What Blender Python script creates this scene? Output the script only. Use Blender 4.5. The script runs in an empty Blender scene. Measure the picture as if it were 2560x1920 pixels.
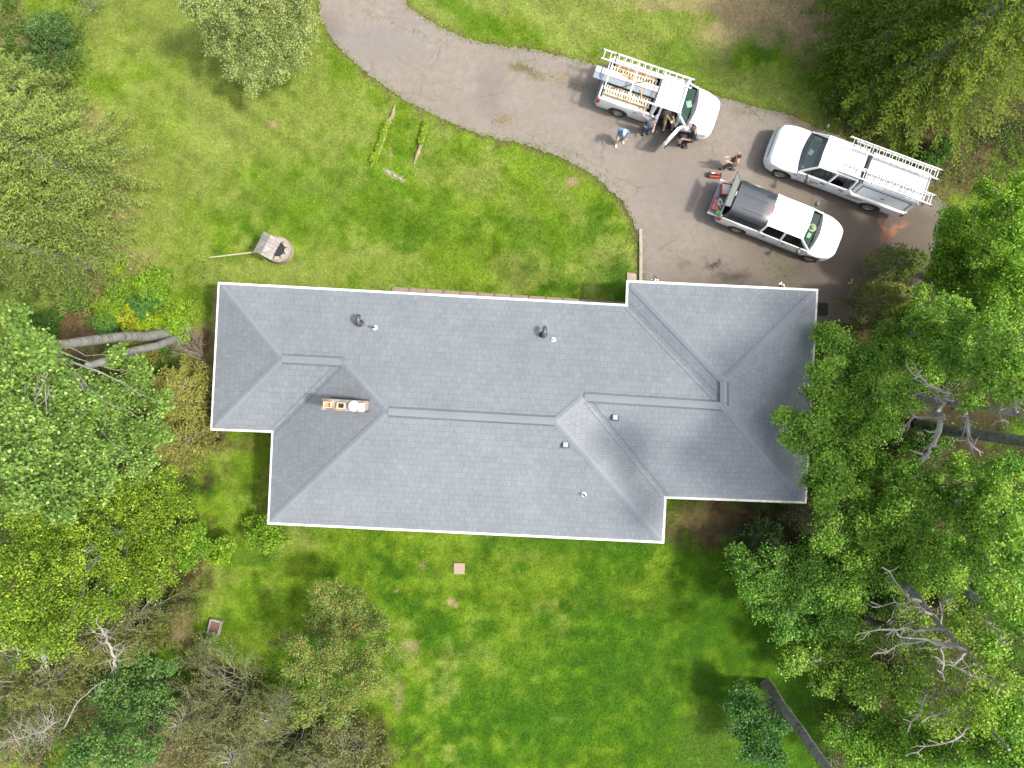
import bpy, bmesh, math, random
import numpy as np
from mathutils import Vector, Matrix, Quaternion

# ---------------------------------------------------------------- camera, sky, sun, exposure
CAM_H = 33.0
FPX = 1762.0                      # focal length in pixels of a 2560-wide frame
scene = bpy.context.scene
COL = scene.collection
cam = bpy.data.cameras.new("drone_camera")
cam.sensor_width = 36.0
cam.lens = 36.0 * FPX / 2560.0
cam.clip_start = 0.5
cam.clip_end = 2000.0
camo = bpy.data.objects.new("drone_camera", cam)
camo.location = (0, 0, CAM_H)
camo.rotation_euler = (0, 0, 0)
COL.objects.link(camo)
scene.camera = camo

SUN_EL, SUN_AZ = 57.0, math.degrees(math.atan2(-0.30, 1.6))   # direction to the sun, from +X counter-clockwise
world = bpy.data.worlds.new("World")
scene.world = world
world.use_nodes = True
wn = world.node_tree
sky = wn.nodes.new("ShaderNodeTexSky")
sky.sky_type = 'NISHITA'
sky.sun_disc = False
sky.sun_elevation = math.radians(SUN_EL)
sky.sun_rotation = math.radians(90.0 - SUN_AZ)
sky.air_density = 1.0
sky.dust_density = 3.5
sky.ozone_density = 0.6
hs = wn.nodes.new("ShaderNodeHueSaturation")      # thin white cloud: a paler, less blue sky
hs.inputs["Saturation"].default_value = 0.6
wn.links.new(sky.outputs[0], hs.inputs["Color"])
wn.links.new(hs.outputs[0], wn.nodes["Background"].inputs[0])
wn.nodes["Background"].inputs[1].default_value = 0.15
sun = bpy.data.lights.new("sun", 'SUN')
sun.energy = 1.95
sun.angle = math.radians(4.5)
sun.color = (1.0, 0.955, 0.88)
suno = bpy.data.objects.new("sun", sun)
_d = Vector((math.cos(math.radians(SUN_AZ)) * math.cos(math.radians(SUN_EL)),
             math.sin(math.radians(SUN_AZ)) * math.cos(math.radians(SUN_EL)), math.sin(math.radians(SUN_EL))))
suno.rotation_euler = _d.to_track_quat('Z', 'Y').to_euler()
suno.location = (30, -5, 60)
COL.objects.link(suno)
scene.view_settings.view_transform = 'Standard'
scene.view_settings.look = 'None'
scene.view_settings.gamma = 1.0
scene.view_settings.exposure = 1.12
scene.cycles.max_bounces = 6
scene.cycles.transparent_max_bounces = 12
scene.cycles.diffuse_bounces = 3

rng = np.random.default_rng(7)
random.seed(7)


def at(px, py, z=0.0):
    """A place seen at pixel (px, py) of the 2560-wide photograph, at height z, in metres."""
    k = (CAM_H - z) / FPX
    return Vector(((px - 1280.0) * k, (960.0 - py) * k, z))


DK = 2560.0 / 2212.0


def dp(x, y, z=0.0):
    return at(x * DK, y * DK, z)


# ---------------------------------------------------------------- materials
def new_mat(name):
    m = bpy.data.materials.new(name)
    m.use_nodes = True
    return m, m.node_tree, m.node_tree.nodes["Principled BSDF"]


def N(nt, typ, **kw):
    n = nt.nodes.new(typ)
    for k, v in kw.items():
        setattr(n, k, v)
    return n


def mixc(nt, fac, a, b, mode='MIX'):
    n = nt.nodes.new("ShaderNodeMix")
    n.data_type = 'RGBA'
    n.blend_type = mode
    for sock, v in ((n.inputs[0], fac), (n.inputs[6], a), (n.inputs[7], b)):
        if hasattr(v, "is_linked") or isinstance(v, bpy.types.NodeSocket):
            nt.links.new(v, sock)
        elif isinstance(v, (int, float)):
            sock.default_value = v
        else:
            sock.default_value = (*v, 1.0)
    return n.outputs[2]


def ramp(nt, src, p0, p1, c0=(0, 0, 0), c1=(1, 1, 1)):
    n = nt.nodes.new("ShaderNodeValToRGB")
    n.color_ramp.elements[0].position = p0
    n.color_ramp.elements[1].position = p1
    n.color_ramp.elements[0].color = (*c0, 1)
    n.color_ramp.elements[1].color = (*c1, 1)
    nt.links.new(src, n.inputs[0])
    return n.outputs[0]


def noise(nt, vec, scale, detail=3.0, rough=0.55, out=0):
    n = nt.nodes.new("ShaderNodeTexNoise")
    n.inputs["Scale"].default_value = scale
    n.inputs["Detail"].default_value = detail
    n.inputs["Roughness"].default_value = rough
    if vec is not None:
        nt.links.new(vec, n.inputs["Vector"])
    return n.outputs[out]


def bump(nt, bsdf, height, strength=0.3, dist=0.02):
    b = nt.nodes.new("ShaderNodeBump")
    b.inputs["Strength"].default_value = strength
    b.inputs["Distance"].default_value = dist
    nt.links.new(height, b.inputs["Height"])
    nt.links.new(b.outputs[0], bsdf.inputs["Normal"])


def simple(name, col, rough=0.5, metal=0.0, var=0.12, scale=6.0, dirt=None, coat=0.0, bmp=0.0):
    m, nt, b = new_mat(name)
    tc = N(nt, "ShaderNodeTexCoord").outputs["Object"]
    f = noise(nt, tc, scale, 4)
    dark = tuple(c * (1 - var) for c in col)
    lite = tuple(min(1, c * (1 + var)) for c in col)
    c = mixc(nt, f, dark, lite)
    if dirt:
        f2 = ramp(nt, noise(nt, tc, scale * 0.45, 5, 0.65), 0.52, 0.7)
        c = mixc(nt, f2, c, dirt)
    nt.links.new(c, b.inputs["Base Color"])
    b.inputs["Roughness"].default_value = rough
    b.inputs["Metallic"].default_value = metal
    if coat:
        b.inputs["Coat Weight"].default_value = coat
    if bmp:
        bump(nt, b, noise(nt, tc, scale * 6, 4), bmp, 0.01)
    return m


def glass_mat(name, tint, refl=0.12):
    m = bpy.data.materials.new(name)
    m.use_nodes = True
    nt = m.node_tree
    nt.nodes.clear()
    out = N(nt, "ShaderNodeOutputMaterial")
    tr = N(nt, "ShaderNodeBsdfTransparent")
    tr.inputs[0].default_value = (*tint, 1)
    gl = N(nt, "ShaderNodeBsdfGlossy")
    gl.inputs["Roughness"].default_value = 0.03
    lw = N(nt, "ShaderNodeLayerWeight")
    lw.inputs[0].default_value = 0.5
    fr = N(nt, "ShaderNodeMath", operation='POWER')
    nt.links.new(lw.outputs["Facing"], fr.inputs[0])
    fr.inputs[1].default_value = 4.0
    ma = N(nt, "ShaderNodeMath", operation='ADD')
    ma.inputs[1].default_value = refl
    nt.links.new(fr.outputs[0], ma.inputs[0])
    mx = N(nt, "ShaderNodeMixShader")
    nt.links.new(ma.outputs[0], mx.inputs[0])
    nt.links.new(tr.outputs[0], mx.inputs[1])
    nt.links.new(gl.outputs[0], mx.inputs[2])
    nt.links.new(mx.outputs[0], out.inputs[0])
    return m


def leaf_mat(name, trans=0.35, rough=0.5, spec=0.2):
    m = bpy.data.materials.new(name)
    m.use_nodes = True
    nt = m.node_tree
    b = nt.nodes["Principled BSDF"]
    at_ = N(nt, "ShaderNodeAttribute", attribute_name="col")
    nt.links.new(at_.outputs["Color"], b.inputs["Base Color"])
    b.inputs["Roughness"].default_value = rough
    b.inputs["Specular IOR Level"].default_value = spec
    tl = N(nt, "ShaderNodeBsdfTranslucent")
    hs = N(nt, "ShaderNodeHueSaturation")
    hs.inputs["Value"].default_value = 1.35
    hs.inputs["Saturation"].default_value = 1.1
    nt.links.new(at_.outputs["Color"], hs.inputs["Color"])
    nt.links.new(hs.outputs[0], tl.inputs[0])
    mx = N(nt, "ShaderNodeMixShader")
    mx.inputs[0].default_value = trans
    nt.links.new(b.outputs[0], mx.inputs[1])
    nt.links.new(tl.outputs[0], mx.inputs[2])
    nt.links.new(mx.outputs[0], nt.nodes["Material Output"].inputs[0])
    return m


def bark_mat(name, a, b_, sc=3.0, bands=0.0):
    m, nt, b = new_mat(name)
    tc = N(nt, "ShaderNodeTexCoord").outputs["Object"]
    f = noise(nt, tc, sc, 6, 0.7)
    c = mixc(nt, ramp(nt, f, 0.35, 0.65), a, b_)
    if bands:
        mp = N(nt, "ShaderNodeMapping")
        mp.inputs["Scale"].default_value = (0.4, 0.4, 3.0)
        nt.links.new(tc, mp.inputs[0])
        f2 = ramp(nt, noise(nt, mp.outputs[0], 3.0, 4, 0.6), 0.58, 0.66)
        c = mixc(nt, f2, c, tuple(x * 0.35 for x in a))
    nt.links.new(c, b.inputs["Base Color"])
    b.inputs["Roughness"].default_value = 0.85
    bump(nt, b, noise(nt, tc, sc * 5, 5, 0.7), 0.6, 0.02)
    return m


M = {}
M['leaf'] = leaf_mat("leaf_foliage", 0.30, 0.4)
M['needle'] = leaf_mat("needle_foliage", 0.2, 0.6, 0.1)
M['blade'] = leaf_mat("grass_blades", 0.3, 0.7, 0.04)
M['bark_pale'] = bark_mat("pale_bark", (0.16, 0.155, 0.135), (0.27, 0.265, 0.235), 2.5, 1)
M['bark_grey'] = bark_mat("grey_bark", (0.12, 0.115, 0.10), (0.25, 0.235, 0.205), 3.0, 1)
M['bark_dark'] = bark_mat("dark_bark", (0.09, 0.075, 0.06), (0.2, 0.17, 0.14), 3)
M['twig_pale'] = bark_mat("pale_twigs", (0.20, 0.18, 0.15), (0.34, 0.315, 0.27), 4)
M['twig_grey'] = bark_mat("grey_twigs", (0.22, 0.19, 0.16), (0.36, 0.32, 0.27), 4)
M['twig_brown'] = bark_mat("brown_twigs", (0.16, 0.12, 0.08), (0.3, 0.24, 0.17), 4)
M['paint_white'] = simple("white_car_paint", (0.80, 0.81, 0.82), 0.22, 0, 0.02, 1.5, coat=0.6)
M['cap_white'] = simple("white_aluminium_sheet", (0.80, 0.81, 0.81), 0.38, 0, 0.05, 2.5)
M['cap_top'] = simple("cream_roof_panel", (0.66, 0.65, 0.60), 0.5, 0, 0.06, 2.0, dirt=(0.52, 0.50, 0.45))
M['bumper_grey'] = simple("grey_bumper_plastic", (0.25, 0.26, 0.27), 0.4)
M['chrome'] = simple("bright_metal", (0.75, 0.75, 0.76), 0.18, 1.0, 0.05)
M['rim'] = simple("alloy_rim", (0.5, 0.5, 0.5), 0.3, 0.9, 0.1)
M['rim_tan'] = simple("dusty_alloy_rim", (0.42, 0.37, 0.29), 0.45, 0.6, 0.15)
M['tyre'] = simple("tyre_rubber", (0.035, 0.035, 0.035), 0.85, 0, 0.2, 20)
M['black'] = simple("black_plastic", (0.02, 0.02, 0.022), 0.5)
M['dark'] = simple("dark_interior", (0.03, 0.03, 0.032), 0.9)
M['cowl'] = simple("cowl_plastic", (0.05, 0.05, 0.07), 0.6)
M['seat'] = simple("seat_fabric", (0.075, 0.075, 0.08), 0.9)
M['cap_black'] = simple("black_fibreglass", (0.045, 0.05, 0.058), 0.14, 0, 0.1, 2.0, coat=0.8)
M['tail'] = simple("red_lens", (0.45, 0.02, 0.03), 0.2)
M['head'] = simple("lamp_lens", (0.55, 0.57, 0.6), 0.08)
M['alu'] = simple("ladder_aluminium", (0.62, 0.62, 0.61), 0.35, 0.55, 0.08)
M['ladder_white'] = simple("white_ladder_rail", (0.78, 0.77, 0.75), 0.45)
M['wood_pale'] = simple("pale_lumber", (0.78, 0.65, 0.46), 0.75, 0, 0.12, 5, dirt=(0.76, 0.69, 0.57))
M['wood_orange'] = simple("orange_lumber", (0.52, 0.30, 0.14), 0.75, 0, 0.25, 6)
M['wood_grey'] = simple("weathered_wood", (0.33, 0.29, 0.25), 0.9, 0, 0.25, 8, dirt=(0.5, 0.46, 0.4))
M['pvc'] = simple("white_pipe", (0.74, 0.68, 0.63), 0.4, 0, 0.05, 3, dirt=(0.62, 0.47, 0.38))
M['galv'] = simple("grey_gutter_metal", (0.30, 0.34, 0.37), 0.45, 0.3, 0.1)
M['red'] = simple("red_plastic", (0.5, 0.045, 0.03), 0.5, 0, 0.2, 8)
M['red_pale'] = simple("faded_red_tray", (0.5, 0.22, 0.17), 0.6, 0, 0.2, 10)
M['clear_bag'] = simple("pale_plastic_bag", (0.6, 0.55, 0.5), 0.25, 0, 0.3, 14, bmp=0.6)
M['green_hose'] = simple("green_cord", (0.015, 0.16, 0.11), 0.5)
M['green_bag'] = simple("lime_bag", (0.25, 0.6, 0.13), 0.5, 0, 0.3, 16, bmp=0.5)
M['blue_strap'] = simple("blue_strap", (0.03, 0.16, 0.5), 0.6)
M['yellow'] = simple("yellow_plastic", (0.6, 0.5, 0.05), 0.5)
M['straw'] = simple("straw_weave", (0.7, 0.68, 0.45), 0.8, 0, 0.2, 30)
M['paper'] = simple("white_paper", (0.75, 0.8, 0.78), 0.8, 0, 0.02)
M['white'] = simple("white_trim_paint", (0.70, 0.69, 0.66), 0.45, 0, 0.08, 2, dirt=(0.44, 0.40, 0.33))
M['trim_old'] = simple("peeling_trim_paint", (0.6, 0.57, 0.5), 0.6, 0, 0.1, 5, dirt=(0.36, 0.28, 0.2))
M['white_clean'] = simple("white_rubber", (0.82, 0.83, 0.85), 0.4, 0, 0.01)
M['letter'] = simple("dark_lettering", (0.03, 0.03, 0.035), 0.5)
M['letter_red'] = simple("red_lettering", (0.32, 0.08, 0.09), 0.5)
M['skin'] = simple("skin", (0.58, 0.33, 0.22), 0.55, 0, 0.06)
M['hair'] = simple("brown_hair", (0.05, 0.03, 0.02), 0.6)
M['denim_light'] = simple("blue_denim_jacket", (0.09, 0.24, 0.48), 0.8)
M['jeans'] = simple("navy_jeans", (0.03, 0.06, 0.14), 0.85)
M['grey_cloth'] = simple("grey_shirt", (0.24, 0.25, 0.28), 0.85)
M['shorts_grey'] = simple("grey_shorts", (0.26, 0.25, 0.23), 0.85)
M['tan_cloth'] = simple("tan_work_trousers", (0.36, 0.25, 0.12), 0.85)
M['black_cloth'] = simple("black_clothing", (0.022, 0.023, 0.026), 0.85)
M['dark_cloth'] = simple("charcoal_clothing", (0.09, 0.09, 0.095), 0.85)
M['shoe_dark'] = simple("dark_boots", (0.05, 0.025, 0.02), 0.7)
M['shoe_white'] = simple("white_trainers", (0.75, 0.75, 0.76), 0.6, 0, 0.03)
M['clay'] = simple("clay_flue", (0.62, 0.5, 0.36), 0.85, 0, 0.15, 8)
M['glass_car'] = glass_mat("tinted_car_glass", (0.64, 0.78, 0.71), 0.09)
M['glass_dark'] = glass_mat("dark_privacy_glass", (0.10, 0.12, 0.12), 0.05)
M['glass_hatch'] = simple("smoked_hatch_glass", (0.13, 0.14, 0.12), 0.12)
M['glass_win'] = glass_mat("window_glass", (0.3, 0.35, 0.35), 0.1)


# ---------------------------------------------------------------- object helpers
def tagp(o, label=None, cat=None, group=None, kind=None):
    if label: o["label"] = label
    if cat: o["category"] = cat
    if group: o["group"] = group
    if kind: o["kind"] = kind
    return o


def thing(name, label, cat, loc=(0, 0, 0), rz=0.0, group=None):
    o = bpy.data.objects.new(name, None)
    o.empty_display_size = 0.2
    COL.objects.link(o)
    o.location = loc
    o.rotation_euler = (0, 0, rz)
    return tagp(o, label, cat, group)


def link_mesh(name, me, mats, parent=None):
    o = bpy.data.objects.new(name, me)
    for m in (mats if isinstance(mats, (list, tuple)) else [mats]):
        me.materials.append(m)
    COL.objects.link(o)
    if parent: o.parent = parent
    return o


class MB:
    """collects geometry for ONE mesh object"""
    def __init__(s):
        s.v, s.f, s.mi = [], [], []
        s.mat = 0
        s.uv = None

    def add(s, vs, fs, T=None):
        b = len(s.v)
        for p in vs:
            p = Vector(p)
            s.v.append(tuple(T @ p) if T is not None else tuple(p))
        for f in fs:
            s.f.append([b + i for i in f])
            s.mi.append(s.mat)
        return s

    def box(s, c, size, T=None, taper=1.0):
        cx, cy, cz = c
        x, y, z = size[0] / 2, size[1] / 2, size[2] / 2
        t = taper
        vs = [(cx - x, cy - y, cz - z), (cx + x, cy - y, cz - z), (cx + x, cy + y, cz - z), (cx - x, cy + y, cz - z),
              (cx - x * t, cy - y * t, cz + z), (cx + x * t, cy - y * t, cz + z), (cx + x * t, cy + y * t, cz + z), (cx - x * t, cy + y * t, cz + z)]
        return s.add(vs, [(0, 3, 2, 1), (4, 5, 6, 7), (0, 1, 5, 4), (1, 2, 6, 5), (2, 3, 7, 6), (3, 0, 4, 7)], T)

    def beam(s, a, b, w, h, up=(0, 0, 1)):
        a, b = Vector(a), Vector(b)
        d = (b - a)
        L = d.length
        if L < 1e-6: return s
        d.normalize()
        up = Vector(up)
        side = up.cross(d)
        if side.length < 1e-4: side = Vector((1, 0, 0)).cross(d)
        side.normalize()
        u = d.cross(side)
        R = Matrix((d, side, u)).transposed().to_4x4()
        return s.box((0, 0, 0), (L, w, h), Matrix.Translation((a + b) / 2) @ R)

    def tube(s, pts, rad, n=8, cap=True, closed=False):
        pts = [Vector(p) for p in pts]
        if isinstance(rad, (int, float)): rad = [rad] * len(pts)
        m = len(pts)
        b0 = len(s.v)
        prev = None
        for i, p in enumerate(pts):
            if closed: d = pts[(i + 1) % m] - pts[i - 1]
            else: d = pts[min(i + 1, m - 1)] - pts[max(i - 1, 0)]
            if d.length < 1e-9: d = Vector((0, 0, 1))
            d.normalize()
            if prev is None:
                ref = Vector((0, 0, 1)) if abs(d.z) < 0.9 else Vector((1, 0, 0))
                u = d.cross(ref).normalized()
            else:
                u = (prev - d * prev.dot(d))
                u = u.normalized() if u.length > 1e-6 else d.orthogonal().normalized()
            prev = u
            w = d.cross(u)
            for k in range(n):
                a = 2 * math.pi * k / n
                s.v.append(tuple(p + (u * math.cos(a) + w * math.sin(a)) * rad[i]))
        rings = m if closed else m - 1
        for i in range(rings):
            j = (i + 1) % m
            for k in range(n):
                k2 = (k + 1) % n
                s.f.append([b0 + i * n + k, b0 + i * n + k2, b0 + j * n + k2, b0 + j * n + k])
                s.mi.append(s.mat)
        if cap and not closed:
            s.f.append([b0 + k for k in range(n)][::-1]); s.mi.append(s.mat)
            s.f.append([b0 + (m - 1) * n + k for k in range(n)]); s.mi.append(s.mat)
        return s

    def lathe(s, prof, n=20, T=None, cap=True):
        vs, fs = [], []
        for r, z in prof:
            for k in range(n):
                a = 2 * math.pi * k / n
                vs.append((r * math.cos(a), r * math.sin(a), z))
        for i in range(len(prof) - 1):
            for k in range(n):
                k2 = (k + 1) % n
                fs.append((i * n + k, i * n + k2, (i + 1) * n + k2, (i + 1) * n + k))
        if cap:
            fs.append(tuple(range(n))[::-1])
            fs.append(tuple((len(prof) - 1) * n + k for k in range(n)))
        return s.add(vs, fs, T)

    def prism(s, poly, thick, T=None, axis='z'):
        """poly in a plane, extruded by +-thick/2 along axis"""
        n = len(poly)
        def P(a, b, h):
            return {'z': (a, b, h), 'y': (a, h, b), 'x': (h, a, b)}[axis]
        vs = [P(a, b, -thick / 2) for a, b in poly] + [P(a, b, thick / 2) for a, b in poly]
        fs = [tuple(range(n))[::-1], tuple(range(n, 2 * n))] + [(i, (i + 1) % n, n + (i + 1) % n, n + i) for i in range(n)]
        return s.add(vs, fs, T)

    def ell(s, c, r, n=12, m=8, T=None):
        vs, fs = [], []
        for i in range(1, m):
            t = math.pi * i / m
            for k in range(n):
                a = 2 * math.pi * k / n
                vs.append((c[0] + r[0] * math.sin(t) * math.cos(a), c[1] + r[1] * math.sin(t) * math.sin(a), c[2] + r[2] * math.cos(t)))
        top = len(vs); vs.append((c[0], c[1], c[2] + r[2])); vs.append((c[0], c[1], c[2] - r[2]))
        for i in range(m - 2):
            for k in range(n):
                k2 = (k + 1) % n
                fs.append((i * n + k, (i + 1) * n + k, (i + 1) * n + k2, i * n + k2))
        for k in range(n):
            k2 = (k + 1) % n
            fs.append((top, k, k2))
            fs.append((top + 1, (m - 2) * n + k2, (m - 2) * n + k))
        return s.add(vs, fs, T)

    def build(s, name, mats, parent=None, smooth=None, bevel=0.0, T=None, fix=True):
        me = bpy.data.meshes.new(name)
        me.from_pydata([tuple(T @ Vector(v)) if T is not None else v for v in s.v], [], s.f)
        me.polygons.foreach_set("material_index", s.mi)
        if fix or bevel:
            bm = bmesh.new(); bm.from_mesh(me)
            if fix: bmesh.ops.recalc_face_normals(bm, faces=bm.faces)
            if bevel:
                ed = [e for e in bm.edges if len(e.link_faces) == 2 and e.calc_face_angle(0) > 0.6]
                bmesh.ops.bevel(bm, geom=ed, offset=bevel, segments=2, affect='EDGES', clamp_overlap=True)
            bm.to_mesh(me); bm.free()
        if smooth is not None:
            me.polygons.foreach_set("use_smooth", [True] * len(me.polygons))
            me.set_sharp_from_angle(angle=math.radians(smooth))
        me.update()
        return link_mesh(name, me, mats, parent)


def fill_poly(name, pts, mat, parent=None, z=None):
    bm = bmesh.new()
    vs = [bm.verts.new((p[0], p[1], p[2] if z is None else z)) for p in pts]
    f = bm.faces.new(vs)
    bm.normal_update()
    if f.normal.z < 0: f.normal_flip()
    bmesh.ops.triangulate(bm, faces=[f])
    me = bpy.data.meshes.new(name)
    bm.to_mesh(me); bm.free()
    return link_mesh(name, me, mat, parent)


def col_mesh(name, verts, nv, cols, mat, parent=None):
    """verts (n*nv,3) float array of separate nv-gons; cols (n,3) colour of each"""
    n = len(verts) // nv
    me = bpy.data.meshes.new(name)
    me.vertices.add(n * nv)
    me.vertices.foreach_set("co", verts.astype(np.float32).ravel())
    me.loops.add(n * nv)
    me.loops.foreach_set("vertex_index", np.arange(n * nv, dtype=np.int32))
    me.polygons.add(n)
    me.polygons.foreach_set("loop_start", np.arange(0, n * nv, nv, dtype=np.int32))
    me.polygons.foreach_set("loop_total", np.full(n, nv, dtype=np.int32))
    me.update(calc_edges=True)
    ca = me.color_attributes.new("col", 'FLOAT_COLOR', 'POINT')
    c4 = np.ones((n * nv, 4), np.float32)
    c4[:, :3] = np.repeat(cols, nv, axis=0)
    ca.data.foreach_set("color", c4.ravel())
    return link_mesh(name, me, mat, parent)


def unit(a):
    return a / np.maximum(np.linalg.norm(a, axis=1, keepdims=True), 1e-9)


def leaves(name, c, axis, nrm, L, W, cols, mat, parent=None):
    cols = cols * np.array((1.30, 1.30, 0.95))
    """kite-shaped leaves"""
    a = unit(axis)
    s = unit(np.cross(nrm, a))
    n2 = np.cross(a, s)
    L = np.asarray(L).reshape(-1, 1); W = np.asarray(W).reshape(-1, 1)
    v = np.empty((len(c), 4, 3), np.float32)
    v[:, 0] = c - a * L * 0.5
    v[:, 1] = c + s * W * 0.5 + n2 * W * 0.12
    v[:, 2] = c + a * L * 0.5
    v[:, 3] = c - s * W * 0.5 + n2 * W * 0.12
    return col_mesh(name, v.reshape(-1, 3), 4, np.clip(cols, 0.003, 1), mat, parent)


# smooth 2-D noise on a fixed random lattice
_LAT = np.random.default_rng(3).random((257, 257))


def vnoise(x, y, s, o=0.0):
    x = np.asarray(x) / s + 31.7 + o; y = np.asarray(y) / s + 77.3 + o * 1.7
    xi = np.floor(x).astype(int); yi = np.floor(y).astype(int)
    fx = x - xi; fy = y - yi
    fx = fx * fx * (3 - 2 * fx); fy = fy * fy * (3 - 2 * fy)
    a = _LAT[xi % 256, yi % 256]; b = _LAT[(xi + 1) % 256, yi % 256]
    c = _LAT[xi % 256, (yi + 1) % 256]; d = _LAT[(xi + 1) % 256, (yi + 1) % 256]
    return (a * (1 - fx) + b * fx) * (1 - fy) + (c * (1 - fx) + d * fx) * fy


def fbm(x, y, s, o=0.0, n=4):
    t = 0; w = 1.0; tw = 0
    for i in range(n):
        t = t + w * vnoise(x, y, s / (2 ** i), o + i * 9.1); tw += w; w *= 0.55
    return t / tw


# ---------------------------------------------------------------- ground
G_BRIGHT = np.array((0.122, 0.192, 0.014)); G_MID = np.array((0.072, 0.150, 0.006)); G_DARK = np.array((0.040, 0.105, 0.006))
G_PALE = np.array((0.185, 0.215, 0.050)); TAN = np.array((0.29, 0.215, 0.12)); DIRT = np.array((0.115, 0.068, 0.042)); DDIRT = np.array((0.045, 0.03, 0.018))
PINK = np.array((0.26, 0.17, 0.11))
# (x, y, rx, ry, angle, colour, strength) in displayed photo pixels on the ground
PATCH = [
    (1680, 30, 190, 62, 10, TAN, .85), (1540, 90, 60, 60, 0, TAN, .5), (1330, 40, 250, 60, 10, G_PALE, .6), (1620, 190, 200, 40, 20, G_PALE, .6), (1500, 5, 160, 25, 0, TAN, .55),
    (1650, 75, 60, 34, -10, (.06, .13, .025), .6), (1750, 60, 60, 80, 0, TAN, .5), (1600, 60, 90, 40, 0, TAN, .5), (1340, 160, 200, 25, 12, G_PALE, .7), (1010, 30, 120, 20, 28, G_MID, .8), (1480, 120, 90, 40, 0, G_MID, .5),
    (230, 440, 70, 130, 10, TAN, .55), (240, 560, 90, 50, 0, TAN, .6), (330, 400, 120, 80, 0, G_PALE, .5), (20, 60, 60, 60, 0, PINK, .7), (150, 230, 60, 50, 0, G_PALE, .5), (190, 280, 40, 60, 20, TAN, .45),
    (590, 270, 11, 8, 0, TAN, .95), (410, 300, 160, 120, 0, G_PALE, .35), (560, 420, 140, 40, 0, G_PALE, .3), (1235, 392, 20, 13, 0, PINK, .8), (845, 375, 22, 6, 30, (0.42, .35, .25), .9), (866, 385, 12, 4, 30, (0.42, .35, .25), .9),
    (843, 335, 3, 18, 0, TAN, .8), (700, 420, 250, 120, 0, G_MID, .45), (900, 480, 140, 70, 0, G_DARK, .35), (1180, 330, 60, 50, 40, G_DARK, .3), (1210, 420, 90, 25, 50, G_PALE, .35), (1130, 470, 90, 30, 60, G_PALE, .3),
    (1200, 520, 140, 60, 0, G_MID, .5), (1340, 610, 40, 60, 0, G_DARK, .8), (640, 590, 160, 25, 0, G_PALE, .25), (460, 590, 60, 40, 0, G_PALE, .55), (900, 590, 200, 40, 0, G_BRIGHT, .4),
    (470, 690, 12, 60, 0, TAN, .7), (430, 740, 40, 40, 0, TAN, .5), (180, 620, 80, 30, 0, PINK, .6), (190, 680, 90, 60, 0, DIRT, .8), (260, 740, 170, 50, 0, DIRT, .95), (120, 740, 120, 90, 0, DIRT, .8), (90, 600, 120, 60, 0, G_DARK, .6),
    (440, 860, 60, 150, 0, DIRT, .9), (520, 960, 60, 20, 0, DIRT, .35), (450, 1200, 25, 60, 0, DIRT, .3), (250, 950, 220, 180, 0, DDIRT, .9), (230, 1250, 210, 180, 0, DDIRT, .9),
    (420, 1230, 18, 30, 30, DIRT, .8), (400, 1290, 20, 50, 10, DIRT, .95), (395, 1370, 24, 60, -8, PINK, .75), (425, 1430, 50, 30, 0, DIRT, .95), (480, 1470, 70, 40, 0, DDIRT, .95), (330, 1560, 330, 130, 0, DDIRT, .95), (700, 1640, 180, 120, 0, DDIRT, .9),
    (700, 1440, 110, 110, 0, G_DARK, .7), (540, 1190, 60, 40, 0, G_DARK, .4), (470, 1330, 80, 80, 0, G_BRIGHT, .3), (540, 1400, 60, 60, 0, G_BRIGHT, .4),
    (910, 1222, 14, 10, 0, TAN, .6), (973, 1301, 9, 9, 0, TAN, .85), (985, 1309, 6, 5, 0, TAN, .8), (886, 1395, 20, 12, 20, TAN, .5), (858, 1275, 6, 5, 0, TAN, .6), 
    (860, 1510, 14, 50, 0, TAN, .35), (1100, 1420, 120, 60, 0, G_BRIGHT, .3), (1190, 1390, 90, 60, 0, G_DARK, .35), (1100, 1480, 60, 90, 0, G_DARK, .25), (1400, 1460, 160, 120, 0, G_DARK, .45),
    (1380, 1290, 120, 40, 0, G_BRIGHT, .35), (1240, 1175, 260, 30, 3, G_DARK, .7), (1520, 1270, 60, 140, 0, G_DARK, .45), (1540, 1600, 100, 80, 0, G_PALE, .15), (1560, 1130, 130, 60, 0, DIRT, .8), (1700, 1150, 150, 60, 0, DDIRT, .95),
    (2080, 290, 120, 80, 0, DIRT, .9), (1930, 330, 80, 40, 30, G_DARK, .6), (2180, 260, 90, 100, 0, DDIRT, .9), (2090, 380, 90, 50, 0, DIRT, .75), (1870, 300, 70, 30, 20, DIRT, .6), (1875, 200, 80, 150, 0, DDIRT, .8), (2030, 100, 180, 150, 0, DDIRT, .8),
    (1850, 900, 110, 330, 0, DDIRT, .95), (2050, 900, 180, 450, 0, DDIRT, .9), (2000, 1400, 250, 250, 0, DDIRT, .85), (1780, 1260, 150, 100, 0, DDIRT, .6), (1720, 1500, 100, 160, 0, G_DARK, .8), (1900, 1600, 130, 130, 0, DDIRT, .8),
    (2000, 420, 60, 40, 0, DIRT, .7), (20, 1100, 150, 500, 0, DDIRT, .8), (550, 60, 110, 80, 0, DIRT, .4), (70, 90, 110, 80, 0, G_DARK, .5), (60, 150, 90, 60, 0, PINK, .4),
]


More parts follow.
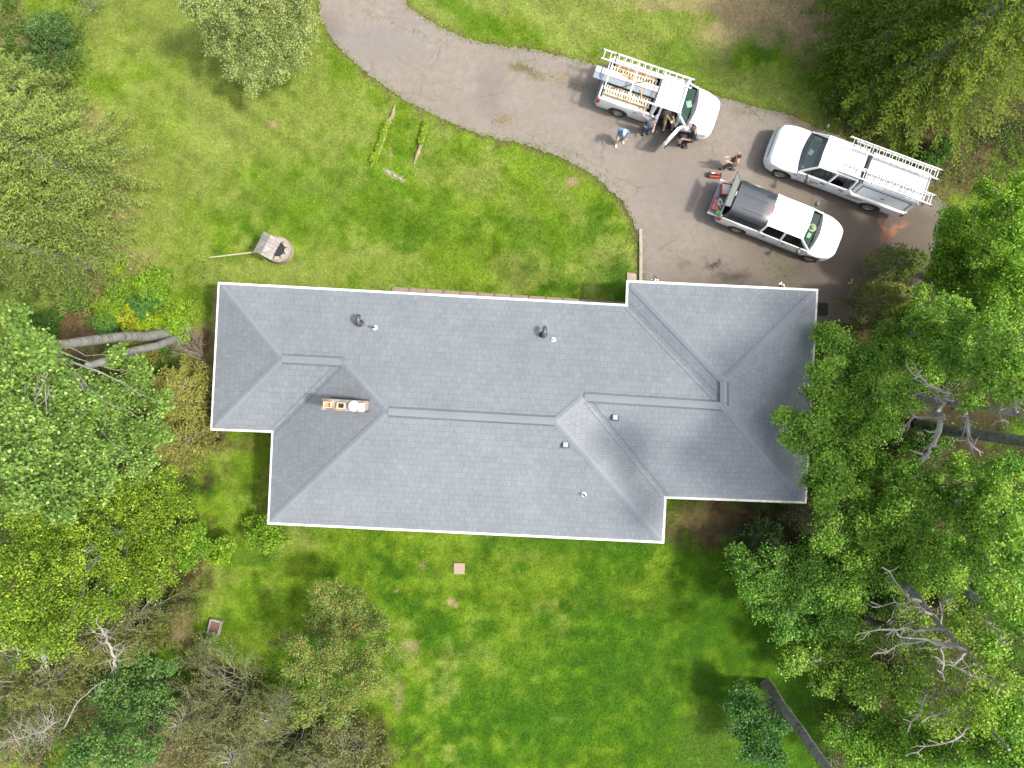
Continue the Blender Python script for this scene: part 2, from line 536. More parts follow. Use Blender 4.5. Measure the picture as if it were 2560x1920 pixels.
def ground_colour(X, Y):
    X = np.asarray(X, float); Y = np.asarray(Y, float)
    px = (X * FPX / CAM_H + 1280.0) / DK
    py = (960.0 - Y * FPX / CAM_H) / DK
    n1 = fbm(X, Y, 3.2, 0); n2 = fbm(X, Y, 1.3, 5); n3 = fbm(X, Y, 0.45, 11, 3)
    # lawn lighter and yellower to the north-west, deeper green to the south-east
    lean = np.clip(0.62 - (px - 1106) / 3200 - (py - 830) / 3000, 0, 1)
    t = np.clip((n1 - 0.5) * 1.3 + (n2 - 0.5) * 1.2 + (n3 - 0.5) * 1.0 + lean + .12, 0, 1)[..., None]
    c = G_DARK * (1 - t) + G_MID * t
    t2 = np.clip((n1 - 0.45) * 1.4 + (n2 - 0.5) * 1.5 + (lean - 0.36) * 1.9 + (n3 - 0.5) * 1.5, 0, 1)[..., None]
    c = c * (1 - t2) + G_BRIGHT * t2
    t3 = np.clip((fbm(X, Y, 2.1, 23) - 0.58) * 3 + (n3 - .5) * 1.0 + (lean - 0.56) * 2.0, 0, 0.7)[..., None]
    c = c * (1 - t3) + G_PALE * t3
    n4 = fbm(X, Y, 0.9, 41)
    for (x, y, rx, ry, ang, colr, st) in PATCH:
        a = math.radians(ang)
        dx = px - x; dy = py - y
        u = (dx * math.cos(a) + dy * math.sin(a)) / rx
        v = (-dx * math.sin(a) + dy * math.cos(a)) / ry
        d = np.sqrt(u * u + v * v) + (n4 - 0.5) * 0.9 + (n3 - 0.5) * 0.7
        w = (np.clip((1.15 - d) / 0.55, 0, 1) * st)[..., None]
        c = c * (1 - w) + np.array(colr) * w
    # faint mower passes: east-west on the back lawn, diagonal on the front
    sd = np.where(Y < -3, Y, Y * .82 + X * .57)
    al = np.where(Y < -3, X, X * .82 - Y * .57)
    st = (fbm(al / 9, sd, .55, 91, 3) - .5) * 3.2 * np.clip((fbm(X, Y, 4, 95, 2) - .3) * 4, .25, 1) + (fbm(X, Y, .22, 97, 2) - .5) * 1.6
    c = c * (0.82 + 0.36 * n3[..., None]) * (1 + .17 * st[..., None])
    return c


def axis_coords(lo, hi, step, far):
    core = np.arange(lo, hi + 1e-6, step)
    out = []; d = step; p = hi
    while p < far:
        d *= 1.35; p += d; out.append(p)
    return np.array([lo - (q - hi) for q in out[::-1]] + list(core) + out)


gx = axis_coords(-27, 27, 0.13, 600); gy = axis_coords(-21, 21, 0.13, 600)
GX, GY = np.meshgrid(gx, gy, indexing='ij')
GZ = (fbm(GX, GY, 6.0, 60) - 0.5) * 0.06 - 0.03
nx, ny = GX.shape
me = bpy.data.meshes.new("ground")
me.vertices.add(nx * ny)
me.vertices.foreach_set("co", np.stack([GX, GY, GZ], -1).astype(np.float32).ravel())
idx = np.arange(nx * ny).reshape(nx, ny)
q = np.stack([idx[:-1, :-1], idx[1:, :-1], idx[1:, 1:], idx[:-1, 1:]], -1).reshape(-1, 4)
me.loops.add(q.size); me.loops.foreach_set("vertex_index", q.ravel().astype(np.int32))
me.polygons.add(len(q)); me.polygons.foreach_set("loop_start", np.arange(0, q.size, 4, dtype=np.int32))
me.polygons.foreach_set("loop_total", np.full(len(q), 4, np.int32))
me.update(calc_edges=True)
ca = me.color_attributes.new("col", 'FLOAT_COLOR', 'POINT')
gc = np.ones((nx * ny, 4), np.float32); gc[:, :3] = ground_colour(GX, GY).reshape(-1, 3)
ca.data.foreach_set("color", gc.ravel())
m, nt, b = new_mat("lawn_ground")
a_ = N(nt, "ShaderNodeAttribute", attribute_name="col").outputs["Color"]
tc = N(nt, "ShaderNodeTexCoord").outputs["Object"]
f = noise(nt, tc, 9.0, 6, 0.75)
c = mixc(nt, 1.0, a_, ramp(nt, f, 0.25, 0.75, (0.5, 0.5, 0.5), (1.5, 1.5, 1.45)), 'MULTIPLY')
nt.links.new(c, b.inputs["Base Color"]); b.inputs["Roughness"].default_value = 0.95
b.inputs["Specular IOR Level"].default_value = 0.1
bump(nt, b, noise(nt, tc, 22.0, 5, 0.8), 0.9, 0.05)
go = link_mesh("ground", me, m); tagp(go, kind="structure")
go["label"] = "patchy green lawn around the house"

# driveway ---------------------------------------------------------------
DRIVE = [(690, -60), (688, 0), (694, 45), (716, 85), (745, 116), (800, 165), (880, 220), (960, 259), (1020, 283), (1080, 303), (1115, 306), (1150, 318), (1230, 348), (1290, 385), (1340, 430), (1369, 480), (1383, 540), (1386, 600), (1388, 700),
         (1500, 720), (1700, 720), (1760, 700), (1890, 698), (1960, 640), (2030, 570), (2075, 510), (2070, 462), (2030, 430), (1960, 392), (1900, 350), (1845, 308), (1800, 290), (1760, 275), (1700, 245), (1640, 232), (1600, 222), (1560, 212), (1500, 190), (1400, 160), (1290, 141), (1215, 122), (1150, 107), (1060, 96), (1000, 80), (950, 58), (905, 32), (880, 12), (865, -60)]


def densify(poly, step, jit, seed=1):
    r = random.Random(seed); out = []
    n = len(poly)
    for i in range(n):
        a, b2 = Vector(poly[i]), Vector(poly[(i + 1) % n])
        k = max(1, int((b2 - a).length / step))
        for j in range(k):
            p = a.lerp(b2, j / k)
            out.append((p.x + r.uniform(-jit, jit), p.y + r.uniform(-jit, jit)))
    return out


drive_px = densify(DRIVE, 6, 2.6)
drive_w = [dp(x, y) for x, y in drive_px]
m, nt, b = new_mat("aged_asphalt")
tc = N(nt, "ShaderNodeTexCoord").outputs["Object"]
f1 = noise(nt, tc, 0.35, 5, 0.6); f2 = noise(nt, tc, 3.0, 5, 0.7); f3 = noise(nt, tc, 40.0, 3, 0.8)
c = mixc(nt, ramp(nt, f1, 0.35, 0.65), (0.218, 0.188, 0.155), (0.262, 0.231, 0.198))
c = mixc(nt, ramp(nt, f2, 0.3, 0.75), c, (0.190, 0.162, 0.131))
c = mixc(nt, 1.0, c, ramp(nt, f3, 0.25, 0.8, (0.72, 0.72, 0.72), (1.3, 1.3, 1.3)), 'MULTIPLY')
wrp = noise(nt, tc, 1.2, 4, 0.7, 1)
vv = N(nt, "ShaderNodeVectorMath", operation='MULTIPLY_ADD'); nt.links.new(wrp, vv.inputs[0]); vv.inputs[1].default_value = (1.6, 1.6, 0); nt.links.new(tc, vv.inputs[2])


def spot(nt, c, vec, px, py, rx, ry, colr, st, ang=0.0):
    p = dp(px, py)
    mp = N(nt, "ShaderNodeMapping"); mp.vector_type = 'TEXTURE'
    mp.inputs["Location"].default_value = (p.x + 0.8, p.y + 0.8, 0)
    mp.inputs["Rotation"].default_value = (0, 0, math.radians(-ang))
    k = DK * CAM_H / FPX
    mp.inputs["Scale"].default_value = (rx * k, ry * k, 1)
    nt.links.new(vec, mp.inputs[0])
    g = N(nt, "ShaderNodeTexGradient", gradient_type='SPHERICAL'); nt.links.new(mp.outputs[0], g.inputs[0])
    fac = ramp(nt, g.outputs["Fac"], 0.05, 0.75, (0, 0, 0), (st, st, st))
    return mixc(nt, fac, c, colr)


vec = vv.outputs[0]
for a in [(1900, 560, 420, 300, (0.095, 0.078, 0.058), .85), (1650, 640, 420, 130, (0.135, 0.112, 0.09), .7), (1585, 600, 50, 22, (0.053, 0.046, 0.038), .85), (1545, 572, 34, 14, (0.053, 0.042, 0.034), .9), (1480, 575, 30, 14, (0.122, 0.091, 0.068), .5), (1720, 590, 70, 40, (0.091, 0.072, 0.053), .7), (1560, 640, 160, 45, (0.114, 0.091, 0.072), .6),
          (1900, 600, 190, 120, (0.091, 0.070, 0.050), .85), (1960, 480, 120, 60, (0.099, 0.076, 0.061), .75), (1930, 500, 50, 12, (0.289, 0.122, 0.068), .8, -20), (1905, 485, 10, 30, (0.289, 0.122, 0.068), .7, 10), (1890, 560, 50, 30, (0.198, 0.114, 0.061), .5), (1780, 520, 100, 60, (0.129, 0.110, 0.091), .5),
          (1130, 150, 60, 16, (0.129, 0.099, 0.061), .8, 15), (1215, 165, 60, 14, (0.228, 0.167, 0.099), .6, -5), (1090, 255, 30, 16, (0.205, 0.137, 0.076), .7), (1250, 180, 60, 16, (0.198, 0.152, 0.099), .5), (1060, 200, 45, 90, (0.152, 0.125, 0.114), .55, 0),
          (1600, 240, 50, 14, (0.152, 0.114, 0.076), .5, 20), (820, 90, 140, 60, (0.190, 0.171, 0.167), .5), (720, 60, 30, 60, (0.152, 0.129, 0.114), .5), (1480, 400, 120, 80, (0.190, 0.163, 0.152), .5), (1750, 280, 80, 14, (0.106, 0.068, 0.038), .6, 20)]:
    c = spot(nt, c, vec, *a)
# hairline cracks
vo = N(nt, "ShaderNodeTexVoronoi", feature='DISTANCE_TO_EDGE'); vo.inputs["Scale"].default_value = 0.42
v2 = N(nt, "ShaderNodeVectorMath", operation='MULTIPLY_ADD'); nt.links.new(noise(nt, tc, 2.0, 6, 0.8, 1), v2.inputs[0]); v2.inputs[1].default_value = (0.9, 0.9, 0); nt.links.new(tc, v2.inputs[2])
nt.links.new(v2.outputs[0], vo.inputs["Vector"])
ck = ramp(nt, vo.outputs["Distance"], 0.002, 0.010, (0.5, 0.5, 0.5), (0, 0, 0))
ckm = N(nt, "ShaderNodeMath", operation='MULTIPLY'); nt.links.new(ck, ckm.inputs[0]); nt.links.new(ramp(nt, noise(nt, tc, 0.5, 2), 0.45, 0.6), ckm.inputs[1])
c = mixc(nt, ckm.outputs[0], c, (0.09, 0.075, 0.06))
nt.links.new(c, b.inputs["Base Color"]); b.inputs["Roughness"].default_value = 0.9
b.inputs["Specular IOR Level"].default_value = 0.2
bump(nt, b, f3, 0.5, 0.01)
M['asphalt'] = m
dro = fill_poly("driveway", [(p.x, p.y, 0.008) for p in drive_w], m)
tagp(dro, "worn grey asphalt driveway curving to the garage", kind="structure")


# bare, browned fringe of turf along the asphalt edge
msk = np.zeros(GX.shape)
for i in range(len(drive_w)):
    a, b2 = drive_w[i], drive_w[(i + 1) % len(drive_w)]
    for t in (0, .5):
        p = a.lerp(b2, t); ii = np.searchsorted(gx, p.x); jj = np.searchsorted(gy, p.y)
        if 2 < ii < nx - 3 and 2 < jj < ny - 3: msk[ii - 1:ii + 1, jj - 1:jj + 1] = 1
for _ in range(2): msk = np.maximum(msk, .6 * (np.roll(msk, 1, 0) + np.roll(msk, -1, 0) + np.roll(msk, 1, 1) + np.roll(msk, -1, 1)) / 2); msk = np.minimum(msk, 1)
w = (np.clip(msk, 0, 1) * np.clip((fbm(GX, GY, .5, 81, 3) - .35) * 4, 0, 1) * .8).ravel()[:, None]
gc[:, :3] = gc[:, :3] * (1 - w) + np.array((.16, .105, .06)) * w
ca.data.foreach_set("color", gc.ravel())


def in_poly(X, Y, poly):
    ins = np.zeros(X.shape, bool)
    n = len(poly); j = n - 1
    for i in range(n):
        xi, yi = poly[i][0], poly[i][1]; xj, yj = poly[j][0], poly[j][1]
        cnd = ((yi > Y) != (yj > Y)) & (X < (xj - xi) * (Y - yi) / (yj - yi + 1e-12) + xi)
        ins ^= cnd
        j = i
    return ins


def blades(name, X, Y, z0, hgt, wid, cols, label, lean=1.9):
    n = len(X)
    th = rng.uniform(0, 2 * np.pi, n); la = rng.uniform(0.2, lean, n)
    d = np.stack([np.cos(th) * la, np.sin(th) * la, np.ones(n)], -1)
    h = hgt * .75 * rng.uniform(0.6, 1.4, n)
    s = np.stack([-np.sin(th), np.cos(th), np.zeros(n)], -1) * (wid * rng.uniform(0.6, 1.4, n))[:, None]
    p = np.stack([X, Y, np.full(n, z0)], -1)
    v = np.empty((n, 3, 3)); v[:, 0] = p - s; v[:, 1] = p + s; v[:, 2] = p + d * h[:, None]
    o = col_mesh(name, v.reshape(-1, 3), 3, cols, M['blade'])
    tagp(o, label, kind="stuff")
    return o


NB = 330000
X = rng.uniform(-25, 25, NB); Y = rng.uniform(-19, 19, NB)
dpoly = [(p.x, p.y) for p in drive_w]
keep = ~in_poly(X, Y, dpoly)
X, Y = X[keep], Y[keep]
cc = ground_colour(X, Y)
green = (cc[:, 1] > cc[:, 0] * 1.02)
keep = green | (rng.random(len(X)) < 0.12)
X, Y, cc = X[keep], Y[keep], cc[keep]
k = rng.random((len(X), 1))
cc = cc * (0.95 + 0.95 * k) * np.array((1.0, 1.0, 1.0))
hi = rng.random(len(X)) < 0.05
cc[hi] = cc[hi] * 1.3 + np.array((0.03, 0.05, 0.012))
blades("grass", X, Y, -0.03, 0.065, 0.017, cc, "short grass blades of the lawn")

# taller tufts along the asphalt edge and in its cracks
ex, ey = [], []
R = random.Random(4)
for i in range(len(drive_w)):
    a, b2 = drive_w[i], drive_w[(i + 1) % len(drive_w)]
    for _ in range(14):
        t = R.random(); p = a.lerp(b2, t)
        ex.append(p.x + R.gauss(0, 0.10)); ey.append(p.y + R.gauss(0, 0.10))
CRACKS = [([(790, -5), (800, 30), (870, 60), (925, 85), (960, 95)], 1), ([(1095, 140), (1140, 150), (1215, 178), (1290, 200), (1330, 196)], 2.5), ([(1100, 305), (1180, 312), (1240, 328), (1300, 372), (1345, 420)], 2),
          ([(1650, 560), (1680, 575), (1695, 610), (1690, 650)], 9), ([(1680, 500), (1685, 560)], 3), ([(1085, 240), (1082, 262), (1078, 270)], 6), ([(1120, 140), (1150, 152), (1170, 158)], 7), ([(1600, 232), (1660, 262)], 3),
          ([(1630, 350), (1640, 420)], 0.6), ([(1560, 480), (1520, 560), (1500, 640)], 0.5), ([(1380, 500), (1388, 560), (1390, 620)], 2.5), ([(1760, 280), (1830, 330)], 4), ([(2040, 440), (1990, 410)], 4), ([(945, 170), (1000, 195)], .6), ([(830, 105), (900, 150), (960, 215), (990, 250)], .5)]
for pl, dens in CRACKS:
    for i in range(len(pl) - 1):
        a, b2 = dp(*pl[i]), dp(*pl[i + 1])
        for _ in range(int((b2 - a).length * 22 * dens)):
            t = R.random(); p = a.lerp(b2, t)
            s_ = 0.02 + 0.035 * dens
            ex.append(p.x + R.gauss(0, s_) + 0.1 * math.sin(p.y * 5)); ey.append(p.y + R.gauss(0, s_) + 0.1 * math.sin(p.x * 4))
ex, ey = np.array(ex), np.array(ey)
kk = rng.random((len(ex), 1))
blades("edge_weeds", ex, ey, 0.0, 0.07, 0.016, np.array((0.13, 0.20, 0.03)) * (0.7 + kk) + np.array((0.07, 0.03, 0.01)) * (1 - kk) * rng.random((len(ex), 1)),
       "weeds along the driveway edge and in its cracks")


# ---------------------------------------------------------------- house
ZE = 2.7
RP = {'A': (474, 613, ZE), 'B': (458, 926, ZE), 'C': (590, 931, ZE), 'D': (581, 1129, ZE), 'E': (1431, 1170, ZE), 'F': (1436, 1073, ZE), 'G': (1739, 1084, ZE), 'H': (1764, 628, ZE), 'J': (1357, 609, ZE), 'I': (1355, 661, ZE),
      'P1': (609, 775, 3.82), 'P2': (740, 782, 3.82), 'P3': (838, 889, 4.52), 'P4': (1200, 910, 4.52), 'P5': (1262, 858, 4.14), 'P6': (1563, 877, 4.14), 'P7': (1563, 824, 4.14)}
RW = {k: dp(*v) for k, v in RP.items()}
house = thing("ranch_house", "single-storey ranch house under a grey-blue hipped shingle roof", "house", (0, 0, 0))
PLANES = [("A", "P1 P2 P3 P4 P5 P6 I A", "A", "I"), ("W", "A B P1", "B", "A"), ("SW", "B C P2 P1", "B", "C"), ("W2", "C D P3 P2", "D", "C"), ("S", "D E P4 P3", "D", "E"),
          ("E1", "E F P5 P4", "E", "F"), ("S2", "F G P6 P5", "F", "G"), ("E2", "G H P7 P6", "G", "H"), ("N2", "H J P7", "H", "J"), ("ST", "J I P6 P7", "J", "I")]
me = bpy.data.meshes.new("roof")
rv, rf, ruv = [], [], []
for i, (nm, keys, e0, e1) in enumerate(PLANES):
    ks = keys.split()
    if nm == "A": ks = ks[:-1] + ["A"]
    ks = list(dict.fromkeys(ks))
    P = [RW[k] for k in ks]
    u = (RW[e1] - RW[e0]).normalized()
    nrm = Vector((0, 0, 0))
    for a in range(len(P)): nrm += P[a].cross(P[(a + 1) % len(P)])
    nrm.normalize()
    if nrm.z < 0: nrm = -nrm
    v = nrm.cross(u).normalized()
    b0 = len(rv)
    rv += [tuple(p) for p in P]
    rf.append([b0 + a for a in range(len(P))])
    ruv.append([((p - RW[e0]).dot(u) + i * 17.37, (p - RW[e0]).dot(v)) for p in P])
me.from_pydata(rv, [], rf)
uvl = me.uv_layers.new(name="UVMap")
for poly, uvs in zip(me.polygons, ruv):
    for li, uv in zip(poly.loop_indices, uvs): uvl.data[li].uv = uv
bm = bmesh.new(); bm.from_mesh(me); bm.faces.ensure_lookup_table()
for f in bm.faces:
    f.normal_update()
    if f.normal.z < 0: f.normal_flip()
bmesh.ops.triangulate(bm, faces=bm.faces[:]); bm.to_mesh(me); bm.free()


def shingle_mat(name, base, lines=True):
    m, nt, b = new_mat(name)
    uvn = N(nt, "ShaderNodeUVMap").outputs[0]
    tc = N(nt, "ShaderNodeTexCoord").outputs["Object"]
    fl = noise(nt, tc, 0.45, 5, 0.6)
    c = mixc(nt, ramp(nt, fl, 0.3, 0.7), tuple(x * 0.90 for x in base), tuple(x * 1.08 for x in base))
    fine = noise(nt, tc, 60.0, 3, 0.8)
    if lines:
        mp = N(nt, "ShaderNodeMapping"); mp.inputs["Scale"].default_value = (14.0, 2.2, 1.0); nt.links.new(uvn, mp.inputs[0])
        st = noise(nt, mp.outputs[0], 1.6, 4, 0.7)
        wv = N(nt, "ShaderNodeVectorMath", operation='MULTIPLY_ADD')
        nt.links.new(noise(nt, uvn, 0.6, 3, 0.6, 1), wv.inputs[0]); wv.inputs[1].default_value = (0.05, 0.05, 0); nt.links.new(uvn, wv.inputs[2])

        def brick(rw, bw, off, mort, fr):
            br = N(nt, "ShaderNodeTexBrick")
            br.offset = off; br.offset_frequency = fr; br.squash = 0.78; br.squash_frequency = 3
            br.inputs["Scale"].default_value = 1.0; br.inputs["Brick Width"].default_value = bw; br.inputs["Row Height"].default_value = rw
            br.inputs["Mortar Size"].default_value = mort; br.inputs["Mortar Smooth"].default_value = 0.3; br.inputs["Bias"].default_value = 0.0
            br.inputs["Color1"].default_value = (0.94, 0.94, 0.94, 1); br.inputs["Color2"].default_value = (1.055, 1.055, 1.05, 1); br.inputs["Mortar"].default_value = (0.72, 0.72, 0.74, 1)
            nt.links.new(wv.outputs[0], br.inputs["Vector"])
            return br
        b1 = brick(0.26, 0.27, 0.37, 0.006, 2)
        b2 = brick(0.1375, 0.47, 0.61, 0.004, 3)
        c = mixc(nt, 1.0, c, b1.outputs[0], 'MULTIPLY')
        c = mixc(nt, 0.25, c, b2.outputs[0], 'MULTIPLY')
        c = mixc(nt, 0.9, c, ramp(nt, st, 0.25, 0.75, (0.80, 0.80, 0.81), (1.2, 1.2, 1.2)), 'MULTIPLY')
        # rows of small bright fixings above the eave
        hgt = N(nt, "ShaderNodeMath", operation='MULTIPLY'); nt.links.new(b1.outputs["Fac"], hgt.inputs[0]); hgt.inputs[1].default_value = -1.0
        bump(nt, b, hgt.outputs[0], 0.5, 0.012)
    c = mixc(nt, 1.0, c, ramp(nt, fine, 0.2, 0.8, (0.84, 0.84, 0.84), (1.16, 1.16, 1.16)), 'MULTIPLY')
    nt.links.new(c, b.inputs["Base Color"])
    b.inputs["Roughness"].default_value = 0.62
    b.inputs["Specular IOR Level"].default_value = 0.45
    return m


M['shingle'] = shingle_mat("blue_grey_shingles", (0.182, 0.200, 0.212))
M['cap_sh'] = shingle_mat("ridge_cap_shingles", (0.184, 0.202, 0.218), False)
M['line_sh'] = simple("dark_seam_grey", (0.085, 0.092, 0.105), 0.8)  # plain dark grey for valley lines, vent slots, flashing and panel gaps
roof = link_mesh("roof", me, M['shingle'], house)


def strip(name, pa, pb, w, lift, planes_dz=0.0, mat=None, n=None, parent=None, th=0.02):
    """hip / ridge cap folded over an edge: two narrow slabs"""
    a, b2 = Vector(pa), Vector(pb)
    d = (b2 - a).normalized()
    s = Vector((-d.y, d.x, 0)).normalized()
    mb = MB()
    N_ = max(1, int((b2 - a).length / 0.28)) if n is None else n
    for i in range(N_):
        p0 = a.lerp(b2, i / N_); p1 = a.lerp(b2, (i + 1) / N_ - 0.006 / max((b2 - a).length, .1))
        z0 = lift + 0.006; z1 = lift - 0.004
        for sg in (-1, 1):
            q0, q1 = p0 + s * sg * w, p1 + s * sg * w
            vs = [(p0.x, p0.y, p0.z + z0), (p1.x, p1.y, p1.z + z1), (q1.x, q1.y, q1.z + z1 - planes_dz * w), (q0.x, q0.y, q0.z + z0 - planes_dz * w)]
            vs += [(x, y, z - th) for x, y, z in vs]
            mb.add(vs, [(0, 1, 2, 3), (7, 6, 5, 4), (0, 4, 5, 1), (1, 5, 6, 2), (2, 6, 7, 3), (3, 7, 4, 0)])
    return mb.build(name, mat or M['cap_sh'], parent or house)


for a, b2 in [("A", "P1"), ("B", "P1"), ("P2", "P3"), ("D", "P3"), ("E", "P4"), ("P4", "P5"), ("G", "P6"), ("H", "P7"), ("J", "P7")]:
    pa_ = RW[a] if a in ('P2', 'P4') else RW[a].lerp(RW[b2], .17 / (RW[b2] - RW[a]).length)
    strip("hip_cap", pa_, RW[b2], 0.15, 0.022, 0.24)


def valley(name, pa, pb, w, dz):
    a, b2 = Vector(pa), Vector(pb); d = (b2 - a).normalized(); s = Vector((-d.y, d.x, 0)).normalized()
    mb = MB()
    for sg in (-1, 1):
        mb.beam(a + s * sg * w + Vector((0, 0, dz * w + 0.003)), b2 + s * sg * w + Vector((0, 0, dz * w + 0.003)), 0.018, 0.012)
    return mb.build(name, M['line_sh'], house)


valley("valley_line", RW["C"], RW["P2"], 0.14, 0.25); valley("valley_line", RW["F"], RW["P5"], 0.14, 0.25); valley("valley_line", RW["I"], RW["P6"], 0.16, 0.25)
for a, b2 in [("P1", "P2"), ("P3", "P4"), ("P5", "P6"), ("P6", "P7")]:
    pa, pb = RW[a], RW[b2]
    d = (pb - pa).normalized(); s = Vector((-d.y, d.x, 0))
    o = strip("ridge_vent", pa, pb, 0.15, 0.05, 0.34, n=1)
    mb = MB()
    for sg in (-1, 1):
        for w in (0.16, 0.205):
            mb.beam(pa + s * sg * w + Vector((0, 0, -w * .35 + 0.03)), pb + s * sg * w + Vector((0, 0, -w * .35 + 0.03)), 0.012, 0.02)
    mb.build("vent_slot", M['line_sh'], o)
# fixings: bright dots in two staggered rows along some eaves
def dots(e0, e1, offs, up, sp, t0=0.0, t1=1.0):
    a, b2 = RW[e0], RW[e1]
    d = (b2 - a); L = d.length; d.normalize(); s = Vector((-d.y, d.x, 0))
    if s.dot(Vector((*RW['P4'].xy, 0)) - a) < 0: s = -s
    if up: s = s
    mb = MB()
    for j, of in enumerate(offs):
        x = 0.4 + (sp / 2 if j % 2 else 0) + t0 * L
        while x < L * t1 - 0.3:
            p = a + d * x + s * of
            mb.box((p.x, p.y, a.z + of * 0.355 + 0.014), (0.019, 0.019, 0.012))
            x += sp
    mb.build("shingle_tab_fixings", M['chrome'], house)["kind"] = "stuff"


dots("J", "H", (0.25, 0.52), True, 0.58); dots("D", "E", (0.22, 0.5), True, 0.95, 0.45); dots("B", "A", (0.35, 0.7), True, 1.3); dots("A", "I", (0.33, 0.6), True, 1.1); dots("D", "C", (0.33,), True, 1.5)

# drip edge, fascia, soffit
EAVE = ["A", "B", "C", "D", "E", "F", "G", "H", "J", "I"]
OLD = {("B", "C"), ("F", "G"), ("G", "H")}
for i, k in enumerate(EAVE):
    k2 = EAVE[(i + 1) % len(EAVE)]
    a, b2 = RW[k].copy(), RW[k2].copy()
    c0 = Vector((0, 0, 0))
    d = (b2 - a).normalized()
    out = Vector((d.y, -d.x, 0))
    cen = (RW['P3'] + RW['P6']) / 2
    # eave loop A->B->C.. is counter-clockwise seen from above (west side down, south, east, north)
    zz = Vector((0, 0, .004 * (i % 2)))
    a2, b3 = a + out * 0.03 - d * 0.06 + zz, b2 + out * 0.03 + d * 0.06 + zz
    conv_a = True
    mb = MB()
    mb.beam(a2 + Vector((0, 0, -0.02)), b3 + Vector((0, 0, -0.02)), 0.075 if (k, k2) in {("A", "B"), ("C", "D"), ("G", "H")} else 0.095, 0.05)
    mb.beam(a2 - out * 0.03 + Vector((0, 0, -0.13)), b3 - out * 0.03 + Vector((0, 0, -0.13)), 0.03, 0.18)
    mb.build("eave_trim", M['trim_old'] if (k, k2) in OLD else M['white'], house)
fill_poly("soffit", [(p.x, p.y, ZE - 0.1) for p in [RW[k] for k in EAVE]], M['white'], house)
# brick walls under the eaves
m, nt, b = new_mat("tan_brick_wall")
tc = N(nt, "ShaderNodeTexCoord").outputs["Object"]
br = N(nt, "ShaderNodeTexBrick"); br.inputs["Scale"].default_value = 1.0; br.inputs["Brick Width"].default_value = 0.22; br.inputs["Row Height"].default_value = 0.075; br.inputs["Mortar Size"].default_value = 0.008
br.inputs["Color1"].default_value = (0.36, 0.24, 0.17, 1); br.inputs["Color2"].default_value = (0.42, 0.29, 0.21, 1); br.inputs["Mortar"].default_value = (0.42, 0.40, 0.36, 1)
mp = N(nt, "ShaderNodeMapping"); mp.inputs["Rotation"].default_value = (math.radians(90), 0, 0); nt.links.new(tc, mp.inputs[0]); nt.links.new(mp.outputs[0], br.inputs["Vector"])
nt.links.new(br.outputs[0], b.inputs["Base Color"]); b.inputs["Roughness"].default_value = 0.9
M['brick'] = m
pts = [RW[k] for k in EAVE]
inset = []
for i in range(len(pts)):
    p0, p1, p2 = pts[i - 1], pts[i], pts[(i + 1) % len(pts)]
    d1 = (p1 - p0).normalized(); d2 = (p2 - p1).normalized()
    n1 = Vector((-d1.y, d1.x, 0)); n2 = Vector((-d2.y, d2.x, 0))
    inset.append(p1 + (n1 + n2) * 0.5)
mb = MB()
n = len(inset)
vs = [(p.x, p.y, -0.1) for p in inset] + [(p.x, p.y, ZE - 0.11) for p in inset]
mb.add(vs, [(i, (i + 1) % n, n + (i + 1) % n, n + i) for i in range(n)])
mb.build("wall", m, house)


def wall_item(e, t, w, h, z, kind):
    i = EAVE.index(e); a, b2 = inset[i], inset[(i + 1) % len(EAVE)]
    d = (b2 - a).normalized(); out = Vector((d.y, -d.x, 0)); p = a.lerp(b2, t)
    T = Matrix.Translation((p.x, p.y, z)) @ Matrix((d, out, Vector((0, 0, 1)))).transposed().to_4x4()
    if kind == 'window':
        f = MB().box((0, 0.02, h / 2), (w, 0.06, 0.07), T).box((0, 0.02, -h / 2), (w, 0.08, 0.07), T).box((-w / 2, 0.02, 0), (0.07, 0.06, h), T).box((w / 2, 0.02, 0), (0.07, 0.06, h), T).box((0, 0.03, 0), (0.05, 0.04, h), T).build("window", M['white'], house)
        MB().box((0, 0.012, 0), (w - 0.05, 0.014, h - 0.05), T).build("pane", M['glass_hatch'], f)
    else:
        f = MB()
        for r in range(4): f.box((0, 0.02, -h / 2 + (r + .5) * h / 4), (w, 0.05, h / 4 - 0.02), T)
        f.build(kind, M['white'], house)


for e, t, w, h, z, kd in [("H", .27, 2.7, 2.2, 1.1, "garage_door"), ("H", .72, 2.7, 2.2, 1.1, "garage_door"), ("I", .12, 1.6, 1.2, 1.5, "window"), ("I", .35, 1.0, 2.1, 1.05, "front_door"), ("I", .6, 2.2, 1.4, 1.5, "window"), ("I", .85, 1.4, 1.1, 1.5, "window"),
                          ("D", .2, 2.0, 1.2, 1.5, "window"), ("D", .5, 2.2, 2.1, 1.05, "patio_door"), ("D", .8, 1.8, 1.2, 1.5, "window"), ("A", .5, 1.4, 1.1, 1.5, "window"), ("G", .4, 1.2, 1.1, 1.5, "window")]:
    wall_item(e, t, w, h, z, kd)


def roof_z(x, y):
    best = 0
    for nm, keys, e0, e1 in PLANES:
        ks = list(dict.fromkeys(keys.split()))
        pl = [(RW[k].x, RW[k].y) for k in ks]
        if in_poly(np.array([x]), np.array([y]), pl)[0]:
            P = [RW[k] for k in ks]
            # least squares plane
            A = np.array([[p.x, p.y, 1] for p in P]); Z = np.array([p.z for p in P])
            co = np.linalg.lstsq(A, Z, rcond=None)[0]
            return float(co @ [x, y, 1])
    return ZE


def on_roof(px, py):
    z = 3.2
    for _ in range(4):
        p = dp(px, py, z); z = roof_z(p.x, p.y)
    return dp(px, py, z)


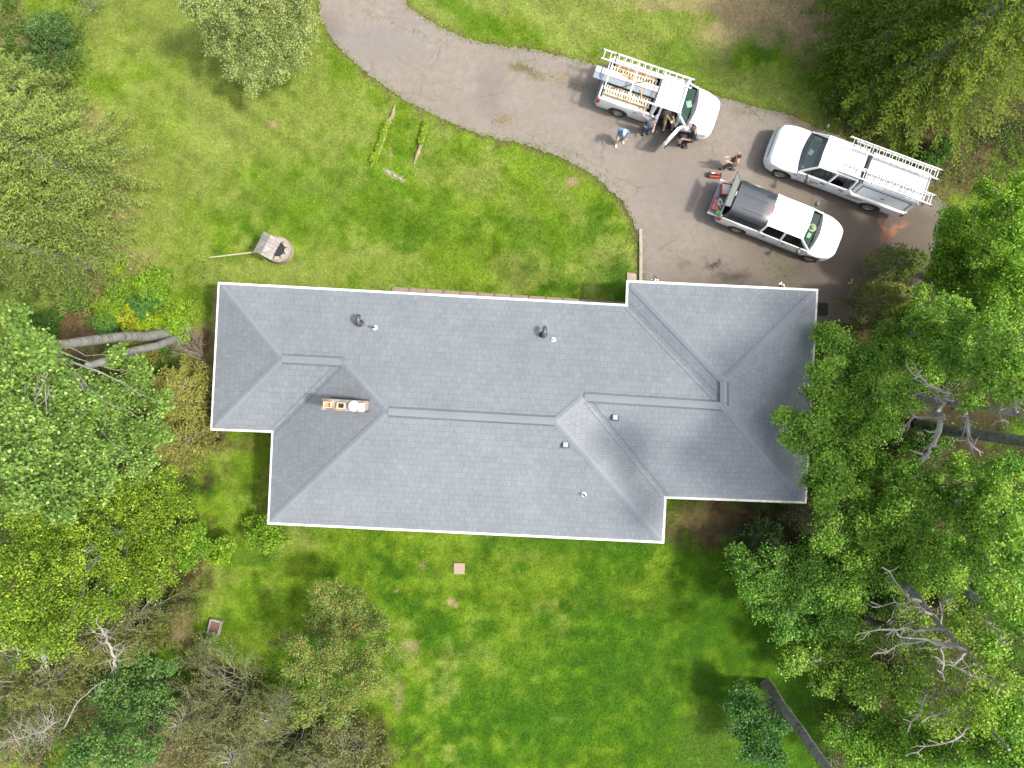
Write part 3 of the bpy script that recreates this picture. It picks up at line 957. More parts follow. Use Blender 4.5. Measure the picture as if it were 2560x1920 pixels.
# chimney: top seen at displayed (694..788, 860..890)
zt = 5.1
c4 = [dp(696, 861, zt), dp(694, 885, zt), dp(787, 890, zt), dp(789, 866, zt)]
ch = MB()
def ring(pts, z): return [(p[0], p[1], z) for p in pts]
cen = sum(c4, Vector()) / 4
def sc(pts, k): return [cen + (p - cen) * k if False else Vector((cen.x + (p.x - cen.x) * k, cen.y + (p.y - cen.y) * (1 - (1 - k) * 2.5), 0)) for p in pts]
inn = sc(c4, 0.95)
ch.add(ring(inn, 2.4) + ring(inn, zt - 0.1), [(0, 1, 5, 4), (1, 2, 6, 5), (2, 3, 7, 6), (3, 0, 4, 7)])
chimney = ch.build("chimney", M['brick'], house)
m, nt, b = new_mat("stained_chimney_crown")
tc = N(nt, "ShaderNodeTexCoord").outputs["Object"]
f = noise(nt, tc, 2.4, 5, 0.65)
c = mixc(nt, ramp(nt, f, 0.4, 0.6), (0.16, 0.135, 0.105), (0.34, 0.30, 0.25))
c = mixc(nt, ramp(nt, noise(nt, tc, 3.5, 4, 0.7), 0.56, 0.66), c, (0.5, 0.22, 0.09))
nt.links.new(c, b.inputs["Base Color"]); b.inputs["Roughness"].default_value = 0.9
mb = MB(); mb.add(ring(c4, zt - 0.1) + ring(c4, zt), [(0, 1, 5, 4), (1, 2, 6, 5), (2, 3, 7, 6), (3, 0, 4, 7), (4, 5, 6, 7), (3, 2, 1, 0)])
mb.build("crown_slab", m, chimney)
ax = (c4[3] - c4[0]).normalized(); Rz = Matrix.Rotation(math.atan2(ax.y, ax.x), 4, 'Z')


def flue(px, py, fill):
    p = dp(px, py, zt + 0.1)
    T = Matrix.Translation(p) @ Rz
    mb = MB()
    for s_ in (-1, 1):
        mb.box((s_ * 0.14, 0, 0), (0.035, 0.24, 0.22), T); mb.box((0, s_ * 0.105, 0), (0.25, 0.03, 0.22), T)
    o = mb.build("flue", M['clay'], chimney, bevel=0.008)
    MB().box((0, 0, -0.07), (0.25, 0.18, 0.02), T).build("flue_opening", fill, o)


flue(708, 874, M['wood_orange']); flue(737, 876, M['black'])
p = dp(764, 877, zt + 0.16)
dome = MB().lathe([(0.20, 0.0), (0.21, 0.03), (0.17, 0.08), (0.09, 0.12), (0.015, 0.13)], 24, Matrix.Translation(p)).lathe([(0.09, -0.2), (0.09, 0.0)], 16, Matrix.Translation(p)).build("chimney_cap", M['white_clean'], chimney, smooth=40)
mb = MB(); pp = dp(781, 880, zt + .06); mb.box((0, 0, 0), (0.22, 0.34, 0.12), Matrix.Translation(pp) @ Rz).box((-0.2, 0.09, 0.02), (0.25, 0.07, 0.05), Matrix.Translation(pp) @ Rz)
mb.build("flashing_block", M['white'], chimney, bevel=0.02)
# cricket and lead flashing round the chimney foot
fl = MB()
for s_, (a, b2) in enumerate([(c4[0], c4[3]), (c4[1], c4[2])]):
    z = roof_z(cen.x, cen.y)
    fl.beam(Vector((a.x, a.y, roof_z(a.x, a.y) + .03)), Vector((b2.x, b2.y, roof_z(b2.x, b2.y) + .03)), 0.1, 0.03)
fl.build("chimney_flashing", M['line_sh'], house)


def gooseneck(px, py, ang, tilt):
    p = on_roof(px, py)
    T = Matrix.Translation(p) @ Matrix.Rotation(math.radians(ang), 4, 'Z')
    mb = MB()
    pts = [(0, 0, -0.05), (0, 0, 0.28)]
    for a in range(0, 200, 20):
        t = math.radians(a); pts.append((0, 0.15 - 0.15 * math.cos(t), 0.30 + 0.15 * math.sin(t)))
    mb.tube([T @ Vector(q) for q in pts], 0.095, 14)
    o = mb.build("gooseneck_vent", M['galv_dark'], house, smooth=40)
    MB().lathe([(0.19, 0.005), (0.19, 0.02), (0.1, 0.05)], 20, T).build("vent_flashing", M['black'], o)


M['galv_dark'] = simple("dark_vent_metal", (0.10, 0.105, 0.11), 0.4, 0.3)
gooseneck(778, 700, 0, 0); gooseneck(1174, 725, -8, 0)


def pipe_vent(px, py, h):
    p = on_roof(px, py)
    T = Matrix.Translation(p)
    mb = MB().lathe([(0.045, -0.05), (0.045, h), (0.034, h), (0.034, h - 0.05)], 14, T, cap=False).lathe([(0.034, h - 0.05), (0.001, h - 0.051)], 14, T, cap=False)
    o = mb.build("pipe_vent", M['galv_dark'], house, smooth=40)
    MB().lathe([(0.115, 0.0), (0.11, 0.03), (0.06, 0.06), (0.046, 0.07)], 22, T).build("boot_collar", M['white_clean'], o, smooth=50)


pipe_vent(810, 708, 0.42); pipe_vent(1195, 734, 0.12); pipe_vent(1261, 1068, 0.36)


def box_vent(px, py):
    p = on_roof(px, py)
    T = Matrix.Translation(p) @ Matrix.Rotation(math.radians(-3), 4, 'Z')
    o = MB().box((0, 0, 0.075), (0.21, 0.21, 0.15), T, taper=0.92).build("box_vent", M['galv'], house, bevel=0.008)
    MB().box((0, -0.02, 0.012), (0.38, 0.28, 0.02), T).build("vent_flange", M['line_sh'], o)
    MB().box((0, -0.108, 0.06), (0.18, 0.03, 0.09), T).build("vent_mouth", M['black'], o)


box_vent(1328, 901); box_vent(1221, 960)

# ---------------------------------------------------------------- hard landscape by the house
m_pav = simple("brown_concrete_paver", (0.26, 0.2, 0.155), 0.9, 0, 0.25, 4, dirt=(0.14, 0.11, 0.08), bmp=0.3)
p0, p1 = dp(846, 632), dp(1362, 666)
nP = 14
for i in range(nP):
    a, b2 = p0.lerp(p1, i / nP), p0.lerp(p1, (i + 1) / nP)
    c_ = (a + b2) / 2; L = (b2 - a).length
    T = Matrix.Translation((c_.x, c_.y, 0.01)) @ Matrix.Rotation(math.atan2((p1 - p0).y, (p1 - p0).x) + random.uniform(-.01, .01), 4, 'Z')
    o = MB().box((0, 0, 0), (L - 0.03, 0.54, 0.07)).build("paver", m_pav, None, bevel=0.01)
    o.matrix_world = T
    tagp(o, "brown concrete paver in the row laid along the front eave", "paver", "pavers along the front wall")
m_con = simple("weathered_tan_concrete", (0.36, 0.3, 0.24), 0.9, 0, 0.15, 3, dirt=(0.27, 0.21, 0.16), bmp=0.3)
o = fill_poly("side_path", [dp(1350, 672, .035), dp(1355, 588, .035), dp(1375, 592, .035), dp(1374, 675, .035)], m_con); tagp(o, "tan concrete strip beside the wing", kind="structure")
ks = [dp(1383, 495), dp(1384, 540), dp(1383.5, 600), dp(1383, 625)]
mb = MB()
for i in range(3): mb.beam(ks[i] + Vector((0, 0, .03)), ks[i + 1] + Vector((0, 0, .03)), 0.14, 0.13)
o = mb.build("kerb", m_con, None); tagp(o, "low pale concrete kerb between lawn and driveway", "kerb")
o = MB().box((0, 0, 0), (0.52, 0.52, 0.08)).build("concrete_pad", simple("sandy_concrete", (0.33, 0.255, 0.17), .9, 0, .1, 5, dirt=(.27, .235, .2), bmp=.4), None, bevel=.012)
o.matrix_world = Matrix.Translation(dp(992, 1228, .03)) @ Matrix.Rotation(math.radians(-1.5), 4, 'Z'); tagp(o, "square sandy concrete slab alone on the back lawn", "concrete slab")
mb = MB().prism([(-.62, -.3), (.55, -.3), (.62, -.22), (.62, .22), (.55, .3), (-.62, .3)], 0.02)
o = mb.build("door_mat", simple("black_rubber_mat", (0.018, 0.016, 0.014), .9), None); o.matrix_world = Matrix.Translation(dp(1760, 668, .04)); tagp(o, "dark rubber mat lying beside the east wall", "mat")


# ---------------------------------------------------------------- pickups (local: x forward, y left, origin under rear axle)
def interp(x, tab):
    for (x0, y0), (x1, y1) in zip(tab, tab[1:]):
        if x <= x1:
            t = (x - x0) / (x1 - x0) if x1 > x0 else 0
            return y0 + (y1 - y0) * max(0, min(1, t))
    return tab[-1][1]


def smooth_interp(x, tab):
    for (x0, y0), (x1, y1) in zip(tab, tab[1:]):
        if x <= x1:
            t = max(0, min(1, (x - x0) / (x1 - x0)))
            t = t * t * (3 - 2 * t)
            return y0 + (y1 - y0) * t
    return tab[-1][1]


def pickup(P, root):
    wb, W = P['wb'], P['W']; rear, nose = P['rear'], P['nose']
    bed_f, cab_r, cowl, belt, bedz, hood0, hood1 = P['bed_f'], P['cab_r'], P['cowl'], P['belt'], P['bedz'], P['hood0'], P['hood1']
    roofz, ws_top, roof_r, rw = P['roofz'], P['ws_top'], P['roof_r'], P['rw']
    ar = P['arch']; wr = P['wheel_r']
    door = P.get('open_door')
    xs = set([rear, rear + 0.03, rear + .08, bed_f, bed_f + .012, cab_r - .01, cab_r + .012, cab_r + .12, cowl - .012, cowl, nose])
    x = rear
    while x < nose - .5: xs.add(round(x, 3)); x += 0.12
    for k in range(11): xs.add(nose - 0.5 * (1 - math.sin(k / 10 * math.pi / 2)))
    for xa in (0, wb):
        for k in range(13):
            xs.add(xa - ar * math.cos(k / 12 * math.pi))
    if door: xs.update(door)
    xs = sorted(v for v in xs if rear <= v <= nose)
    ys = [xs[0]]
    for v in xs[1:]:
        if v - ys[-1] > 0.004: ys.append(v)
    xs = ys

    def halfw(x):
        w = W
        if x > nose - P['nr']:
            t = (x - (nose - P['nr'])) / P['nr']
            w = W * (1 - P['ntap'] * t ** 2.2) - P.get('ncor', .24) * max(0, (t - .6) / .4) ** 3.2
        if x < rear + .12: w -= 0.04 * (1 - (x - rear) / .12)
        for xa in (0, wb):
            dd = abs(x - xa)
            if dd < ar + .08: w += 0.03 * (1 - (dd / (ar + .08)) ** 2)
        return w

    def section(x):
        w = halfw(x)
        zb = P['sill']
        for xa in (0, wb):
            dd = abs(x - xa)
            if dd <= ar: zb = max(zb, wr + math.sqrt(max(0, ar * ar - dd * dd)) * 0.98)
        if x > nose - .12: zb = max(zb, P['sill'] + .05)
        if x >= cowl:   # hood
            t = (x - cowl) / (nose - cowl)
            top = hood1 + (hood0 - hood1) * t ** 1.5 - max(0, (t - .9) / .1) ** 2 * P.get('drop', .16)
            sh = top - 0.09
            zb2 = min(zb + .08, sh - .1)
            return [(w * .97, zb), (w, zb2), (w * 1.0, (zb2 + sh) / 2), (w * .985, sh), (w * .90, top - .015), (w * .72, top + .015), (w * .4, top + .03), (0, top + .035)]
        z_rail = bedz if x <= bed_f + .006 else belt
        fl = P['floor']
        zb2 = min(zb + .08, z_rail - .12)
        pin = w - (.13 if x <= bed_f + .006 else .10)
        if P.get('topped') and False: pass
        solid = bed_f < x < cab_r
        if solid: fl = z_rail - .25
        return [(w * .97, zb), (w, zb2), (w * 1.0, (zb2 + z_rail) / 2), (w * .985, z_rail - .07), (w * .965, z_rail - .01), (pin, z_rail), (pin - .01, fl), (0, fl)]

    mb = MB()
    secs = [section(x) for x in xs]
    n = 8
    for x, s_ in zip(xs, secs):
        for y, z in s_: mb.v.append((x, y, z))
        for y, z in s_: mb.v.append((x, -y, z))
    for i in range(len(xs) - 1):
        mid = (xs[i] + xs[i + 1]) / 2
        for side in (0, 1):
            for k in range(n - 1):
                if door and side == (0 if P['door_side'] > 0 else 1) and door[0] <= mid <= door[1] and 1 <= k <= 5: continue
                a = i * 2 * n + side * n + k; b = (i + 1) * 2 * n + side * n + k
                mb.f.append([a, a + 1, b + 1, b]); mb.mi.append(1 if (k == 6 and mid < cowl) or (k == 5 and mid < cowl) else 0)
    last = (len(xs) - 1) * 2 * n
    for e in (0, last):
        for k in range(n - 1):
            if e == 0 and P.get('tail_open', False) and k >= 4: continue
            mb.f.append([e + k, e + k + 1, e + n + k + 1, e + n + k]); mb.mi.append(0)
    body = mb.build("body", [M['paint_white'], P.get('liner', M['dark'])], root, smooth=32)
    # under-structure
    mb = MB()
    mb.box(((cab_r + cowl) / 2, 0, .42), (cowl - cab_r, 2 * (W - .12), .22))
    mb.box(((rear + nose) / 2, 0, .5), (nose - rear - .5, 1.1, .3))
    mb.box((wb, 0, .72), (ar * 2.1, 2 * (W - .16), .5)); mb.box((0, 0, .62), (ar * 2.1, 2 * (W - .2), .28))
    mb.build("chassis", M['dark'], root)
    if P.get('bed_wall', True):
        MB().box((bed_f + .02, 0, (P['floor'] + bedz) / 2), (.05, 2 * (W - .12), bedz - P['floor'])).build("bed_headboard", M['paint_white'], root)
    # wheels
    for xa in (0, wb):
        for sg in (-1, 1):
            T = Matrix.Translation((xa, sg * (W - .125), wr)) @ Matrix.Rotation(math.radians(-90 * sg), 4, 'X')
            ty = MB().lathe([(wr * .62, -.12), (wr * .93, -.13), (wr, -.09), (wr, .09), (wr * .93, .13), (wr * .62, .12)], 32, T, cap=False).build("wheel", M['tyre'], root, smooth=40)
            r = MB()
            r.lathe([(wr * .64, -.11), (wr * .64, .115), (wr * .58, .12), (wr * .55, .07)], 28, T, cap=False)
            r.lathe([(wr * .56, .04), (.001, .045)], 28, T, cap=False)
            r.lathe([(.075, .04), (.07, .11), (.001, .115)], 14, T, cap=False)
            for k in range(P.get('spokes', 6)):
                a = 2 * math.pi * k / P.get('spokes', 6)
                r.box((wr * .34, 0, .09), (wr * .46, .07, .04), T @ Matrix.Rotation(a, 4, 'Z'))
            r.build("rim", P['rim'], ty)
    # greenhouse
    wbt = W - .07
    zb_, zt_ = belt - .01, roofz
    A = {s: dict(rb=Vector((cab_r + .03, s * wbt, zb_)), rt=Vector((roof_r, s * rw, zt_ - .05)), ft=Vector((ws_top, s * rw, zt_ - .06)), fb=Vector((cowl - .06, s * (wbt - .02), zb_ + .02))) for s in (-1, 1)}
    mb = MB()
    # roof panel with crown and rounded rim
    NX, NY = 14, 10
    g = []
    for i in range(NX + 1):
        for j in range(NY + 1):
            u = i / NX; v = j / NY * 2 - 1
            bow = .06 * (1 - v * v)
            x = (roof_r - .03) + (ws_top + bow + .03 - roof_r + .03) * u
            e = max(abs(v), 0)
            z = zt_ + .02 - .065 * max(0, (e - .72) / .28) ** 2 - .05 * max(0, (u - .85) / .15) ** 2 - .035 * max(0, (.1 - u) / .1) ** 2
            mb.v.append((x, v * (rw + .02), z)); g.append(len(mb.v) - 1)
    for i in range(NX):
        for j in range(NY):
            a = i * (NY + 1) + j
            mb.f.append([a, a + NY + 1, a + NY + 2, a + 1]); mb.mi.append(0)
    mb.build("cab_roof", M['paint_white'], root, smooth=50)
    pl = MB()
    for s in (-1, 1):
        q = A[s]
        pl.beam(q['fb'], q['ft'], .075, .06, (0, s, .3))
        pl.beam(q['rb'], q['rt'], .10, .09, (1, 0, 0))
        pl.beam(q['rt'] + Vector((-.02, 0, 0)), q['ft'] + Vector((.03, 0, 0)), .055, .05)
        for xd in P.get('pillars', []):
            t = (xd - cab_r) / (cowl - cab_r)
            b_ = Vector((xd, s * wbt, zb_)); xt = roof_r + (ws_top - roof_r) * min(1, max(0, (xd - cab_r - .1) / (ws_top - cab_r)))
            pl.beam(b_, Vector((min(xt, ws_top - .05), s * rw, zt_ - .05)), .09, .06, (0, s, 0))
    pl.beam(A[-1]['rt'], A[1]['rt'], .08, .06)
    pl.beam(A[-1]['rb'], A[1]['rb'], .08, .08)
    pl.beam(A[-1]['ft'] + Vector((.03, 0, .0)), A[1]['ft'] + Vector((.03, 0, 0)), .08, .05)
    pl.build("cab_pillar_frame", M['paint_white'], root)
    # windscreen (curved) and cowl
    wsn = MB(); K = 10
    for i in range(K + 1):
        v = i / K * 2 - 1
        bow = .13 * (1 - v * v)
        wsn.v.append((cowl - .07 + bow * .9, v * (wbt - .06), zb_ + .03)); wsn.v.append((ws_top + .05 + bow * .45, v * (rw - .04), zt_ - .045))
    for i in range(K):
        wsn.f.append([2 * i, 2 * i + 2, 2 * i + 3, 2 * i + 1]); wsn.mi.append(0)
    wsn.build("windscreen", M['glass_car'], root, smooth=60)
    cw = MB()
    for i in range(K + 1):
        v = i / K * 2 - 1; bow = .13 * (1 - v * v)
        x = cowl - .09 + bow * .9
        for dx, z in ((0.0, zb_ + .012), (.02, zb_ + .03), (.17, zb_ + .018 if False else hood1 + .022)):
            cw.v.append((x + dx * (1.0 - .35 * abs(v)), v * (wbt - .035), z))
    for i in range(K):
        for k in range(2):
            a = 3 * i + k
            cw.f.append([a, a + 3, a + 4, a + 1]); cw.mi.append(0)
    cwo = cw.build("cowl_panel", M['cowl'], root, smooth=60)
    wp = MB()
    for y0, y1 in ((-.55, .05), (.0, .6)):
        wp.beam((cowl + .03, y0, zb_ + .075), (cowl - .02 + .06, y1, zb_ + .085), .022, .015)
    wp.build("wiper", M['black'], cwo)
    # side glass
    for s in (-1, 1):
        q = A[s]
        edges = [cab_r + .14] + list(P.get('pillars', [])) + [cowl - .22]
        for a_, b_ in zip(edges, edges[1:]):
            if door and s == P['door_side'] and a_ >= door[0] - .15: continue
            if P.get('side_glass_skip') and (a_ < P['side_glass_skip']): pass
            def top(xd): return min(max(roof_r + .06, xd - .02 if xd < ws_top else ws_top), ws_top)
            a2, b2 = a_ + .05, b_ - .03
            xt0, xt1 = top(a2) , min(ws_top - .02, b2)
            if xt1 - xt0 < .1: xt1 = xt0 + .12
            zlo, zhi = zb_ + .015, zt_ - .075
            ylo, yhi = wbt + .005, rw + .012
            vs = [(a2, s * ylo, zlo), (b2, s * ylo, zlo), (xt1, s * yhi, zhi), (xt0, s * yhi, zhi)]
            mat = P['side_glass'][0] if a_ < P.get('dark_to', -9) else P['side_glass'][1]
            MB().add(vs, [(0, 1, 2, 3)]).build("side_window", mat, root)
    MB().add([(cab_r + .03, -(wbt - .12), zb_ + .05), (cab_r + .03, wbt - .12, zb_ + .05), (roof_r - .01, rw - .08, zt_ - .09), (roof_r - .01, -(rw - .08), zt_ - .09)], [(0, 1, 2, 3)]).build("rear_window", M['glass_dark'], root)
    # interior
    i_ = MB()
    i_.box((cowl - .30, 0, belt - .13), (.5, 2 * (W - .16), .2))
    dash = i_.build("dashboard", M['dark_dash'], root, bevel=.04)
    st = MB()
    rows = P['seats']
    for xr in rows:
        for y in ((-.38, .38) if P.get('split_seats', True) else (0,)):
            wdt = .55 if P.get('split_seats', True) else 1.4
            st.box((xr, y, .78), (.52, wdt, .16)); st.box((xr - .3, y, 1.08), (.16, wdt, .6)); st.box((xr - .34, y, 1.46), (.1, wdt * .5, .17))
    st.build("seat", M['seat'], root, bevel=.03)
    sw = MB(); sw.tube([Vector((cowl - .72 + .05 * math.sin(a), P.get('wheel_y', .38) + .18 * math.cos(a), belt - .08 + .17 * math.sin(a))) for a in [2 * math.pi * k / 16 for k in range(16)]], .015, 6, closed=True)
    sw.build("steering_wheel", M['black'], root)
    # lamps, grille, bumpers
    for s in (-1, 1):
        xh = nose - .24; yh = halfw(xh) - .10
        MB().box((0, 0, 0), (.34, .16, .15), Matrix.Translation((xh, s * yh, P['lamp_z'])) @ Matrix.Rotation(-s * .75, 4, 'Z'), taper=.85).build("headlight", M['head'], root, bevel=.03)
        MB().box((rear + .05, s * (W - .035), bedz - .28), (.16, .1, .38)).build("tail_lamp", M['tail'], root, bevel=.02)
    MB().box((nose - .015, 0, P['lamp_z'] - .1), (.05, 2 * halfw(nose) - .05, .24)).build("grille", P.get('grille', M['black']), root, bevel=.02)
    bp = MB()
    oxs = [nose - .5 + .5 * math.sin(k / 7 * math.pi / 2) for k in range(8)]
    ol = [(x, -halfw(x)) for x in oxs] + [(nose + .015, -halfw(nose) * .5), (nose + .02, 0), (nose + .015, halfw(nose) * .5)] + [(x, halfw(x)) for x in oxs[::-1]]
    Kb = len(ol) - 1
    for x, y in ol:
        for o_, z in ((.0, P['bump_z'] - .12), (P.get('bump_out', .03), P['bump_z']), (.0, P['bump_z'] + .12), (-.14, P['bump_z'] + .12), (-.14, P['bump_z'] - .12)):
            ln_ = math.hypot(x - (nose - .9), y); bp.v.append((x + o_ * (x - (nose - .9)) / ln_, y + o_ * y / ln_, z))
    for i in range(Kb):
        for k in range(5):
            a = i * 5 + k; b = i * 5 + (k + 1) % 5
            bp.f.append([a, a + 5, b + 5, b]); bp.mi.append(0)
    bp.build("front_bumper", P['bump_mat'], root, smooth=40)
    MB().box((rear - .03, 0, P['bump_z'] - .02), (.16, 2 * W - .1, .2)).build("rear_bumper", P['rbump_mat'], root, bevel=.03)
    # door lines and handles
    ln = MB()
    for xd in P['door_lines']:
        for s in (-1, 1):
            if door and s == P['door_side'] and door[0] - .1 <= xd <= door[1] + .1: continue
            zz = [P['sill'] + .09, .8, belt - .06]
            ln.beam((xd, s * (W + .003), zz[0]), (xd, s * (W * .99 + .003), zz[2]), .018, .008, (0, s, 0))
    for s in (-1, 1):
        if not (door and s == P['door_side']): ln.beam((P['door_lines'][0], s * (W + .004), P['sill'] + .1), (P['door_lines'][-1], s * (W + .004), P['sill'] + .1), .018, .008, (0, s, 0))
    ln.build("panel_gap", M['line_sh'], root)
    for xd in P['handles']:
        for s in (-1, 1):
            if door and s == P['door_side'] and door[0] <= xd <= door[1]: continue
            MB().box((xd, s * (W + .012), belt - .17), (.2, .04, .06)).build("door_handle", M['black'], root, bevel=.012)
    # mirrors
    for s in (-1, 1):
        if door and s == P['door_side']: continue
        b_ = Vector((P['mirror_x'], s * (W - .03), belt + .05))
        e_ = b_ + Vector((-.05, s * P['mirror_out'], .06))
        o = MB().beam(b_, e_, .07, .05).build("mirror_arm", M['black'], root)
        MB().box((e_.x, e_.y, e_.z + .04), (.12, .2, P['mirror_h'])).build("mirror", M['galv_dark'], root, bevel=.03)
    # roof seams
    ln = MB()
    for s in (-1, 1): ln.beam((roof_r + .02, s * (rw - .05), zt_ + .008), (ws_top - .02, s * (rw - .05), zt_ + .008), .012, .012)
    ln.build("roof_gutter", M['galv_dark'], root)
    return body


M['dark_dash'] = simple("dark_dashboard", (0.10, 0.13, 0.115), 0.8)


def text(name, s, size, mat, parent, loc, rot, ext=0.004, sx=1.0):
    cu = bpy.data.curves.new(name, 'FONT')
    cu.body = s; cu.size = size; cu.extrude = ext; cu.offset = size * 0.015
    cu.align_x = 'CENTER'
    o = bpy.data.objects.new(name, cu); cu.materials.append(mat)
    COL.objects.link(o)
    bpy.context.view_layer.update()
    me = bpy.data.meshes.new_from_object(o.evaluated_get(bpy.context.evaluated_depsgraph_get()))
    bpy.data.objects.remove(o)
    me.name = name
    if not me.materials: me.materials.append(mat)
    o = bpy.data.objects.new(name, me); COL.objects.link(o)
    o.parent = parent; o.location = loc; o.rotation_euler = rot; o.scale = (sx, 1, 1)
    return o


# --- truck A: regular-cab work pickup with rack, passenger door open (headed right-down)
TA = thing("pickup_truck", "white single-cab pickup with open passenger door, ladder rack and lumber in its bed", "pickup truck", (5.189, 13.461, 0), math.radians(-18.63), "white pickups parked on the driveway")
PA = dict(wb=3.34, W=.99, rear=-1.08, nose=4.36, nr=1.1, ntap=.16, bed_f=1.36, cab_r=1.42, cowl=3.12, belt=1.22, bedz=1.28, hood0=1.0, hood1=1.17, roofz=1.93, ws_top=2.50, roof_r=1.52, rw=.70, arch=.48, wheel_r=.39, sill=.34,
          floor=.62, open_door=(1.78, 2.90), door_side=-1, rim=M['rim'], spokes=6, side_glass=(M['glass_dark'], M['glass_car']), pillars=[1.76], seats=[2.15], wheel_y=.38, split_seats=False, lamp_z=.86, bump_z=.56, bump_mat=M['paint_white'], rbump_mat=M['bumper_grey'],
          door_lines=[1.78, 2.90], handles=[1.95], mirror_x=2.8, mirror_out=.16, mirror_h=.22, liner=M['dark'], dark_to=1.7)
pickup(PA, TA)
MB().box((-1.05, 0, .98), (.07, 1.8, .6)).build("tailgate", M['paint_white'], TA, bevel=.015)
# open door, hinged at its front edge
hin = Vector((2.88, -.97, 0)); ang = math.radians(246)
dd = Vector((math.cos(ang), math.sin(ang), 0))
def DP(t, z, off=0.0):
    nrm = Vector((-dd.y, dd.x, 0)); return hin + dd * t + nrm * off + Vector((0, 0, z))
dm = MB()
prof = [(0, .42), (0, 1.2), (.36, 1.78), (.62, 1.86), (1.02, 1.80), (1.1, 1.24), (1.1, .42)]
lo = [(0, .42), (0, 1.2), (1.1, 1.24), (1.1, .42)]
vs = [tuple(DP(t, z, .07)) for t, z in lo] + [tuple(DP(t, z, -.07)) for t, z in lo]
dm.add(vs, [(0, 1, 2, 3), (7, 6, 5, 4)] + [(i, (i + 1) % 4, 4 + (i + 1) % 4, 4 + i) for i in range(4)])
for (a, b2) in zip(prof[1:], prof[2:6]):
    dm.beam(DP(*a), DP(*b2), .06, .07, (0, 0, 1))
door = dm.build("open_door", M['paint_white'], TA, bevel=.015)
MB().add([tuple(DP(.05, 1.22)), tuple(DP(.36, 1.74)), tuple(DP(.62, 1.82)), tuple(DP(1.0, 1.76)), tuple(DP(1.06, 1.25))], [(0, 1, 2, 3, 4)]).build("door_window", M['glass_car'], door)
MB().box((0, 0, 0), (.9, .03, .5), Matrix.Translation(DP(.55, .8, .085)) @ Matrix.Rotation(ang, 4, 'Z')).build("door_trim", M['black'], door, bevel=.01)
MB().box((0, 0, 0), (.26, .14, .2), Matrix.Translation(DP(.16, 1.33, -.2)) @ Matrix.Rotation(ang, 4, 'Z')).build("mirror", M['galv_dark'], door, bevel=.03)
text("lettering", "SFF 1", .1, M['letter'], TA, (.75, -.999, 1.02), (math.radians(90), 0, 0))
# ladder rack (bolted to the truck)
rk = MB()
HR = 2.06
for x in (-.92, .22, 1.42):
    rk.beam((x, -.80, HR), (x, .80, HR), .05, .05)
    for s in (-1, 1): rk.beam((x, s * .86, 1.27), (x, s * .80, HR), .05, .05)
for s in (-1, 1):
    rk.beam((-.95, s * .80, HR + .003), (2.62, s * .78, HR + .003), .06, .06)
rk.beam((2.56, -.80, HR), (2.5, .82, HR), .07, .05)
for s in (-1, 1): rk.beam((2.56, s * .78, HR), (2.72, s * .84, 1.25), .045, .045, (0, 1, 0))
rk.build("ladder_rack", M['ladder_white'], TA)


def ladder(name, label, cat, T, x0, x1, ys, z, rung, mat, group, rails=.085, extra=None):
    root = thing(name, label, cat, (0, 0, 0), 0, group)
    root.matrix_world = T
    for y in ys:
        MB().box(((x0 + x1) / 2, y, z), (x1 - x0, .045, rails)).build("rail", mat, root, bevel=.006)
        for xe in (x0, x1): pass
    r = MB(); x = x0 + .12
    while x < x1 - .05:
        r.tube([(x, ys[0], z), (x, ys[1], z)], .017, 6); x += rung
    o = r.build("rungs", mat, root)
    MB().box((x0, ys[0], z), (.07, .07, .12)).build("foot_cap", M['galv_dark'], root)
    MB().box((x0, ys[1], z), (.07, .07, .12)).build("foot_cap", M['galv_dark'], root)
    return root


MA = Matrix.Translation((5.189, 13.461, 0)) @ Matrix.Rotation(math.radians(-18.63), 4, 'Z')
ladder("extension_ladder", "long white ladder lying on the far rail of the single-cab pickup's rack", "ladder", MA, -1.52, 2.7, (.36, .75), HR + .09, .3, M['ladder_white'], "ladders on the trucks")
ladder("extension_ladder", "shorter white ladder section lying on top of the long white ladder", "ladder", MA, -.85, 1.5, (.41, .70), HR + .18, .3, M['ladder_white'], "ladders on the trucks", .07)


def slats(root_T, x0, x1, y0, y1, z, n, label, seed):
    root = thing("slatted_pallet", label, "pallet", (0, 0, 0), 0, "slatted pallets in the pickup bed")
    root.matrix_world = root_T
    r = random.Random(seed)
    for y in (y0 + .03, (y0 + y1) / 2, y1 - .03):
        MB().box(((x0 + x1) / 2, y, z), (x1 - x0, .05, .1)).build("runner", M['wood_pale'], root)
    sl = MB()
    st = (x1 - x0) / n
    for i in range(n):
        sl.mat = 1 if r.random() < (.5 if seed == 3 else .08) else 0
        sl.box((x0 + (i + .5) * st, (y0 + y1) / 2 + r.uniform(-.008, .008), z + .062 + r.uniform(0, .004)), (st * .60, y1 - y0, .022))
    sl.build("slats", [M['wood_pale'], M['wood_orange']], root)


slats(MA, -.95, 1.25, .14, .58, 1.29, 17, "pale slatted wooden pallet on the far side of the pickup bed, under the ladders", 1)
slats(MA, -.88, 1.25, -.72, -.28, 1.29, 17, "pale slatted wooden pallet on the near side of the pickup bed, beside the grey gutters", 2)
slats(MA, -.8, 1.2, .60, .84, 1.18, 14, "narrow orange-stained slatted pallet against the far wall of the pickup bed", 3)
# boards under the near pallet
def loc_thing(name, label, cat, T, mb, mats, group=None, **kw):
    o = mb.build(name, mats, None, **kw); o.matrix_world = T
    return tagp(o, label, cat, group)


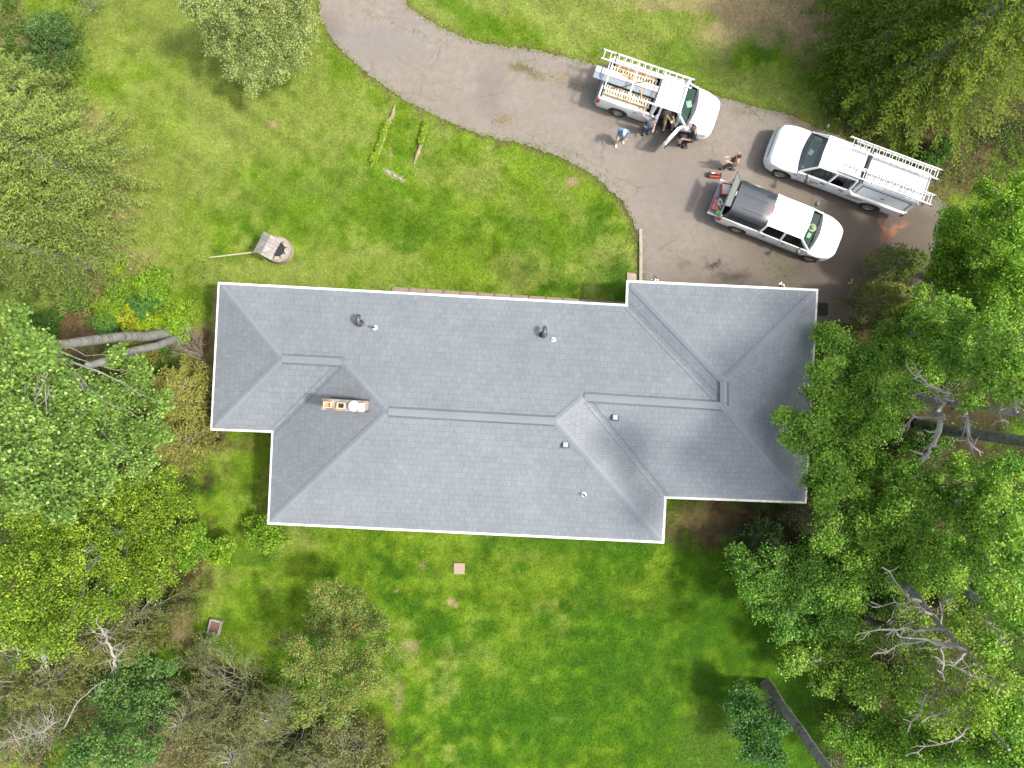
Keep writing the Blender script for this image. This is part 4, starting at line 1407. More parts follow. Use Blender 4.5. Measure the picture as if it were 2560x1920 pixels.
r = random.Random(5)
for k, (y, z, lb) in enumerate([(-.74, 1.13, "cream board lying along the near wall of the pickup bed"), (-.60, 1.04, "lower cream board under the near slatted pallet")]):
    loc_thing("board", lb, "board", MA, MB().box((.15, y, z), (2.1, .2, .05)), M['wood_pale'], "boards in the pickup bed", bevel=.005)
loc_thing("board", "thin tan batten lying askew across the grey gutters", "board", MA, MB().beam((.62, -.2, 1.72), (.9, -.62, 1.42), .045, .03), M['wood_orange'], "boards in the pickup bed")
loc_thing("board", "long tan board slanting across the bed between the two white pipes", "board", MA, MB().beam((-.35, .2, 1.70), (1.35, .02, 1.64), .13, .03), M['wood_orange'], "boards in the pickup bed")
ZP = 1.62
for y, lb in ((.17, "white pipe on the pickup load, the one next to the far slatted pallet"), (.03, "white pipe on the pickup load, the one touching the grey gutters")):
    mb = MB().tube([(-1.56, y, ZP), (1.38, y - .02, ZP)], .075, 16)
    loc_thing("pipe", lb, "pipe", MA, mb, M['pvc'], "pipes on the pickup load", smooth=40)
for y, lb in ((-.12, "grey ribbed gutter section beside the white pipes"), (-.24, "grey ribbed gutter section nearest the cab door side")):
    mb = MB()
    for k in range(3): mb.tube([(-1.57, y + .04 * (k - 1), ZP - .02 + .012 * (k % 2)), (1.38, y + .04 * (k - 1) - .02, ZP - .02 + .012 * (k % 2))], .032, 8)
    loc_thing("gutter_section", lb, "gutter", MA, mb, M['galv'], "gutters on the pickup load", smooth=40)
sp = MB(); sp.tube([(-1.28, .27, ZP - .05), (-1.28, .2, ZP + .085), (-1.28, 0, ZP + .09), (-1.26, -.2, ZP + .05), (-1.25, -.31, ZP - .02)], .022, 6)
loc_thing("blue_strap", "blue strap tied round the rear end of the pipes", "strap", MA, sp, M['blue_strap'])
sp = MB(); sp.tube([(-.75, -.5, 1.45), (-.1, -.28, 1.66), (.5, .1, 1.73), (.95, .38, 1.62)], .016, 6)
loc_thing("black_strap", "black ratchet strap stretched diagonally over the pipes", "strap", MA, sp, M['black'])
# paper on the dash
loc_thing("paper_sheet", "white paper sheet on the dashboard of the single-cab pickup", "paper", MA, MB().box((0, 0, 0), (.24, .30, .006), Matrix.Translation((2.92, .10, 1.21)) @ Matrix.Rotation(.5, 4, 'Z')), M['paper'])

# --- truck B: crew-cab heavy pickup with utility cap (headed left-up)
TB = thing("pickup_truck", "white crew-cab pickup with aluminium utility cap and two ladders on its roof", "pickup truck", (16.81, 9.093, 0), math.radians(159.57), "white pickups parked on the driveway")
PB = dict(wb=4.37, W=1.01, rear=-1.42, nose=5.28, nr=.9, ntap=.10, bed_f=1.30, cab_r=1.40, cowl=3.86, belt=1.34, bedz=1.22, hood0=1.16, hood1=1.28, roofz=2.06, ws_top=3.22, roof_r=1.46, rw=.72, arch=.52, wheel_r=.42, sill=.42,
          floor=.75, rim=M['rim'], spokes=8, side_glass=(M['glass_dark'], M['glass_car']), dark_to=2.3, pillars=[2.42], seats=[2.0, 2.85], lamp_z=.98, bump_z=.62, bump_out=.09, bump_mat=M['alu'], rbump_mat=M['bumper_grey'],
          door_lines=[1.62, 2.46, 3.62], handles=[1.75, 2.62], mirror_x=3.45, mirror_out=.3, mirror_h=.34, grille=M['galv'])
pickup(PB, TB)
cp = MB()
w0, w1, zb, zt2 = .94, .72, 1.22, 2.02
xr, xf = -1.4, 1.26
vs = [(xr, -w0, zb), (xf, -w0, zb), (xf, w0, zb), (xr, w0, zb), (xr, -w1, zt2), (xf, -w1, zt2), (xf, w1, zt2), (xr, w1, zt2)]
cp.add(vs, [(0, 3, 2, 1), (4, 5, 6, 7), (0, 1, 5, 4), (1, 2, 6, 5), (2, 3, 7, 6), (3, 0, 4, 7)])
capo = cp.build("utility_cap", M['cap_white'], TB, bevel=.03)
for i in range(5):
    x0_, x1_ = 1.2 - i * .56, 1.2 - (i + 1) * .56 + .015
    MB().box(((x0_ + x1_) / 2, -.02, zt2 + .006), (abs(x1_ - x0_), 1.28, .012)).build("roof_panel", M['cap_top'] if i < 4 else M['cap_white'], capo)
for s in (-1, 1):
    sd = MB()
    def sp_(x, t): # t 0 bottom..1 top on sloping side
        y = w0 + (w1 - w0) * t; return Vector((x, s * (y + .012), zb + (zt2 - zb) * t))
    sd.add([tuple(sp_(-1.2, .1)), tuple(sp_(1.1, .1)), tuple(sp_(1.1, .78)), tuple(sp_(-1.2, .78))], [(0, 1, 2, 3)])
    so = sd.build("side_hatch", M['cap_white'], capo)
    e = MB(); 
    for a, b2 in (((-1.2, .8), (1.1, .8)), ((-1.2, .1), (-1.2, .8)), ((1.1, .1), (1.1, .8))): e.beam(sp_(*a), sp_(*b2), .03, .02, (0, s, .3))
    e.build("hatch_seal", M['galv_dark'], so)
    q = sp_(-.05, .35); MB().box((q.x, q.y, q.z), (.15, .03, .06)).build("hatch_latch", M['galv_dark'], so)
    # wheel-side flare of the bed
    MB().beam((-1.35, s * 1.0, 1.16), (1.25, s * 1.0, 1.16), .10, .08).build("bed_rail_flare", M['cap_top'], TB, bevel=.02)
bx = MB()
for x in (1.28, -1.62 + .1):
    bx.beam((x, -.86, 2.13), (x, .80, 2.13), .05, .05)
bx.build("roof_bar", M['black'], capo)
MB().box((-1.45, 0, 1.6), (.06, 1.5, .6)).build("rear_door", M['cap_white'], capo, bevel=.02)
text("lettering", "Maestra", .17, M['letter'], TB, (3.02, 1.016, .93), (math.radians(90), 0, math.radians(180)), sx=1.15)
text("lettering", "Home", .15, M['letter'], TB, (3.12, 1.014, .74), (math.radians(90), 0, math.radians(180)), sx=1.15)
text("lettering", "SPORT", .16, M['letter_red'], TB, (.95, 1.02, .84), (math.radians(90), 0, math.radians(180)), sx=1.6)
text("lettering", "U", .2, M['letter'], TB, (3.85, 1.02, 1.0), (math.radians(90), 0, math.radians(180)), sx=1.2)
MT = Matrix.Translation((16.81, 9.093, 0)) @ Matrix.Rotation(math.radians(159.57), 4, 'Z')
def dbl(T, x0, x1, ya, yb, z, label):
    root = ladder("extension_ladder", label, "ladder", T, x0, x1, (ya, yb), z, .3, M['alu'], "ladders on the trucks", .09)
    r2 = MB(); x = x0 + .2
    for y in (ya + .05, yb - .05): MB().box(((x0 + x1) / 2 - .1, y, z - .085), (x1 - x0 - .5, .035, .07)).build("rail", M['alu'], root)
    while x < x1 - .3: r2.tube([(x, ya + .05, z - .085), (x, yb - .05, z - .085)], .017, 6); x += .3
    r2.build("rungs", M['alu'], root)
dbl(MT, -1.73, 2.5, -.88, -.44, 2.27, "aluminium ladder on the utility cap, on the side by the conifers")
dbl(MT, -1.85, 2.56, .25, .70, 2.27, "aluminium ladder on the utility cap, on the side by the black-capped pickup")
loc_thing("paper_sheet", "white papers on the dashboard of the crew-cab utility pickup", "paper", MT, MB().box((0, 0, 0), (.2, .26, .006), Matrix.Translation((3.62, -.05, 1.345)) @ Matrix.Rotation(-.3, 4, 'Z')), M['paper'])
loc_thing("sticky_note", "small yellow square inside the lower windscreen corner of the utility pickup", "note", MT, MB().box((3.75, .70, 1.36), (.09, .09, .006)), M['yellow'])

# --- truck C: crew-cab pickup with black cap and lowered tailgate (headed right-down)
TC = thing("pickup_truck", "white crew-cab pickup with black fibreglass cap, open rear hatch and lowered tailgate", "pickup truck", (10.724, 8.022, 0), math.radians(-21.6), "white pickups parked on the driveway")
PC = dict(wb=3.64, W=.985, rear=-1.06, nose=4.50, nr=1.25, ntap=.26, bed_f=.74, cab_r=.80, cowl=3.22, belt=1.23, bedz=1.27, hood0=1.02, hood1=1.17, roofz=1.89, ws_top=2.52, roof_r=.9, rw=.71, arch=.47, wheel_r=.385, sill=.36,
          floor=.66, rim=M['rim_tan'], spokes=5, side_glass=(M['glass_dark'], M['glass_dark']), dark_to=9, pillars=[1.84], seats=[1.35, 2.2], lamp_z=.88, bump_z=.55, bump_mat=M['paint_white'], rbump_mat=M['bumper_grey'],
          door_lines=[.92, 1.86, 2.95], handles=[1.10, 2.05], mirror_x=2.78, mirror_out=.2, mirror_h=.26, tail_open=True, bed_wall=True, drop=.2)
pickup(PC, TC)
cp = MB()
NXc, NYc = 12, 14
x0c, x1c = -.86, .86
def capz(v): return 1.88 - .03 * v * v - .0 * abs(v)
prof = [(-.93, 1.28), (-.90, 1.38), (-.80, 1.66), (-.70, 1.84), (-.62, 1.885), (-.3, 1.90), (0, 1.905), (.3, 1.90), (.62, 1.885), (.70, 1.84), (.80, 1.66), (.90, 1.38), (.93, 1.28)]
nP_ = len(prof)
for x, k, dz in ((-1.0, 1.0, 0), (-.86, 1.0, 0), (.4, 1.0, 0), (.78, .995, 0), (.87, .97, -.02)):
    for y, z in prof:
        xx = x
        if x == -1.0: xx = -1.03 + .17 * (z - 1.28) / .62
        cp.v.append((xx, y * k, z + (dz if z > 1.7 else 0)))
for i in range(4):
    for k in range(nP_ - 1):
        a = i * nP_ + k
        cp.f.append([a, a + 1, a + nP_ + 1, a + nP_]); cp.mi.append(0)
cp.f.append([4 * nP_ + k for k in range(nP_)]); cp.mi.append(0)
capc = cp.build("truck_cap", M['cap_black'], TC, smooth=35)
for s in (-1, 1):
    for a, b2 in ((-.75, -.05), (.0, .64)):
        zl, zh = 1.40, 1.66
        yl, yh = .905, .815
        MB().add([(a, s * yl, zl), (b2, s * yl, zl), (b2, s * yh, zh), (a, s * yh, zh)], [(0, 1, 2, 3)]).build("cap_window", M['glass_hatch_dark'] if 'glass_hatch_dark' in M else M['black'], capc)
rb = MB()
for y in (-.45, 0.15, .55): rb.box((0, y, 1.902), (1.1 if y else 1.3, .03, .012))
rb.build("cap_rib", M['black'], capc)
MB().box((.87, 0, 1.86), (.06, .34, .07)).build("brake_light", M['tail'], TC, bevel=.01)
# open hatch glass and struts
ht = MB(); p_ = [(-.90, -.60, 1.87), (-.90, .64, 1.87), (-1.22, .92, 2.02), (-1.20, -.60, 2.02)]
ht.add([(-.93, -.58, 1.88), (-.93, .66, 1.88), (-1.24, .98, 2.0), (-1.22, -.66, 2.0), (-.93, -.58, 1.86), (-.93, .66, 1.86), (-1.24, .98, 1.98), (-1.22, -.66, 1.98)], [(0, 1, 2, 3), (7, 6, 5, 4), (0, 4, 5, 1), (1, 5, 6, 2), (2, 6, 7, 3), (3, 7, 4, 0)])
hto = ht.build("rear_hatch", M['glass_hatch'], capc)
hf = MB(); q = [(-.93, -.58, 1.885), (-.93, .66, 1.885), (-1.24, .98, 2.005), (-1.22, -.66, 2.005)]
for i in range(4): hf.beam(q[i], q[(i + 1) % 4], .03, .03)
hf.build("hatch_frame", M['black'], hto)
MB().box((-.91, .05, 1.905), (.03, .2, .02)).build("hatch_label", M['white'], hto)
tg = MB().box((-1.32, 0, .70), (.52, 1.56, .07)).build("tailgate", M['bumper_grey'], TC, bevel=.01)
MB().box((-1.33, -.80, .70), (.52, .05, .1)).build("tailgate_edge", M['paint_white'], tg); MB().box((-1.33, .80, .70), (.52, .05, .1)).build("tailgate_edge", M['paint_white'], tg)
MC = Matrix.Translation((10.724, 8.022, 0)) @ Matrix.Rotation(math.radians(-21.6), 4, 'Z')


def tray(name, label, cat, T, size, wallm, fillm, group=None):
    root = thing(name, label, cat, (0, 0, 0), 0, group); root.matrix_world = T
    x, y, z = size
    b = MB().box((0, 0, .01), (x, y, .02))
    for s in (-1, 1): b.box((s * x / 2, 0, z / 2), (.025, y, z)); b.box((0, s * y / 2, z / 2), (x, .025, z))
    b.build("crate_shell", wallm, root, bevel=.006)
    f = MB(); r = random.Random(len(name) + int(size[0] * 100))
    f.box((0, 0, z * .75), (x * .88, y * .88, .03))
    for _ in range(7): f.ell((r.uniform(-.35, .35) * x, r.uniform(-.35, .35) * y, z * .8), (r.uniform(.05, .1), r.uniform(.04, .09), .05), 8, 6)
    f.build("contents", fillm, root, smooth=60)
    return root


tray("tool_crate", "red tool crate filled with clear plastic bags on the lowered tailgate", "crate", MC @ Matrix.Translation((-1.22, .42, .74)) @ Matrix.Rotation(.25, 4, 'Z'), (.42, .50, .26), M['red'], M['clear_bag'])
tray("red_tray", "faded red tray of tools at the near corner of the tailgate", "tray", MC @ Matrix.Translation((-1.36, -.35, .74)), (.32, .58, .12), M['red'], M['red_pale'])
mb = MB(); Tl = MC @ Matrix.Translation((-1.17, .0, .76))
for k in range(5): mb.tube([Tl @ Vector(((.10 + .025 * k) * math.cos(a), (.10 + .025 * k) * math.sin(a), .02 * (k % 3))) for a in [2 * math.pi * i / 20 for i in range(20)]], .012, 5, closed=True)
o = mb.build("cord_coil", M['green_hose'], None); tagp(o, "coil of green cord between the red crate and the red tray", "cord coil")
mb = MB(); c3 = [(0, .17, 0), (-.13, -.1, 0), (.12, -.12, 0)]
for i in range(3): mb.beam(c3[i], c3[(i + 1) % 3], .035, .015)
mb.beam((-.12, .0, .02), (-.02, -.26, .02), .025, .02)
o = mb.build("speed_square", M['paper'], None); o.matrix_world = MC @ Matrix.Translation((-1.26, -.20, .92)) @ Matrix.Rotation(.5, 4, 'Z'); tagp(o, "white triangular square lying on the red tray", "set square")
mb = MB().ell((0, 0, .06), (.14, .13, .09), 14, 8); r = random.Random(3); mb.v = [(x * (1 + r.uniform(-.2, .2)), y * (1 + r.uniform(-.2, .2)), z) for x, y, z in mb.v]
o = mb.build("green_bag", M['green_bag'], None, smooth=50); o.matrix_world = MC @ Matrix.Translation((-1.12, -.66, .76)); tagp(o, "crumpled lime green bag on the tailgate beside the tail lamp", "bag")
# hat and papers on dash
mb = MB().lathe([(.19, 0), (.185, .012), (.10, .02), (.09, .09), (.05, .115), (.005, .11)], 24)
o = mb.build("straw_hat", M['straw'], None, smooth=50); o.matrix_world = MC @ Matrix.Translation((2.98, .13, 1.22)); tagp(o, "pale straw hat on the dashboard of the black-capped pickup", "hat")
loc_thing("paper_sheet", "crumpled pale papers beside the straw hat on the dashboard", "paper", MC, MB().box((2.96, -.24, 1.235), (.17, .22, .012)).box((2.93, -.32, 1.25), (.12, .12, .01)), M['paper'])

# red tool bag on the asphalt
p = at(1740 + 255 * .1808, 380 + 322 * .1808, .12)
root = thing("tool_bag", "black and red tool bag lying on the asphalt behind the black-capped pickup", "tool bag", (p.x, p.y, 0.02), math.radians(-6))
MB().box((0, 0, .11), (.56, .26, .2), taper=.85).build("bag_body", M['red'], root, bevel=.03)
MB().box((-.26, 0, .13), (.08, .24, .2)).box((.27, 0, .12), (.06, .22, .2)).box((0, 0, .215), (.42, .10, .03)).build("bag_panel", M['black'], root, bevel=.02)
MB().tube([(-.15, 0, .21), (-.1, -.03, .3), (.1, -.03, .3), (.15, 0, .21)], .014, 6).build("handle", M['black'], root)
MB().box((-.1, .06, .222), (.14, .05, .01)).build("label_patch", M['paper'], root)


# ---------------------------------------------------------------- people
def ik(a, b, l1, l2, pole):
    a, b = Vector(a), Vector(b); d = b - a; L = min(d.length, l1 + l2 - .002); dn = d.normalized()
    t = (l1 * l1 - l2 * l2 + L * L) / (2 * L); h = math.sqrt(max(0, l1 * l1 - t * t))
    p = Vector(pole); p = p - dn * p.dot(dn)
    p = p.normalized() if p.length > 1e-5 else dn.orthogonal().normalized()
    return a + dn * t + p * h


def skin_obj(name, verts, edges, radii, mat, parent, root=0, sub=1):
    me = bpy.data.meshes.new(name)
    me.from_pydata([tuple(v) for v in verts], edges, [])
    o = link_mesh(name, me, mat, parent)
    md = o.modifiers.new("Skin", 'SKIN')
    sv = me.skin_vertices[0].data
    for i, r in enumerate(radii):
        sv[i].radius = (r, r) if isinstance(r, float) else r
        sv[i].use_root = (i == root)
    md.use_smooth_shade = True
    s = o.modifiers.new("Subdivision", 'SUBSURF'); s.levels = sub; s.render_levels = sub + 1 if sub < 2 else sub
    return o


def person(label, J, shirt, trousers, shoes, hair, hat=None, sleeve=.55, short=False, feet_dir=None, hipw=.10, armless=False):
    """J: world joints pelvis, chest, head, handL/R, footL/R, face (direction)"""
    pel, che, hd = Vector(J['pelvis']), Vector(J['chest']), Vector(J['head'])
    root = thing("person", label, "person", (pel.x, pel.y, 0))
    off = Vector((pel.x, pel.y, 0))
    face = Vector(J['face']).normalized(); fw = Vector((face.x, face.y, 0)).normalized()
    bd = Vector(J.get('front', (fw.x, fw.y, 0))).normalized()
    lf = Vector((-bd.y, bd.x, 0))
    pel, che, hd = pel - off, che - off, hd - off
    up = (che - pel).normalized()
    nk = che + up * .12 + (hd - che - up * .12) * .25
    mid = pel.lerp(che, .5)
    sh = {s: che + lf * s * .19 + up * .04 for s in (1, -1)}
    hp = {s: pel + lf * s * hipw - up * .04 for s in (1, -1)}
    V = [pel, mid, che, nk, hd - (hd - nk).normalized() * .02]
    E_ = [(0, 1), (1, 2), (2, 3), (3, 4)]; Rr = [.135, .125, .15, .058, .075]
    hand = {}; elb = {}; knee = {}; ank = {}
    for s, k in ((1, 'L'), (-1, 'R')):
        h = Vector(J['hand' + k]) - off
        e = ik(sh[s], h, .30, .27, Vector(J.get('pole' + k, tuple(-bd * .6 + Vector((0, 0, -1))))))
        hand[s], elb[s] = h, e
        b0 = len(V); V += [sh[s], e, h]; E_ += [(2, b0), (b0, b0 + 1), (b0 + 1, b0 + 2)]; Rr += [.062, .043, .03]
        # palm and five fingers
        dr = (h - e).normalized(); sd = dr.cross(Vector((0, 0, 1))); sd = sd.normalized() if sd.length > .1 else Vector((1, 0, 0))
        dn = sd.cross(dr)
        palm = h + dr * .075
        V.append(palm); E_.append((b0 + 2, b0 + 3)); Rr.append((.038, .02))
        for fi, (w, L) in enumerate(((-.03, .062), (-.01, .075), (.01, .07), (.03, .055))):
            q = len(V); V += [palm + sd * w + dr * .03, palm + sd * w * 1.15 + dr * (.03 + L * .6) - dn * .012, palm + sd * w * 1.2 + dr * (.03 + L) - dn * .035]
            E_ += [(b0 + 3, q), (q, q + 1), (q + 1, q + 2)]; Rr += [.0105, .009, .0075]
        q = len(V); V += [h + dr * .035 + sd * s * .045, h + dr * .07 + sd * s * .07 - dn * .01]; E_ += [(b0 + 2, q), (q, q + 1)]; Rr += [.012, .009]
        f = Vector(J['foot' + k]) - off + Vector((0, 0, .08))
        kn = ik(hp[s], f, .44, .43, Vector(J.get('kpole' + k, tuple(bd))))
        knee[s], ank[s] = kn, f
        b0 = len(V); V += [hp[s], kn, f]; E_ += [(0, b0), (b0, b0 + 1), (b0 + 1, b0 + 2)]; Rr += [.092, .06, .042]
        V.append(f + Vector((*(Vector(J.get('toe' + k, tuple(bd))).normalized().xy * .12), -.04))); E_.append((b0 + 2, b0 + 3)); Rr.append(.034)
    skin_obj("body", V, E_, Rr, M['skin'], root)
    # head with nose, ears, jaw
    zax = (hd - nk).normalized() if (hd - nk).length > .01 else Vector((0, 0, 1))
    fx = (face - zax * face.dot(zax)).normalized(); ly = zax.cross(fx)
    T = Matrix.Translation(hd + zax * .04) @ Matrix((fx, ly, zax)).transposed().to_4x4()
    hm = MB().ell((0, 0, .01), (.096, .078, .118), 18, 12, T).ell((.035, 0, -.06), (.055, .052, .055), 12, 8, T).ell((.098, 0, -.01), (.022, .014, .026), 8, 6, T)
    for s in (-1, 1): hm.ell((-.005, s * .08, -.01), (.02, .012, .032), 8, 6, T)
    hm.mat = 1; hm.box((.083, 0, -.062), (.012, .045, .01), T)
    for s in (-1, 1): hm.ell((.086, s * .03, .012), (.01, .013, .008), 8, 6, T)
    hm.build("head", [M['skin'], M['dark']], root, smooth=60)
    hh = MB(); hh.ell((-.012, 0, .035), (.10, .087, .108), 18, 12, T)
    ho = hh.build("hair", hair, root, smooth=60)
    if hat:
        hb = MB().ell((0, 0, .065), (.108, .096, .088), 20, 12, T)
        hb.prism([(.06 + .11 * math.cos(a), .075 * math.sin(a)) for a in [math.pi * (k / 8 - .5) for k in range(9)]], .012, T @ Matrix.Translation((0, 0, .062)))
        hb.build("cap", hat, root, smooth=60)
    # shirt
    Vs = [pel - up * .02, mid, che, nk - up * .03]; Es = [(0, 1), (1, 2), (2, 3)]; Rs = [.155, .15, .172, .075]
    for s in (1, -1):
        b0 = len(Vs)
        if sleeve > 0:
            if sleeve <= 1: Vs += [sh[s], sh[s].lerp(elb[s], sleeve)]; Es += [(2, b0), (b0, b0 + 1)]; Rs += [.086, .068]
            else: Vs += [sh[s], elb[s], elb[s].lerp(hand[s], .9)]; Es += [(2, b0), (b0, b0 + 1), (b0 + 1, b0 + 2)]; Rs += [.09, .066, .05]
        else: Vs += [sh[s].lerp(che, .35)]; Es += [(2, b0)]; Rs += [.07]
    skin_obj("shirt", Vs, Es, Rs, shirt, root)
    Vt = [pel + up * .03]; Et = []; Rt = [.158]
    for s in (1, -1):
        b0 = len(Vt); k_ = knee[s]; a_ = knee[s].lerp(ank[s], .9)
        if short: Vt += [hp[s], hp[s].lerp(k_, .95)]; Et += [(0, b0), (b0, b0 + 1)]; Rt += [.115, .09]
        else: Vt += [hp[s], k_, a_]; Et += [(0, b0), (b0, b0 + 1), (b0 + 1, b0 + 2)]; Rt += [.115, .082, .066]
    skin_obj("trousers", Vt, Et, Rt, trousers, root)
    for s, k in ((1, 'L'), (-1, 'R')):
        t_ = Vector(J.get('toe' + k, tuple(bd))).normalized(); yaw = math.atan2(t_.y, t_.x)
        T = Matrix.Translation(ank[s] + Vector((0, 0, -.08))) @ Matrix.Rotation(yaw, 4, 'Z')
        MB().ell((.055, 0, .035), (.15, .052, .05), 12, 8, T).ell((-.02, 0, .06), (.065, .05, .07), 10, 8, T).box((.055, 0, .012), (.26, .085, .024), T).build("shoe", shoes, root, smooth=50)
    return root


def wp_(px, py, z): return at(px, py, z)


# man in blue walking
h = wp_(1562, 324, 1.62); fwd = Vector((-.30, -.95, 0)).normalized()
person("person in blue denim jacket, white cap and white trainers walking on the driveway",
       dict(pelvis=(5.02, 11.40, .93), chest=(5.03, 11.36, 1.33), head=(h.x, h.y - .05, 1.58), handL=(5.20, 11.18, .92), handR=(4.82, 11.22, .95), footL=(5.17, 11.42, .02), footR=(4.84, 11.22, .02), face=(-.2, -.9, -.55), front=tuple(fwd), toeL=(.2, -1, 0), toeR=(.1, -1, 0)),
       M['denim_light'], M['shorts_grey'], M['shoe_white'], M['hair'], M['white_clean'], sleeve=1.6, short=True)
# man reaching into the bed
fwd = Vector((.15, 1, 0)).normalized()
P2 = person("person in grey T-shirt and navy jeans reaching up over the side of the pickup bed",
       dict(pelvis=(6.28, 11.78, .92), chest=(6.28, 11.86, 1.33), head=(6.36, 11.84, 1.6), handL=(5.92, 12.28, 1.50), handR=(6.42, 11.58, 1.02), footL=(6.12, 11.66, .02), footR=(6.34, 11.72, .02), face=(.1, .9, -.5), front=tuple(fwd), toeL=(-.5, -.6, 0) if False else (.0, 1, 0), toeR=(.1, 1, 0), poleL=(-1, .2, .4)),
       M['grey_cloth'], M['jeans'], M['shoe_dark'], M['hair'], M['grey_cloth'], sleeve=.75)
tb = MB().tube([(.16 * math.cos(a), .135 * math.sin(a), .95) for a in [2 * math.pi * k / 18 for k in range(18)]], .018, 6, closed=True)
tb.mat = 1; tb.box((-.19, -.03, .9), (.09, .13, .16)); tb.mat = 2; tb.box((.17, -.06, .84), (.09, .08, .22))
tb.build("tool_belt", [M['shoe_dark'], M['yellow'], M['red']], P2)
# seated man
s_ = Vector((math.cos(math.radians(-18.6)), math.sin(math.radians(-18.6)), 0)); out = Vector((s_.y, -s_.x, 0))
base = MA @ Vector((2.12, -.30, 0))
def tl(x, y, z): return tuple(MA @ Vector((x, y, z)))
person("seated person in grey shirt and tan trousers inside the open pickup door",
       dict(pelvis=tl(2.14, -.42, .92), chest=tl(2.16, -.52, 1.32), head=tl(2.30, -.66, 1.53), handL=tl(2.52, -.76, 1.10), handR=tl(2.36, -.82, 1.10), footL=tl(2.62, -.92, .46), footR=tl(2.26, -1.05, .46), face=tuple(out * .5 + s_ * .5 + Vector((0, 0, -.9))), front=tuple(out + s_ * .35),
            kpoleL=tl(0.4, -.6, 1) if False else (.3, -.6, 1), kpoleR=(0, -.6, 1), toeL=tuple(out), toeR=tuple(out)),
       M['grey_cloth'], M['tan_cloth'], M['shoe_dark'], M['hair'], None, sleeve=.6)
o = MB().box((0, 0, 0), (.15, .08, .012)).build("phone", M['paper'], None, bevel=.003); o.matrix_world = Matrix.Translation(Vector(tl(2.46, -.86, 1.13))) @ Matrix.Rotation(.5, 4, 'Z')
tagp(o, "pale phone held by the seated person", "phone")
# man in black leaning on the fender
fwd = Vector((-.55, .85, 0)).normalized()
person("person in black clothes and dark cap leaning one hand on the pickup's front fender",
       dict(pelvis=(8.14, 11.20, .93), chest=(8.22, 11.30, 1.33), head=(8.14, 11.36, 1.56), handL=(7.80, 11.10, 1.05) , handR=(7.86, 11.62, 1.16), footL=(7.93, 11.14, .02), footR=(8.12, 11.05, .02), face=(-.9, -.1, -.6), front=(-.8, .1, 0), poleR=(.4, .9, .5), poleL=(.6, -.6, -.3), toeL=(-1, .1, 0), toeR=(-1, 0, 0)),
       M['black_cloth'], M['black_cloth'], M['black'], M['hair'], M['dark_cloth'], sleeve=.8)
# person in tank top
person("person in charcoal tank top with brown hair holding both arms forward on the driveway",
       dict(pelvis=(10.14, 10.13, .92), chest=(10.16, 10.15, 1.32), head=(10.13, 10.14, 1.58), handL=(9.78, 10.02, 1.22), handR=(9.72, 10.22, 1.28), footL=(9.86, 10.05, .02), footR=(10.34, 10.02, .02), face=(-.9, .3, -.4), front=(-1, .15, 0), toeL=(-1, 0, 0), toeR=(-1, .1, 0)),
       M['dark_cloth'], M['dark_cloth'], M['shoe_dark'], M['hair'], None, sleeve=0)

# ---------------------------------------------------------------- garden things
# wishing well
c = dp(599, 538, .5)
well = thing("wishing_well", "old stone wishing well with a crooked plank canopy on the front lawn", "wishing well", (c.x, c.y, 0))
m_st = simple("mossy_well_stone", (0.27, 0.235, 0.19), .9, 0, .3, 6, dirt=(.38, .32, .22), bmp=.8)
MB().lathe([(.62, 0), (.60, .45), (.52, .50), (.40, .50), (.36, .45), (.36, .1), (.001, .1)], 26).build("stone_ring", m_st, well, smooth=30)
wd = MB()
for k in range(9):
    a0 = math.radians(20 + k * 40)
    wd.box((0, 0, 0), (.33, .16, .03), Matrix.Rotation(a0, 4, 'Z') @ Matrix.Translation((0, .42, .52)))
wd.build("coping_planks", M['wood_grey'], well)
MB().lathe([(.34, .44), (.001, .44)], 20, cap=False).build("well_mouth", M['dark'], well)
R_ = Matrix.Rotation(math.radians(-28), 4, 'Z')
pst = MB()
for s in (-1, 1): pst.beam(R_ @ Vector((-.16 + .0, s * .36, .4)), R_ @ Vector((-.18, s * .36, 1.5)), .08, .08)
pst.beam(R_ @ Vector((-.17, -.36, 1.1)), R_ @ Vector((-.17, .36, 1.1)), .05, .05)
pst.build("post", M['wood_grey'], well)
rf = MB()
for s in (-1, 1):
    T = Matrix.Translation((-.17, .0, 1.52)) @ R_ @ Matrix.Rotation(math.radians(30 * s), 4, 'Y')
    for k in range(6): rf.box((s * .24, -.42 + k * .165, .02), (.5, .155, .025), T)
rf.build("canopy", simple("lichen_planks", (.27, .245, .22), .9, 0, .25, 7, dirt=(.42, .4, .37)), well)
o = MB().tube([dp(566, 542, .9), dp(530, 547, .55), dp(480, 553, .25), dp(452, 556, .08)], [.045, .04, .035, .03], 8)
o.mat = 0; ob = o.build("leaning_pole", simple("bleached_pole", (.55, .47, .29), .85, 0, .2, 8), None, smooth=50); tagp(ob, "bleached wooden pole leaning from the wishing well to the lawn", "pole")
# square planter
c = dp(465, 1353, .1)
pr = thing("planter_box", "weathered square wooden planter filled with brown mulch", "planter", (c.x, c.y, 0), math.radians(-14))
mb = MB()
for s in (-1, 1): mb.box((s * .25, 0, .12), (.06, .66, .24)); mb.box((0, s * .30, .12), (.50, .06, .24))
mb.build("frame", M['wood_grey'], pr, bevel=.006)
MB().box((0, 0, .1), (.46, .56, .12)).build("mulch", simple("brown_mulch", (.2, .12, .09), .95, 0, .6, 22, bmp=1.0), pr)
